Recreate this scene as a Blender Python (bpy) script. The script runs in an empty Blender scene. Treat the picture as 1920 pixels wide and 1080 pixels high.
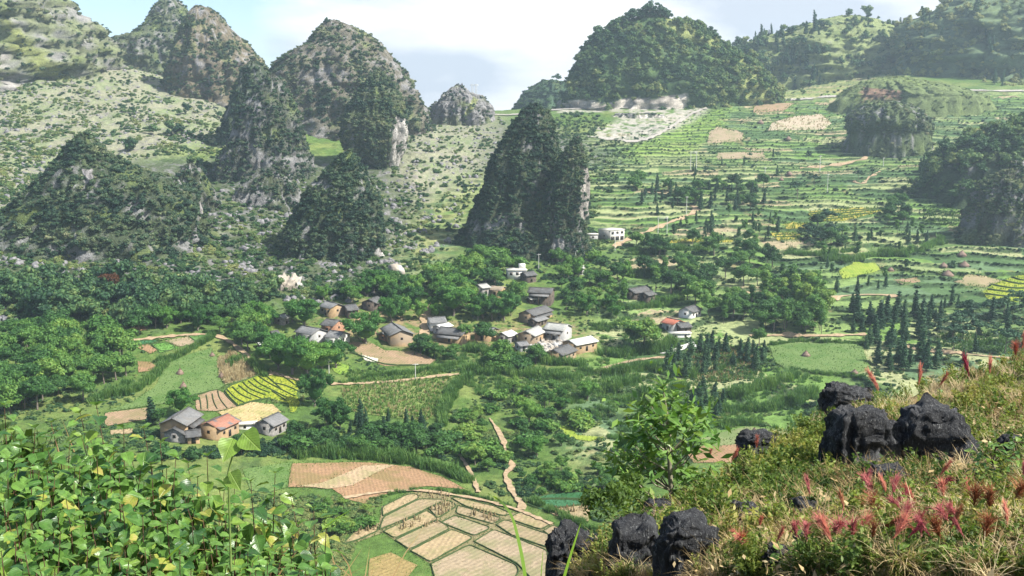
import bpy, bmesh, math, random
import numpy as np
from mathutils import Vector, Matrix, noise as mnoise
from mathutils.geometry import delaunay_2d_cdt

C = bpy.data.collections.new("valley")
bpy.context.scene.collection.children.link(C)
scene = bpy.context.scene
R = math.radians

# ---------------------------------------------------------------- camera
F = 1844.0
PITCH = R(9.24)
CP, SP = math.cos(PITCH), math.sin(PITCH)
cam_data = bpy.data.cameras.new("camera")
cam_data.sensor_width = 36.0
cam_data.lens = 36.0 * F / 1920.0
cam_data.clip_start = 0.1
cam_data.clip_end = 12000
cam = bpy.data.objects.new("camera", cam_data)
C.objects.link(cam)
cam.location = (0, 0, 0)
cam.rotation_euler = (math.pi / 2 - PITCH, 0, 0)
scene.camera = cam

# ---------------------------------------------------------------- light
SUN_EL, SUN_AZ = R(47), R(108)          # azimuth measured from +Y towards +X
SKY_STRENGTH = 0.10
SUN_STRENGTH = 5.0
EXPOSURE = 1.08
HAZE_DENSITY = 0.00015

world = bpy.data.worlds.new("World")
scene.world = world
world.use_nodes = True
nt = world.node_tree
nt.nodes.clear()
out = nt.nodes.new('ShaderNodeOutputWorld')
bg = nt.nodes.new('ShaderNodeBackground')
sky = nt.nodes.new('ShaderNodeTexSky')
sky.sky_type = 'NISHITA'
sky.sun_disc = False
sky.sun_elevation = SUN_EL
sky.sun_rotation = SUN_AZ
sky.altitude = 1200
sky.air_density = 1.0
sky.dust_density = 1.2
sky.ozone_density = 1.0
tc = nt.nodes.new('ShaderNodeTexCoord')
mp = nt.nodes.new('ShaderNodeMapping')
mp.inputs['Scale'].default_value = (1.0, 1.0, 3.2)
mp.inputs['Location'].default_value = (3.55, 0.35, 0.12)
nt.links.new(tc.outputs['Generated'], mp.inputs['Vector'])
cn = nt.nodes.new('ShaderNodeTexNoise')
cn.inputs['Scale'].default_value = 2.1
cn.inputs['Detail'].default_value = 9
cn.inputs['Roughness'].default_value = 0.55
cn.inputs['Distortion'].default_value = 0.25
nt.links.new(mp.outputs[0], cn.inputs['Vector'])
cr = nt.nodes.new('ShaderNodeValToRGB')
cr.color_ramp.elements[0].position = 0.44
cr.color_ramp.elements[0].color = (0, 0, 0, 1)
cr.color_ramp.elements[1].position = 0.56
cr.color_ramp.elements[1].color = (1, 1, 1, 1)
# whole-sky cloud balance: open blue to the west, cloud to the east
sx = nt.nodes.new('ShaderNodeSeparateXYZ')
nt.links.new(tc.outputs['Generated'], sx.inputs[0])
ma = nt.nodes.new('ShaderNodeMath'); ma.operation = 'MULTIPLY_ADD'
ma.inputs[1].default_value = 0.85
nt.links.new(sx.outputs['X'], ma.inputs[0])
nt.links.new(cn.outputs['Fac'], ma.inputs[2])
ma2 = nt.nodes.new('ShaderNodeMath'); ma2.operation = 'ADD'; ma2.inputs[1].default_value = 0.075
nt.links.new(ma.outputs[0], ma2.inputs[0])
cl1 = nt.nodes.new('ShaderNodeMath'); cl1.operation = 'MINIMUM'; cl1.inputs[1].default_value = 0.9
nt.links.new(ma2.outputs[0], cl1.inputs[0])
nt.links.new(cl1.outputs[0], cr.inputs['Fac'])
cn2 = nt.nodes.new('ShaderNodeTexNoise')
cn2.inputs['Scale'].default_value = 3.6
cn2.inputs['Detail'].default_value = 6
nt.links.new(mp.outputs[0], cn2.inputs['Vector'])
ccol = nt.nodes.new('ShaderNodeValToRGB')
ccol.color_ramp.elements[0].position = 0.42
ccol.color_ramp.elements[0].color = (3.5, 3.85, 4.4, 1)
ccol.color_ramp.elements[1].position = 0.58
ccol.color_ramp.elements[1].color = (6.6, 6.6, 6.6, 1)
nt.links.new(cn2.outputs['Fac'], ccol.inputs['Fac'])
mixc = nt.nodes.new('ShaderNodeMix'); mixc.data_type = 'RGBA'
nt.links.new(cr.outputs['Color'], mixc.inputs['Factor'])
nt.links.new(sky.outputs['Color'], mixc.inputs['A'])
nt.links.new(ccol.outputs['Color'], mixc.inputs['B'])
nt.links.new(mixc.outputs['Result'], bg.inputs['Color'])
bg.inputs['Strength'].default_value = SKY_STRENGTH
nt.links.new(bg.outputs[0], out.inputs['Surface'])

sun_d = bpy.data.lights.new("sun", 'SUN')
sun_d.energy = SUN_STRENGTH
sun_d.angle = R(0.5)
sun_d.color = (1.0, 0.95, 0.86)
sun = bpy.data.objects.new("sun", sun_d)
C.objects.link(sun)
SUNV = Vector((math.sin(SUN_AZ) * math.cos(SUN_EL), math.cos(SUN_AZ) * math.cos(SUN_EL), math.sin(SUN_EL)))
sun.rotation_euler = SUNV.to_track_quat('Z', 'Y').to_euler()
sun.location = (0, 0, 300)
scene.view_settings.view_transform = 'Standard'
scene.view_settings.look = 'None'
scene.view_settings.gamma = 1.0
scene.view_settings.exposure = EXPOSURE
scene.view_settings.use_curve_mapping = False
scene.cycles.max_bounces = 6
scene.cycles.diffuse_bounces = 2
scene.cycles.glossy_bounces = 2
scene.cycles.transmission_bounces = 3
scene.cycles.transparent_max_bounces = 4
scene.cycles.volume_bounces = 0

# ---------------------------------------------------------------- helpers
def tag(o, label=None, cat=None, group=None, kind=None):
    if label: o['label'] = label
    if cat: o['category'] = cat
    if group: o['group'] = group
    if kind: o['kind'] = kind
    return o

def link(name, data, parent=None):
    o = bpy.data.objects.new(name, data)
    C.objects.link(o)
    if parent: o.parent = parent
    return o

def empty(name, loc, rz=0.0, s=1.0, label=None, cat=None, group=None):
    o = link(name, None)
    o.location = loc
    o.rotation_euler = (0, 0, rz)
    o.scale = (s, s, s) if not hasattr(s, '__len__') else s
    o.empty_display_size = 0.3
    return tag(o, label, cat, group)

def mesh_np(name, verts, faces, mats=(), color=None, smooth=False, midx=None, attrs=None):
    """verts (n,3); faces: list of int arrays, each (m,k)"""
    me = bpy.data.meshes.new(name)
    verts = np.asarray(verts, dtype=np.float32)
    if isinstance(faces, np.ndarray): faces = [faces]
    faces = [np.asarray(f) for f in faces if len(f)]
    nf = sum(len(f) for f in faces)
    loops = np.concatenate([f.ravel() for f in faces]).astype(np.int32)
    tot = np.concatenate([np.full(len(f), f.shape[1], np.int32) for f in faces])
    start = np.concatenate([[0], np.cumsum(tot)[:-1]]).astype(np.int32)
    me.vertices.add(len(verts)); me.vertices.foreach_set('co', verts.ravel())
    me.loops.add(len(loops)); me.loops.foreach_set('vertex_index', loops)
    me.polygons.add(nf); me.polygons.foreach_set('loop_start', start)
    me.polygons.foreach_set('loop_total', tot)
    if midx is not None: me.polygons.foreach_set('material_index', np.asarray(midx, np.int32))
    me.update(calc_edges=True)
    if smooth: me.polygons.foreach_set('use_smooth', np.ones(nf, bool))
    for m in mats: me.materials.append(m)
    if color is not None:
        ca = me.color_attributes.new('col', 'FLOAT_COLOR', 'POINT')
        c4 = np.ones((len(verts), 4), np.float32); c4[:, :3] = color
        ca.data.foreach_set('color', c4.ravel())
    return me

def ray(px, py):
    px = np.asarray(px, float); py = np.asarray(py, float)
    u = (px - 960) / F; v = (540 - py) / F
    y = CP + v * SP; z = -SP + v * CP
    return u / y, z / y

def P(px, py, D):
    a, e = ray(px, py)
    return Vector((float(a * D), float(D), float(e * D)))

def proj(x, y, z):
    """world -> photograph pixel"""
    f = y * CP - z * SP; u = y * SP + z * CP
    return 960 + F * x / f, 540 - F * u / f

# gradient noise
_rs = np.random.RandomState(7)
_perm = np.concatenate([_rs.permutation(512)] * 3)
_ga = _rs.rand(512) * 2 * np.pi
_gx, _gy = np.cos(_ga), np.sin(_ga)
def pnoise(x, y, seed=0):
    x = np.asarray(x, float) + seed * 17.31; y = np.asarray(y, float) - seed * 9.73
    xi = np.floor(x).astype(int); yi = np.floor(y).astype(int)
    xf = x - xi; yf = y - yi
    xi &= 511; yi &= 511
    def g(ix, iy, dx, dy):
        h = _perm[_perm[ix & 511] + (iy & 511)]
        return _gx[h] * dx + _gy[h] * dy
    u = xf * xf * xf * (xf * (xf * 6 - 15) + 10); v = yf * yf * yf * (yf * (yf * 6 - 15) + 10)
    n00 = g(xi, yi, xf, yf); n10 = g(xi + 1, yi, xf - 1, yf)
    n01 = g(xi, yi + 1, xf, yf - 1); n11 = g(xi + 1, yi + 1, xf - 1, yf - 1)
    return (n00 * (1 - u) + n10 * u) * (1 - v) + (n01 * (1 - u) + n11 * u) * v
def fbm(x, y, o=4, seed=0, rough=0.5):
    s = 0; a = 1.0; t = 0
    for i in range(o):
        s = s + a * pnoise(x * 2 ** i, y * 2 ** i, seed + i * 3); t += a; a *= rough
    return s / t * 1.6

def inpoly(x, y, poly):
    x = np.asarray(x, float); y = np.asarray(y, float)
    r = np.zeros(np.broadcast(x, y).shape, bool)
    n = len(poly)
    for i in range(n):
        x1, y1 = poly[i]; x2, y2 = poly[(i + 1) % n]
        if y1 == y2: continue
        c = ((y1 > y) != (y2 > y)) & (x < (x2 - x1) * (y - y1) / (y2 - y1) + x1)
        r ^= c
    return r

def boxblur(a, r, axis):
    if r < 1: return a
    k = 2 * r + 1
    pad = [(0, 0)] * a.ndim; pad[axis] = (r + 1, r)
    c = np.cumsum(np.pad(a, pad, mode='edge'), axis=axis)
    n = a.shape[axis]
    s1 = [slice(None)] * a.ndim; s2 = [slice(None)] * a.ndim
    s1[axis] = slice(k, k + n); s2[axis] = slice(0, n)
    return (c[tuple(s1)] - c[tuple(s2)]) / k

class Ground:
    """height field on an (azimuth slope a = x/y, distance y) grid"""
    def __init__(self, a, D, Z):
        self.a, self.D, self.Z = a, D, Z
        self.prep()
    def prep(self):
        self.S = np.maximum.accumulate(self.Z / self.D[:, None], axis=0)
    def h(self, x, y):
        x = np.asarray(x, float); y = np.asarray(y, float)
        a = x / np.maximum(y, 1e-3)
        ia = np.clip((a - self.a[0]) / (self.a[1] - self.a[0]), 0, len(self.a) - 1.001)
        i0 = ia.astype(int); fa = ia - i0
        j = np.clip(np.searchsorted(self.D, y) - 1, 0, len(self.D) - 2)
        fd = np.clip((y - self.D[j]) / (self.D[j + 1] - self.D[j]), 0, 1)
        Z = self.Z
        return ((Z[j, i0] * (1 - fa) + Z[j, i0 + 1] * fa) * (1 - fd) +
                (Z[j + 1, i0] * (1 - fa) + Z[j + 1, i0 + 1] * fa) * fd)
    def cast(self, px, py):
        a, e = ray(px, py)
        a = np.atleast_1d(a).astype(float); e = np.atleast_1d(e).astype(float)
        ia = np.clip(np.round((a - self.a[0]) / (self.a[1] - self.a[0])).astype(int), 0, len(self.a) - 1)
        Dh = np.empty(len(a))
        for k in range(len(a)):
            col = self.S[:, ia[k]]
            j = np.searchsorted(col, e[k])
            if j <= 0: Dh[k] = self.D[0]
            elif j >= len(col): Dh[k] = self.D[-1]
            else:
                s0, s1 = col[j - 1], col[j]
                t = (e[k] - s0) / (s1 - s0 + 1e-12)
                Dh[k] = self.D[j - 1] + t * (self.D[j] - self.D[j - 1])
        x = a * Dh
        return np.stack([x, Dh, self.h(x, Dh)], 1)

# ---------------------------------------------------------------- materials
def new_mat(name):
    m = bpy.data.materials.new(name); m.use_nodes = True
    t = m.node_tree; t.nodes.clear()
    o = t.nodes.new('ShaderNodeOutputMaterial')
    return m, t, o

def N(t, typ, **kw):
    n = t.nodes.new(typ)
    for k, v in kw.items():
        if k in n.inputs: n.inputs[k].default_value = v
        else: setattr(n, k, v)
    return n

def ramp(t, fac, stops):
    r = t.nodes.new('ShaderNodeValToRGB')
    e = r.color_ramp.elements
    while len(e) < len(stops): e.new(0.5)
    for i, (p, c) in enumerate(stops):
        e[i].position = p; e[i].color = (c[0], c[1], c[2], 1)
    t.links.new(fac, r.inputs['Fac'])
    return r

def foliage_mat(name, stops, transl=0.35, rough=0.6, spec=0.25, nscale=0.5):
    m, t, o = new_mat(name)
    at = N(t, 'ShaderNodeAttribute'); at.attribute_type = 'INSTANCER'; at.attribute_name = 'tint'
    geo = N(t, 'ShaderNodeNewGeometry')
    no = N(t, 'ShaderNodeTexNoise', Scale=nscale, Detail=2.0)
    t.links.new(geo.outputs['Position'], no.inputs['Vector'])
    isl = N(t, 'ShaderNodeMath', operation='MULTIPLY_ADD')
    t.links.new(geo.outputs['Random Per Island'], isl.inputs[0]); isl.inputs[1].default_value = 0.36
    t.links.new(at.outputs['Fac'], isl.inputs[2])
    a2 = N(t, 'ShaderNodeMath', operation='MULTIPLY_ADD')
    t.links.new(no.outputs['Fac'], a2.inputs[0]); a2.inputs[1].default_value = 0.35
    t.links.new(isl.outputs[0], a2.inputs[2])
    a3 = N(t, 'ShaderNodeMath', operation='SUBTRACT'); a3.inputs[1].default_value = 0.355
    t.links.new(a2.outputs[0], a3.inputs[0])
    r = ramp(t, a3.outputs[0], stops)
    b = N(t, 'ShaderNodeBsdfPrincipled'); b.inputs['Roughness'].default_value = rough
    b.inputs['Specular IOR Level'].default_value = spec
    t.links.new(r.outputs[0], b.inputs['Base Color'])
    if transl > 0:
        tr = N(t, 'ShaderNodeBsdfTranslucent')
        hs = N(t, 'ShaderNodeHueSaturation'); hs.inputs['Value'].default_value = 1.25; hs.inputs['Hue'].default_value = 0.49
        hs.inputs['Saturation'].default_value = 1.1
        t.links.new(r.outputs[0], hs.inputs['Color']); t.links.new(hs.outputs[0], tr.inputs['Color'])
        mx = N(t, 'ShaderNodeMixShader'); mx.inputs[0].default_value = transl
        t.links.new(b.outputs[0], mx.inputs[1]); t.links.new(tr.outputs[0], mx.inputs[2])
        t.links.new(mx.outputs[0], o.inputs['Surface'])
    else:
        t.links.new(b.outputs[0], o.inputs['Surface'])
    return m

def noisy_mat(name, c1, c2, scale=1.0, rough=0.9, bump=0.3, dist=0.1, detail=6, coord='Position', c3=None, scale2=None, spec=0.2, rows=None):
    m, t, o = new_mat(name)
    if coord == 'Position': v = N(t, 'ShaderNodeNewGeometry').outputs['Position']
    else: v = N(t, 'ShaderNodeTexCoord').outputs['Object']
    no = N(t, 'ShaderNodeTexNoise', Scale=scale, Detail=float(detail), Roughness=0.6)
    t.links.new(v, no.inputs['Vector'])
    r = ramp(t, no.outputs['Fac'], [(0.35, c1), (0.65, c2)])
    colour = r.outputs[0]
    if c3 is not None:
        n2 = N(t, 'ShaderNodeTexNoise', Scale=scale2 or scale * 0.15, Detail=4.0, Roughness=0.6)
        t.links.new(v, n2.inputs['Vector'])
        f2 = ramp(t, n2.outputs['Fac'], [(0.48, (0, 0, 0)), (0.6, (1, 1, 1))])
        mx = N(t, 'ShaderNodeMix'); mx.data_type = 'RGBA'
        t.links.new(f2.outputs[0], mx.inputs['Factor']); t.links.new(colour, mx.inputs['A'])
        mx.inputs['B'].default_value = (*c3, 1); colour = mx.outputs['Result']
    if rows:
        mr_ = N(t, 'ShaderNodeMapping'); mr_.inputs['Rotation'].default_value = (0, 0, rows[0]); t.links.new(v, mr_.inputs['Vector'])
        wv = N(t, 'ShaderNodeTexWave', Scale=rows[1]); wv.inputs['Distortion'].default_value = 2.5; wv.inputs['Detail'].default_value = 3.0; wv.inputs['Detail Scale'].default_value = 1.5
        t.links.new(mr_.outputs[0], wv.inputs['Vector'])
        m3 = N(t, 'ShaderNodeMapRange'); m3.inputs['To Min'].default_value = 1 - rows[2]; m3.inputs['To Max'].default_value = 1 + rows[2] * 0.6; t.links.new(wv.outputs['Fac'], m3.inputs['Value'])
        vs_ = N(t, 'ShaderNodeVectorMath', operation='SCALE'); t.links.new(colour, vs_.inputs[0]); t.links.new(m3.outputs[0], vs_.inputs['Scale']); colour = vs_.outputs[0]
    b = N(t, 'ShaderNodeBsdfPrincipled'); b.inputs['Roughness'].default_value = rough
    b.inputs['Specular IOR Level'].default_value = spec
    t.links.new(colour, b.inputs['Base Color'])
    bp = N(t, 'ShaderNodeBump', Strength=bump, Distance=dist)
    t.links.new(no.outputs['Fac'], bp.inputs['Height']); t.links.new(bp.outputs[0], b.inputs['Normal'])
    t.links.new(b.outputs[0], o.inputs['Surface'])
    return m

def vcol_mat(name, s1=0.35, s2=2.5, amp=0.55, bump=0.6, dist=0.6, rough=0.95):
    """albedo from the mesh colour attribute broken up by two scales of noise"""
    m, t, o = new_mat(name)
    at = N(t, 'ShaderNodeAttribute'); at.attribute_name = 'col'
    g = N(t, 'ShaderNodeNewGeometry')
    n1 = N(t, 'ShaderNodeTexNoise', Scale=s1, Detail=8.0, Roughness=0.65)
    n2 = N(t, 'ShaderNodeTexNoise', Scale=s2, Detail=5.0, Roughness=0.7)
    t.links.new(g.outputs['Position'], n1.inputs['Vector']); t.links.new(g.outputs['Position'], n2.inputs['Vector'])
    ad = N(t, 'ShaderNodeMath', operation='ADD'); t.links.new(n1.outputs['Fac'], ad.inputs[0]); t.links.new(n2.outputs['Fac'], ad.inputs[1])
    mr = N(t, 'ShaderNodeMapRange'); mr.inputs['From Min'].default_value = 0.7; mr.inputs['From Max'].default_value = 1.3
    mr.inputs['To Min'].default_value = 1 - amp; mr.inputs['To Max'].default_value = 1 + amp
    t.links.new(ad.outputs[0], mr.inputs['Value'])
    vm = N(t, 'ShaderNodeVectorMath', operation='SCALE')
    t.links.new(at.outputs['Color'], vm.inputs[0]); t.links.new(mr.outputs[0], vm.inputs['Scale'])
    b = N(t, 'ShaderNodeBsdfPrincipled'); b.inputs['Roughness'].default_value = rough; b.inputs['Specular IOR Level'].default_value = 0.15
    t.links.new(vm.outputs[0], b.inputs['Base Color'])
    bp = N(t, 'ShaderNodeBump', Strength=bump, Distance=dist)
    t.links.new(ad.outputs[0], bp.inputs['Height']); t.links.new(bp.outputs[0], b.inputs['Normal'])
    t.links.new(b.outputs[0], o.inputs['Surface'])
    return m

# ---------------------------------------------------------------- base terrain
def tane(py): return ray(960, py)[1]
COLS = {  # photograph column -> (row, ground distance); rows are what the ground shows there
 -500: [(1080,190),(900,250),(780,300),(700,340),(620,390),(560,430),(450,490),(350,590),(250,780),(150,900),(0,1050)],
 0:   [(1080,200),(900,250),(780,300),(700,340),(620,395),(560,435),(450,500),(350,610),(250,790),(180,900),(60,1050)],
 200: [(1080,205),(900,250),(780,300),(700,345),(600,405),(540,445),(450,520),(330,660),(270,760),(170,930),(90,1080)],
 400: [(1080,210),(900,255),(780,300),(700,350),(640,385),(600,412),(540,450),(430,545),(330,680),(270,760),(205,900),(175,1050)],
 600: [(1080,212),(1000,232),(880,270),(800,305),(700,355),(620,410),(530,465),(430,560),(330,690),(260,850),(230,1000)],
 800: [(1080,215),(1000,235),(900,270),(800,315),(700,365),(620,420),(520,490),(430,585),(330,720),(260,860),(217,1000)],
 1000:[(1080,215),(950,250),(850,290),(700,372),(620,428),(520,505),(450,580),(330,740),(260,870),(207,1000)],
 1200:[(1080,208),(950,245),(850,290),(700,370),(620,430),(520,510),(440,598),(350,725),(280,860),(207,1000)],
 1400:[(1080,205),(950,242),(800,312),(700,370),(620,430),(520,512),(440,602),(350,730),(280,860),(192,1030)],
 1600:[(1080,200),(950,240),(800,308),(700,368),(620,428),(520,512),(440,602),(350,730),(280,860),(182,1050),(110,1300)],
 1900:[(1080,195),(950,235),(800,300),(700,355),(600,435),(500,525),(400,645),(300,785),(172,1050),(130,1250)],
 2400:[(1080,190),(950,230),(800,295),(700,350),(600,430),(500,520),(400,640),(290,770),(172,1050),(120,1250)],
}
AG = np.linspace(-0.74, 0.74, 860)
DG = np.concatenate([np.arange(110, 420, 1.6), np.arange(420, 1010, 1.25), np.arange(1010, 1320, 3.0), np.geomspace(1320, 3200, 34)])
_ca, _cz = [], []
for cx in sorted(COLS):
    pts = COLS[cx]
    d = np.array([q[1] for q in pts], float); z = np.array([tane(q[0]) for q in pts]) * d
    d = np.concatenate([[100, 150], d, [d[-1] + 120, 1700, 3300]])
    z = np.concatenate([[-106, -103], z, [z[-1] + 6, z[-1] - 25, z[-1] - 120]])
    _ca.append(float(ray(cx, 500)[0])); _cz.append(np.interp(DG, d, z))
_ca = np.array(_ca); _cz = np.array(_cz)                       # (ncol, nD)
zz = np.empty((len(DG), len(AG)))
for j in range(len(DG)):
    zz[j] = np.interp(AG, _ca, _cz[:, j])
for _ in range(3):
    zz = boxblur(zz, 9, 0); zz = boxblur(zz, 34, 1)
XX = AG[None, :] * DG[:, None]; YY = np.broadcast_to(DG[:, None], XX.shape)
PXg, PYg = proj(XX, YY, zz)

def zone(*polys, blur=6):
    m = np.zeros(XX.shape)
    for p in polys: m = np.maximum(m, inpoly(PXg, PYg, p).astype(float))
    if blur:
        for _ in range(2): m = boxblur(boxblur(m, blur, 0), blur, 1)
    return m
# ---------------------------------------------------------------- fields traced on the valley floor and hillside
def z2(*p): return [(640 + x / 3, 720 + y / 3) for x, y in p]
def z6(*p): return [(220 + x / 4.8, 640 + y / 4.8) for x, y in p]
def zl(*p): return [(x / 3, 360 + y / 3) for x, y in p]
def zv(*p): return [(460 + x / 4.8, 520 + y / 4.8) for x, y in p]
def zr(*p): return [(1280 + x / 3, 360 + y / 3) for x, y in p]
def zt(*p): return [(1280 + x / 3, y / 3) for x, y in p]

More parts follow.
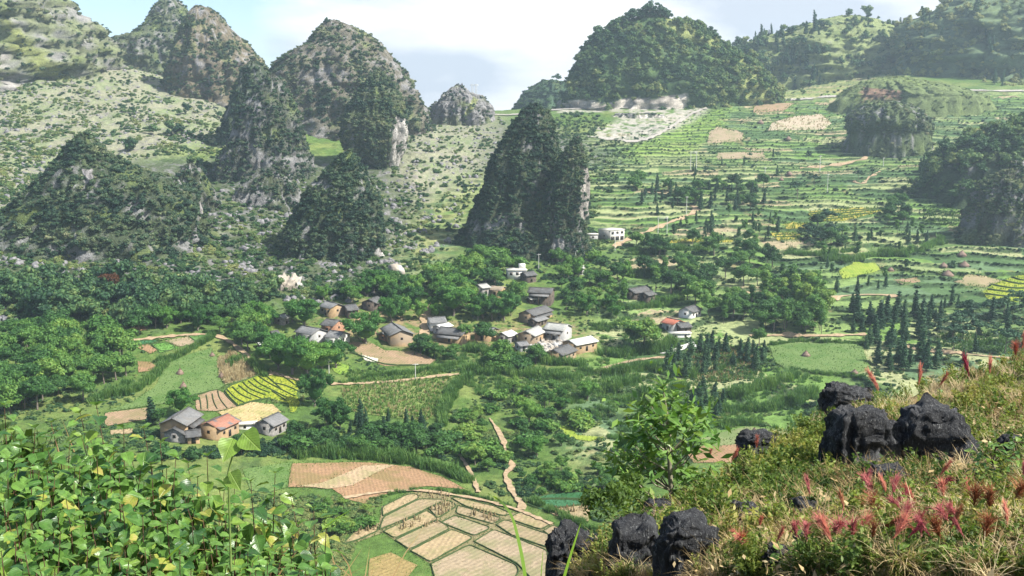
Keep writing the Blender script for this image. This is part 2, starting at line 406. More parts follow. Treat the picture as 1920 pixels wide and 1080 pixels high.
FIELDS = [  # name, colour key, polygon, label
 ('paddy_ground', 'under', z2((-5,908),(70,828),(212,784),(228,690),(370,616),(440,606),(600,630),(640,638),(870,684),(960,725),(1010,718),(1190,788),(1262,830),(1262,915),(1180,935),(1170,1110),(525,1115),(500,1012),(385,942),(300,880),(235,835),(90,890)), 'trampled ground between the harvested paddies'),
 ('ploughed_field', 'soil', [(548,870),(690,867),(770,876),(830,895),(874,918),(800,912),(735,922),(684,945),(655,938),(620,915),(540,914)], 'orange brown ploughed field above the paddy grid'),
 ('harvest_strip', 'pale', [(558,912),(600,908),(650,888),(680,874),(740,873),(700,890),(660,912),(615,918)], 'pale strip across the ploughed field'),
 ('meadow', 'meadow', zl((1370,480+1080-720),(1380,1090)) if False else [(455,880),(545,868),(538,915),(500,925),(470,920)], 'small green meadow beside the ploughed field'),
 ('rice_paddy', 'straw', z2((235,745),(230,695),(370,625),(430,622),(440,645)), 'harvested paddy at the upper left corner of the grid'),
 ('rice_paddy', 'straw2', z2((215,822),(238,752),(440,650),(590,655),(480,705),(400,748)), 'long harvested paddy on the upper left of the grid'),
 ('rice_paddy', 'straw', z2((237,832),(400,756),(482,715),(547,762),(300,872)), 'harvested paddy with standing straw stooks'),
 ('rice_paddy', 'straw2', z2((305,882),(540,768),(612,815),(385,935)), 'narrow harvested paddy left of centre'),
 ('rice_paddy', 'straw', z2((390,942),(622,822),(742,868),(502,1005)), 'wide bare paddy left of centre'),
 ('rice_paddy', 'straw3', z2((505,1015),(720,908),(985,1022),(1000,1060),(960,1110),(530,1110)), 'largest bare paddy at the bottom of the photograph'),
 ('rice_paddy', 'straw2', z2((490,700),(600,655),(653,687),(542,760)), 'small paddy full of straw stooks'),
 ('rice_paddy', 'straw3', z2((560,782),(640,742),(842,812),(750,858)), 'bare paddy in the middle of the grid'),
 ('rice_paddy', 'straw', z2((620,645),(650,640),(860,690),(960,735),(912,745),(700,692)), 'long thin paddy on the top edge of the grid'),
 ('rice_paddy', 'straw2', z2((657,688),(700,699),(903,760),(858,792),(642,730)), 'paddy with straw stooks right of centre'),
 ('rice_paddy', 'straw3', z2((748,890),(855,822),(960,862),(1160,942),(1165,1100),(1070,1100),(990,1013)), 'bare paddy with a pale spill patch'),
 ('rice_paddy', 'straw2', z2((872,795),(917,767),(1170,852),(1180,930),(960,855)), 'long bare paddy on the right of the grid'),
 ('rice_paddy', 'straw', z2((970,742),(1010,725),(1178,790),(1125,823),(950,765)), 'bare paddy on the upper right of the grid'),
 ('rice_paddy', 'straw2', z2((1137,830),(1190,797),(1260,830),(1260,910),(1165,852)), 'small paddy by the dark rocks'),
 ('rice_paddy', 'straw', z2((5,905),(75,832),(200,792),(212,825),(90,882)), 'small paddy with stooks at the left end of the grid'),
 ('fallow_plot', 'fallow', z2((160,985),(280,950),(430,1022),(360,1100),(150,1100)), 'brown and green fallow plot below the paddies'),
 ('vegetable_plot', 'bean', z2((1085,650),(1150,622),(1400,605),(1385,650),(1240,645)), 'dark green vegetable bed above its twin'),
 ('vegetable_plot', 'bean', z2((1050,680),(1085,655),(1240,650),(1370,660),(1350,682),(1120,707)), 'dark green vegetable bed below its twin'),
 ('harvested_plot', 'straw', z2((1140,712),(1400,682),(1392,775),(1250,760)), 'straw coloured plot with stubble by the rocks'),
 ('meadow', 'meadow', z6((-80,620),(120,560),(330,420),(450,200),(640,120),(850,60),(900,150),(905,300),(960,400),(900,440),(700,485),(420,565),(0,625)), 'broad pale green meadow with two haystacks'),
 ('ploughed_field', 'soil2', z6((-110,650),(0,635),(270,602),(282,700),(0,752),(-110,770)), 'brown field left of the ochre farmhouse'),
 ('ploughed_field', 'straw', z6((-60,805),(140,790),(140,832),(-60,850)), 'narrow brown field below the brown field'),
 ('terraced_plot', 'soil2', z6((690,500),(900,440),(962,470),(1080,592),(900,632),(720,625)), 'brown curved terraces beside the bright yellow rice'),
 ('rice_field', 'rice', z6((965,450),(1010,400),(1180,345),(1340,278),(1450,290),(1655,338),(1610,470),(1640,560),(1610,632),(1560,640),(1540,560),(1380,515),(1200,540),(1090,585),(1020,520)), 'bright yellow green terraced rice field'),
 ('straw_field', 'cream', z6((900,640),(1080,592),(1200,550),(1400,570),(1480,640),(1300,700),(1240,760),(1080,745),(1000,700)), 'pale straw field behind the red roofed house'),
 ('maize_field', 'stalk', z6((910,150),(1060,110),(1330,270),(1180,340),(970,390),(920,320)), 'plot of dry maize stalks above the yellow rice'),
 ('ploughed_field', 'soil', z6((190,180),(290,190),(398,252),(190,284)), 'small bare brown plot by the forest edge'),
 ('ploughed_field', 'soil', zl((760,870),(835,858),(885,890),(845,912)), 'bare brown square plot beside the green square'),
 ('seedling_plot', 'bright', zl((852,860),(930,845),(1012,880),(900,905)), 'bright green square seedling plot'),
 ('ploughed_field', 'straw3', zl((930,838),(1060,815),(1108,855),(1012,872)), 'pale bare plot beside the green square'),
 ('vegetable_plot', 'bean', zl((740,842),(925,832),(850,856),(745,868)), 'dark green bed above the brown square'),
 ('vegetable_plot', 'green', zl((1060,812),(1180,800),(1150,845),(1112,850)), 'green plot right of the pale bare plot'),
 ('ploughed_field', 'soil', zl((735,765),(835,752),(830,775),(740,790)), 'small brown plot at the forest foot'),
 ('ploughed_field', 'soil2', zv((905,595),(1000,580),(1150,600),(1260,662),(1500,665),(1725,742),(1650,792),(1250,802),(1030,705)), 'wide brown yard field in front of the village'),
 ('limed_patch', 'white', zv((1035,702),(1200,735),(1192,772),(1090,757)), 'whitish patch in the brown yard field'),
 ('rice_field', 'rice2', zv((750,780),(830,760),(930,800),(935,850),(850,880),(800,850)), 'small bright green paddy under the bamboo'),
 ('maize_field', 'maize', [(640,728),(700,720),(835,708),(862,708),(850,738),(832,762),(800,790),(720,782),(650,770)], 'large yellow green maize field below the village'),
 ('rice_field', 'gold', zr((712,110),(900,95),(1120,88),(1125,105),(1000,140),(900,165),(720,165)), 'golden ripe rice in long strips high on the hillside'),
 ('rice_field', 'gold', zr((560,185),(620,175),(705,180),(700,205),(580,208)), 'small golden rice strip above its larger neighbour'),
 ('rice_field', 'gold', zr((495,235),(600,228),(662,235),(655,268),(540,272)), 'golden oval rice plot in the trees'),
 ('rice_field', 'gold', zr((-80,278),(0,266),(150,268),(285,272),(280,284),(0,284),(-220,300),(-100,282)), 'thin golden rice strip right of the white house'),
 ('rice_field', 'rice', zr((1690,560),(1750,520),(1850,480),(1960,460),(1960,560),(1880,620),(1720,605)), 'yellow terraced rice at the right edge'),
 ('ploughed_field', 'soil2', zr((1190,495),(1310,478),(1345,508),(1230,520)), 'small brown plot on the green hillside'),
 ('fallow_plot', 'brownish', zr((1530,505),(1610,465),(1720,480),(1800,500),(1700,535),(1600,530)), 'dull brown fallow plot beside the yellow terraces'),
 ('ploughed_field', 'soil2', [(1413,196),(1492,192),(1470,208),(1414,212)], 'small reddish plot just under the road'),
 ('fallow_plot', 'pinkish', [(1448,230),(1490,218),(1540,214),(1560,232),(1545,243),(1440,245)], 'pale pinkish stalk plot on the upper hillside'),
 ('fallow_plot', 'straw3', [(1330,248),(1345,238),(1395,250),(1390,264),(1326,270)], 'pale bare plot on the upper hillside'),
 ('fallow_plot', 'straw3', [(1345,285),(1432,286),(1434,296),(1344,299)], 'long pale plot on the middle hillside'),
 ('meadow', 'meadow', zr((480,860),(640,850),(1000,850),(1060,1000),(960,1020),(600,1010),(520,960)), 'green grazing meadow with a haystack under the road'),
 ('rice_field', 'yellowgreen', zr((880,440),(960,400),(1080,400),(1120,440),(960,480),(900,490)), 'yellow green crop in the middle of the hillside'),
 ('ploughed_field', 'soil', [(1288,850),(1330,830),(1400,820),(1420,840),(1390,868),(1300,868)], 'orange plot behind the sapling'),
 ('meadow', 'meadow2', [(1310,822),(1400,800),(1475,808),(1480,822),(1400,832),(1330,838)], 'green strip above the orange plot'),
 ('fallow_plot', 'yellowgreen', z2((1210,235),(1280,240),(1330,290),(1450,300),(1480,300),(1400,325),(1280,305)), 'yellow green curved terrace in the gully'),
 ('rice_field', 'lime', zt((1665,390),(1700,378),(1840,378),(1850,400),(1700,408)), 'bright green plot high at the right'),
]
FCOL = {'under': (0.19,0.165,0.085), 'soil': (0.26,0.162,0.092), 'soil2': (0.27,0.19,0.12), 'pale': (0.33,0.245,0.155), 'meadow': (0.105,0.165,0.05), 'meadow2': (0.16,0.19,0.08),
 'straw': (0.30,0.23,0.135), 'straw2': (0.26,0.205,0.125), 'straw3': (0.285,0.225,0.15), 'fallow': (0.24,0.18,0.075), 'bean': (0.04,0.125,0.055),
 'rice': (0.26,0.29,0.028), 'rice2': (0.17,0.26,0.04), 'gold': (0.33,0.28,0.05), 'cream': (0.38,0.295,0.15), 'stalk': (0.26,0.24,0.13), 'bright': (0.11,0.24,0.05),
 'green': (0.09,0.17,0.05), 'white': (0.55,0.52,0.45), 'maize': (0.155,0.20,0.06), 'brownish': (0.27,0.22,0.13), 'lime': (0.095,0.155,0.04),
 'pinkish': (0.36,0.30,0.22), 'yellowgreen': (0.22,0.28,0.04)}

big = zone(*[f[2] for f in FIELDS], blur=3)
terr_mask = zone([(1100,265),(1330,200),(1700,175),(1980,172),(1980,730),(1500,870),(1200,860),(1060,850),(1100,640),(1180,500),(1120,420)],
                 [(735,300),(900,235),(890,380),(850,470),(745,540),(715,430)], [(1400,90),(1700,90),(1700,180),(1400,200)], blur=8)
terr_mask *= (1 - np.clip(big * 1.3, 0, 1))
rough_mask = zone([(-400,0),(760,60),(760,330),(740,540),(520,560),(400,560),(250,600),(-400,590)], [(760,220),(900,220),(820,330),(760,470),(730,330)], blur=12)
far = np.clip((YY - 1050) / 300, 0, 1)
zz = zz + rough_mask * (fbm(XX / 60, YY / 60, 4, 1) * 6.0 + np.abs(fbm(XX / 14, YY / 14, 4, 5)) * 3.2)
zz = zz + (1 - rough_mask) * (1 - np.clip(big * 1.5, 0, 1)) * (fbm(XX / 45, YY / 45, 4, 2) * 2.2 * np.clip((YY - 300) / 200, 0.2, 1) + fbm(XX / 6, YY / 6, 3, 3) * 0.35)
zz = zz + far * fbm(XX / 160, YY / 160, 4, 9) * 14
# terraces
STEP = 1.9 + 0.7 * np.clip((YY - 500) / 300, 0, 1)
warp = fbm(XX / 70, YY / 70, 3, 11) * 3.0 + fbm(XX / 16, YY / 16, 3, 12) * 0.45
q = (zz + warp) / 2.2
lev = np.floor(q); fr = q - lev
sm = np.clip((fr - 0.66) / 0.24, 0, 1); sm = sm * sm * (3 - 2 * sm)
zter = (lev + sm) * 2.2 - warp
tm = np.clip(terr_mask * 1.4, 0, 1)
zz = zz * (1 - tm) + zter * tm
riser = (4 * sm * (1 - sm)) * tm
G = Ground(AG, DG, zz)

# ground colour
PXg, PYg = proj(XX, YY, zz)
def mixc_(a, b, t): return a * (1 - t[..., None]) + np.array(b) * t[..., None]
n1 = fbm(XX / 40, YY / 40, 5, 21); n2 = fbm(XX / 9, YY / 9, 4, 22); n3 = fbm(XX / 3, YY / 3, 3, 23)
st = lambda v, a, b: np.clip((v - a) / (b - a), 0, 1)
col = np.zeros(XX.shape + (3,)) + np.array((0.075, 0.135, 0.03))
col = mixc_(col, (0.15, 0.19, 0.055), st(n1 + n3 * .4, -0.1, 0.4)); col = mixc_(col, (0.05, 0.09, 0.03), st(n2, 0.1, 0.5) * 0.7)
# crop mosaic on the terraces
seg = np.floor((XX + fbm(XX / 50, YY / 50, 2, 30) * 30 + lev * 37.7) / 34)
hsh = np.sin(lev * 12.9898 + seg * 78.233) * 43758.5453; hsh = hsh - np.floor(hsh)
pal = np.array([(0.10,0.16,0.05),(0.17,0.25,0.08),(0.06,0.115,0.04),(0.25,0.29,0.13),(0.12,0.21,0.05),(0.31,0.26,0.16),(0.08,0.145,0.055),(0.19,0.24,0.10),(0.28,0.30,0.15),(0.10,0.165,0.08)])
tcol = pal[(hsh * 10).astype(int) % 10]
tcol = tcol * (1 + 0.25 * n3)[..., None]
tcol = mixc_(tcol, (0.20, 0.15, 0.08), st(n1 + n2 * 0.6, 0.42, 0.6) * 0.7)
col = col * (1 - tm[..., None]) + tcol * tm[..., None]
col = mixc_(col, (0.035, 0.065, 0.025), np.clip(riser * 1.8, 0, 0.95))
col = mixc_(col, (0.24, 0.25, 0.10), zone([(1400,90),(1700,90),(1690,180),(1560,185),(1440,195)], [(740,300),(900,240),(890,380),(850,470),(745,540),(715,430)], blur=8) * st(n2, -0.3, 0.2) * 0.75)
# bright crop on the terraces under the road, pale stalk plots
lz = zone([(1150,292),(1178,275),(1235,250),(1290,218),(1380,196),(1352,238),(1315,270),(1305,292)], blur=2)
col = mixc_(col, (0.17, 0.27, 0.05), lz * (1 - np.clip(riser * 1.6, 0, 0.9)) * st(n2 + n3, -0.7, -0.2) * 0.85)
# rocky scrub slopes on the left
rk = zone([(-400,380),(100,300),(420,300),(760,300),(740,540),(520,560),(400,560),(250,600),(-400,590)], [(760,220),(1060,240),(1160,300),(980,330),(820,330),(760,470),(730,330)], blur=10)
scr = mixc_(np.zeros(XX.shape + (3,)) + np.array((0.06, 0.075, 0.042)), (0.15, 0.145, 0.15), st(n2 + n3 * 0.6, 0.05, 0.4))
scr = mixc_(scr, (0.14, 0.18, 0.065), st(n1, 0.25, 0.55))
col = col * (1 - rk[..., None] * 0.9) + scr * rk[..., None] * 0.9
# bright dry grass of the upper left bowls and the pass
gr = zone([(-400,180),(120,60),(215,70),(340,100),(420,190),(440,270),(330,290),(240,300),(60,440),(-400,460)], [(770,220),(940,212),(930,260),(890,330),(820,380),(745,350),(750,270)], blur=8)
gcol = mixc_(np.zeros(XX.shape + (3,)) + np.array((0.225, 0.225, 0.155)), (0.165, 0.205, 0.10), st(n1 + n2 * 0.4, -0.1, 0.35))
gcol = mixc_(gcol, (0.19, 0.17, 0.17), st(n2 + n3 * 0.7, 0.12, 0.45) * 0.85)
col = col * (1 - gr[..., None] * 0.95) + gcol * gr[..., None] * 0.95
# spoil of the road cutting
sp = zone([(1180,205),(1330,200),(1310,222),(1240,252),(1200,268),(1120,258),(1110,240),(1150,232)], [(1040,196),(1330,192),(1325,206),(1040,212)], blur=2)
sp = sp * st(n2 + n3 * 0.5, -0.25, 0.05)
col = mixc_(col, (0.36, 0.335, 0.30), sp * 0.85)
vil = zone([(600,570),(720,560),(790,590),(890,610),(1070,600),(1130,650),(1060,680),(960,665),(800,650),(600,640)], blur=6)
col = mixc_(col, (0.26, 0.185, 0.11), vil * st(n2 + n3, -0.2, 0.2) * 0.85)
col = np.clip(col, 0.01, 0.8)

nD, nA = XX.shape
idx = np.arange(nD * nA).reshape(nD, nA)
quads = np.stack([idx[:-1, :-1], idx[:-1, 1:], idx[1:, 1:], idx[1:, :-1]], -1).reshape(-1, 4)
M_ground = vcol_mat('ground_earth', 0.5, 3.0, 0.5, 0.7, 0.5)
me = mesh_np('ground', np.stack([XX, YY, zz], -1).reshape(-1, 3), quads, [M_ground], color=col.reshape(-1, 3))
ground = link('ground', me); tag(ground, 'green valley floor rising into terraced hillsides', kind='structure')
# far plain so that the ground reaches the horizon on every side
M_far = noisy_mat('distant_land', (0.07, 0.10, 0.05), (0.12, 0.15, 0.07), 0.01, bump=0)
vs = []; 
for r_ in (90, 9000):
    for k in range(32):
        t_ = k / 32 * 2 * math.pi; vs.append((math.sin(t_) * r_, math.cos(t_) * r_, -112.0 if r_ < 100 else -150.0))
fs = np.array([(k, (k + 1) % 32, 32 + (k + 1) % 32, 32 + k) for k in range(32)])
tag(link('terrain', mesh_np('terrain', vs, fs, [M_far])), 'low land running out to the horizon beyond the hills', kind='structure')

# ---------------------------------------------------------------- draped patches
FM = {k: noisy_mat('field_' + k, tuple(c * 0.80 for c in v), tuple(min(1, c * 1.18) for c in v), 1.3, bump=0.5, dist=0.25, c3=tuple(v[i] * (0.74, 0.86, 0.70)[i] for i in range(3)), scale2=0.13, rows=(len(k) * 0.5 + 0.9, 0.22 if k not in ('soil', 'soil2') else 0.3, 0.12 if k not in ('meadow', 'meadow2', 'white') else 0.06)) for k, v in FCOL.items()}
M_bund = foliage_mat('grassy_bund', [(0.1, (0.035, 0.06, 0.018)), (0.9, (0.10, 0.13, 0.04))], 0.0, 0.9)
M_path = noisy_mat('trodden_earth', (0.24, 0.175, 0.105), (0.40, 0.30, 0.195), 0.8, bump=0.4, dist=0.1)
M_road = noisy_mat('pale_road', (0.25, 0.235, 0.21), (0.38, 0.355, 0.32), 0.5, bump=0.2)
M_conc = noisy_mat('concrete', (0.40, 0.40, 0.38), (0.55, 0.55, 0.52), 0.7, bump=0.2, dist=0.05)

def densify(poly, step=7.0, closed=True):
    o = []
    n = len(poly)
    for i in range(n if closed else n - 1):
        x1, y1 = poly[i]; x2, y2 = poly[(i + 1) % n]
        k = max(1, int(math.hypot(x2 - x1, (y2 - y1) * 1.6) / step))
        for j in range(k): o.append((x1 + (x2 - x1) * j / k, y1 + (y2 - y1) * j / k))
    if not closed: o.append(poly[-1])
    return np.array(o)

def smooth_line(p, it=2, closed=False):
    p = [tuple(q) for q in p]
    for _ in range(it):
        o = [] if closed else [p[0]]
        n = len(p)
        for i in range(n if closed else n - 1):
            a, b = p[i], p[(i + 1) % n]
            o.append((a[0] * .75 + b[0] * .25, a[1] * .75 + b[1] * .25)); o.append((a[0] * .25 + b[0] * .75, a[1] * .25 + b[1] * .75))
        if not closed: o.append(p[-1])
        p = o
    return p

def drape(name, poly, mat, off=0.12, spacing=3.0, jit=0.4):
    P3 = G.cast(*densify(poly).T)
    xy = P3[:, :2] + np.stack([fbm(P3[:, 0] / 6, P3[:, 1] / 6, 3, 40), fbm(P3[:, 0] / 6, P3[:, 1] / 6, 3, 41)], 1) * jit * np.clip((P3[:, 1:2] - 180) / 120, 0.6, 4)
    mn, mx = xy.min(0), xy.max(0)
    s = max(spacing, math.sqrt((mx - mn).prod() / 1600))
    gx, gy = np.meshgrid(np.arange(mn[0], mx[0], s), np.arange(mn[1], mx[1], s))
    gx = gx.ravel(); gy = gy.ravel()
    k = inpoly(gx, gy, [tuple(v) for v in xy])
    pts = [Vector(v) for v in xy] + [Vector((a, b)) for a, b in zip(gx[k], gy[k])]
    r = delaunay_2d_cdt(pts, [], [list(range(len(xy)))], 1, 1e-4)
    v = np.array([(a.x, a.y) for a in r[0]])
    z = G.h(v[:, 0], v[:, 1]) + off
    fc = np.array([f for f in r[2] if len(f) == 3])
    o = link(name, mesh_np(name, np.column_stack([v, z]), fc, [mat], smooth=True))
    return o

def ribbon(name, line, w, mat, off=0.18, height=0.0, parent=None, step=5.0, sm=2, jitter=0.15):
    l = densify(smooth_line(line, sm) if sm else line, step, False)
    p = G.cast(*l.T)
    # drop jumps caused by terrain lips
    keep = [0]
    for i in range(1, len(p)):
        if np.linalg.norm(p[i, :2] - p[keep[-1], :2]) < 45: keep.append(i)
    p = p[keep]
    for _ in range(2):
        p[1:-1, :2] = (p[:-2, :2] + 2 * p[1:-1, :2] + p[2:, :2]) / 4
    t = np.gradient(p[:, :2], axis=0); t /= np.linalg.norm(t, axis=1)[:, None] + 1e-9
    nrm = np.stack([-t[:, 1], t[:, 0]], 1)
    ww = w / 2 * (1 + jitter * 2 * fbm(np.arange(len(p)) * 0.4, np.zeros(len(p)) + w, 2, len(p)))
    rows = []
    prof = [(-1, 0), (-0.55, 1), (0.55, 1), (1, 0)] if height > 0 else [(-1, 0), (0, 0.02), (1, 0)]
    for sx_, hz in prof:
        xy = p[:, :2] + nrm * (sx_ * ww)[:, None]
        z = G.h(xy[:, 0], xy[:, 1]) + off + hz * height * (1 + 0.5 * fbm(np.arange(len(p)) * 0.7, np.zeros(len(p)), 2, 5))
        rows.append(np.column_stack([xy, z]))
    m = len(prof); n = len(p)
    V_ = np.stack(rows, 1).reshape(-1, 3)
    I = np.arange(n * m).reshape(n, m)
    f = np.stack([I[:-1, :-1], I[:-1, 1:], I[1:, 1:], I[1:, :-1]], -1).reshape(-1, 4)
    return link(name, mesh_np(name, V_, f, [mat], smooth=height == 0), parent)

field_obj = {}
for i, (nm, key, poly, lab) in enumerate(FIELDS):
    o = drape(nm, poly, FM[key], off=0.14 + 0.012 * (i % 9) - (0.08 if nm == 'paddy_ground' else 0) + (0.1 if nm in ('harvest_strip', 'limed_patch') else 0))
    tag(o, lab, kind='structure'); field_obj[lab] = (o, poly)
    if nm == 'rice_paddy': ribbon('bund', poly + [poly[0]], 0.34, M_bund, 0.12, 0.26, o, sm=0, jitter=0.4)
    elif nm in ('vegetable_plot', 'seedling_plot'): ribbon('bund', poly + [poly[0]], 0.5, M_bund, 0.1, 0.25, o, sm=1)
def bunds(lab, lines, w=0.42, h=0.3):
    o = field_obj[lab][0]
    for l in lines: ribbon('bund', l, w, M_bund, 0.2, h, o)
bunds('bright yellow green terraced rice field', [z6(*l) for l in [
 [(985,435),(1060,520),(1150,560)],[(1035,415),(1110,490),(1210,527)],[(1090,400),(1180,475),(1295,520)],[(1130,372),(1190,440),(1340,492)],
 [(1180,362),(1260,430),(1372,468)],[(1225,340),(1290,395),(1360,425),(1520,510)],[(1270,318),(1350,375),(1480,440),(1600,500)],[(1320,300),(1420,382),(1480,440)],
 [(1420,382),(1520,402),(1625,452)],[(1390,452),(1450,490),(1520,540)],[(1545,318),(1632,382)],[(1450,300),(1540,350),(1600,400)],
 [(970,450),(1010,400),(1180,345),(1340,280)],[(965,450),(1020,520),(1090,585)],[(1090,585),(1200,542),(1380,515)]]])
bunds('brown curved terraces beside the bright yellow rice', [z6(*l) for l in [
 [(740,510),(750,560),(755,620)],[(800,490),(815,560),(812,615)],[(855,480),(865,550),(900,615)],[(905,450),(915,520),(990,610)],[(962,470),(1000,520),(1080,592)]]])
bunds('golden ripe rice in long strips high on the hillside', [zr(*l) for l in [
 [(712,122),(900,108),(1120,95)],[(714,135),(900,122),(1100,103)],[(714,148),(900,136),(1040,122)],[(716,160),(850,152),(960,140)]]], 1.0, 0.6)
bunds('golden oval rice plot in the trees', [zr(*l) for l in [[(500,244),(600,240),(660,242)],[(515,257),(600,252),(658,254)]]], 0.8, 0.5)
bunds('yellow terraced rice at the right edge', [zr(*l) for l in [
 [(1700,575),(1800,590),(1940,592)],[(1715,550),(1820,565),(1950,570)],[(1745,525),(1840,545),(1955,545)],[(1800,500),(1880,520),(1955,522)],[(1850,482),(1900,500),(1955,500)]]], 0.9, 0.6)
bunds('broad pale green meadow with two haystacks', [z6(*l) for l in [[(420,565),(700,485),(900,440)]]], 0.5, 0.3)
bunds('wide brown yard field in front of the village', [zv(*l) for l in [[(940,680),(1030,705),(1250,802),(1650,792)]]], 0.5, 0.4)

PATHS = [
 ('path', [(918,786),(934,808),(945,830),(950,858),(966,876),(944,890),(952,903),(958,918),(966,934),(980,946),(978,958)], 1.2, 'winding footpath climbing out of the paddies'),
 ('path', [(645,936),(700,926),(760,921),(800,922),(850,930),(900,938),(965,955),(1035,985)], 0.9, 'footpath along the upper edge of the paddies'),
 ('path', [(860,852),(885,890),(897,925)], 0.9, 'short footpath beside the maize hedge'),
 ('path', [(245,640),(330,630),(400,627),(430,640),(452,658),(478,680),(510,705)], 2.0, 'earth track round the small square plots'),
 ('path', [(510,700),(560,715),(620,722),(690,720),(760,715),(830,705),(862,703)], 1.6, 'earth track below the bamboo and the village'),
 ('path', [(1130,692),(1160,683),(1200,675),(1252,670)], 2.0, 'orange earth track below the cane hedge'),
 ('path', [(1408,632),(1460,629),(1530,631),(1625,628)], 2.6, 'long earth road across the right side of the valley'),
 ('path', [(1700,650),(1745,660),(1800,664),(1860,670),(1930,676)], 1.6, 'pale track running off to the right edge'),
 ('path', [(1150,462),(1190,445),(1225,430),(1262,415),(1300,402),(1308,392),(1296,386)], 2.6, 'earth road climbing past the white concrete house'),
 ('path', [(1500,316),(1560,312),(1600,303),(1628,297),(1618,293)], 3.0, 'pale curving track on the upper hillside'),
 ('path', [(1815,408),(1832,425),(1838,436),(1870,444),(1930,456)], 2.2, 'track crossing the smooth green slope'),
 ('path', [(1780,432),(1840,437)], 1.6, 'short track joining the slope track'),
 ('path', [(795,640),(798,600),(800,580),(818,565)], 3.0, 'bare earth lane between village trees'),
 ('path', [(1600,340),(1618,348),(1625,335),(1650,322)], 2.0, 'small bare track between terraces'),
 ('path', [(1540,560),(1620,552),(1690,556)], 1.6, 'bare terrace edge below the yellow green crop'),
]
for nm, l, w, lab in PATHS:
    tag(ribbon(nm, l, w * 1.25, M_path, 0.45, 0, jitter=0.55), lab, kind='structure')
for nm, l, w, lab in [
 ('road', [(800,222),(860,220),(915,215),(960,218),(1030,207),(1100,204),(1200,204),(1320,200),(1400,193),(1500,187),(1580,180),(1640,176),(1700,172),(1800,170),(1930,172)], 5.5, 'pale mountain road across the pass and along the upper slope'),
 ('road', [(1100,257),(1150,262),(1200,268),(1240,250),(1275,228),(1300,212),(1325,203)], 4.0, 'lower hairpin of the mountain road in the cutting')]:
    tag(ribbon(nm, l, w, M_road, 0.9, 0.25), lab, kind='structure')
tag(ribbon('concrete_lane', [(1243,664),(1270,657),(1304,646)], 3.2, M_conc, 0.3, 0), 'short grey concrete lane behind the cane', kind='structure')
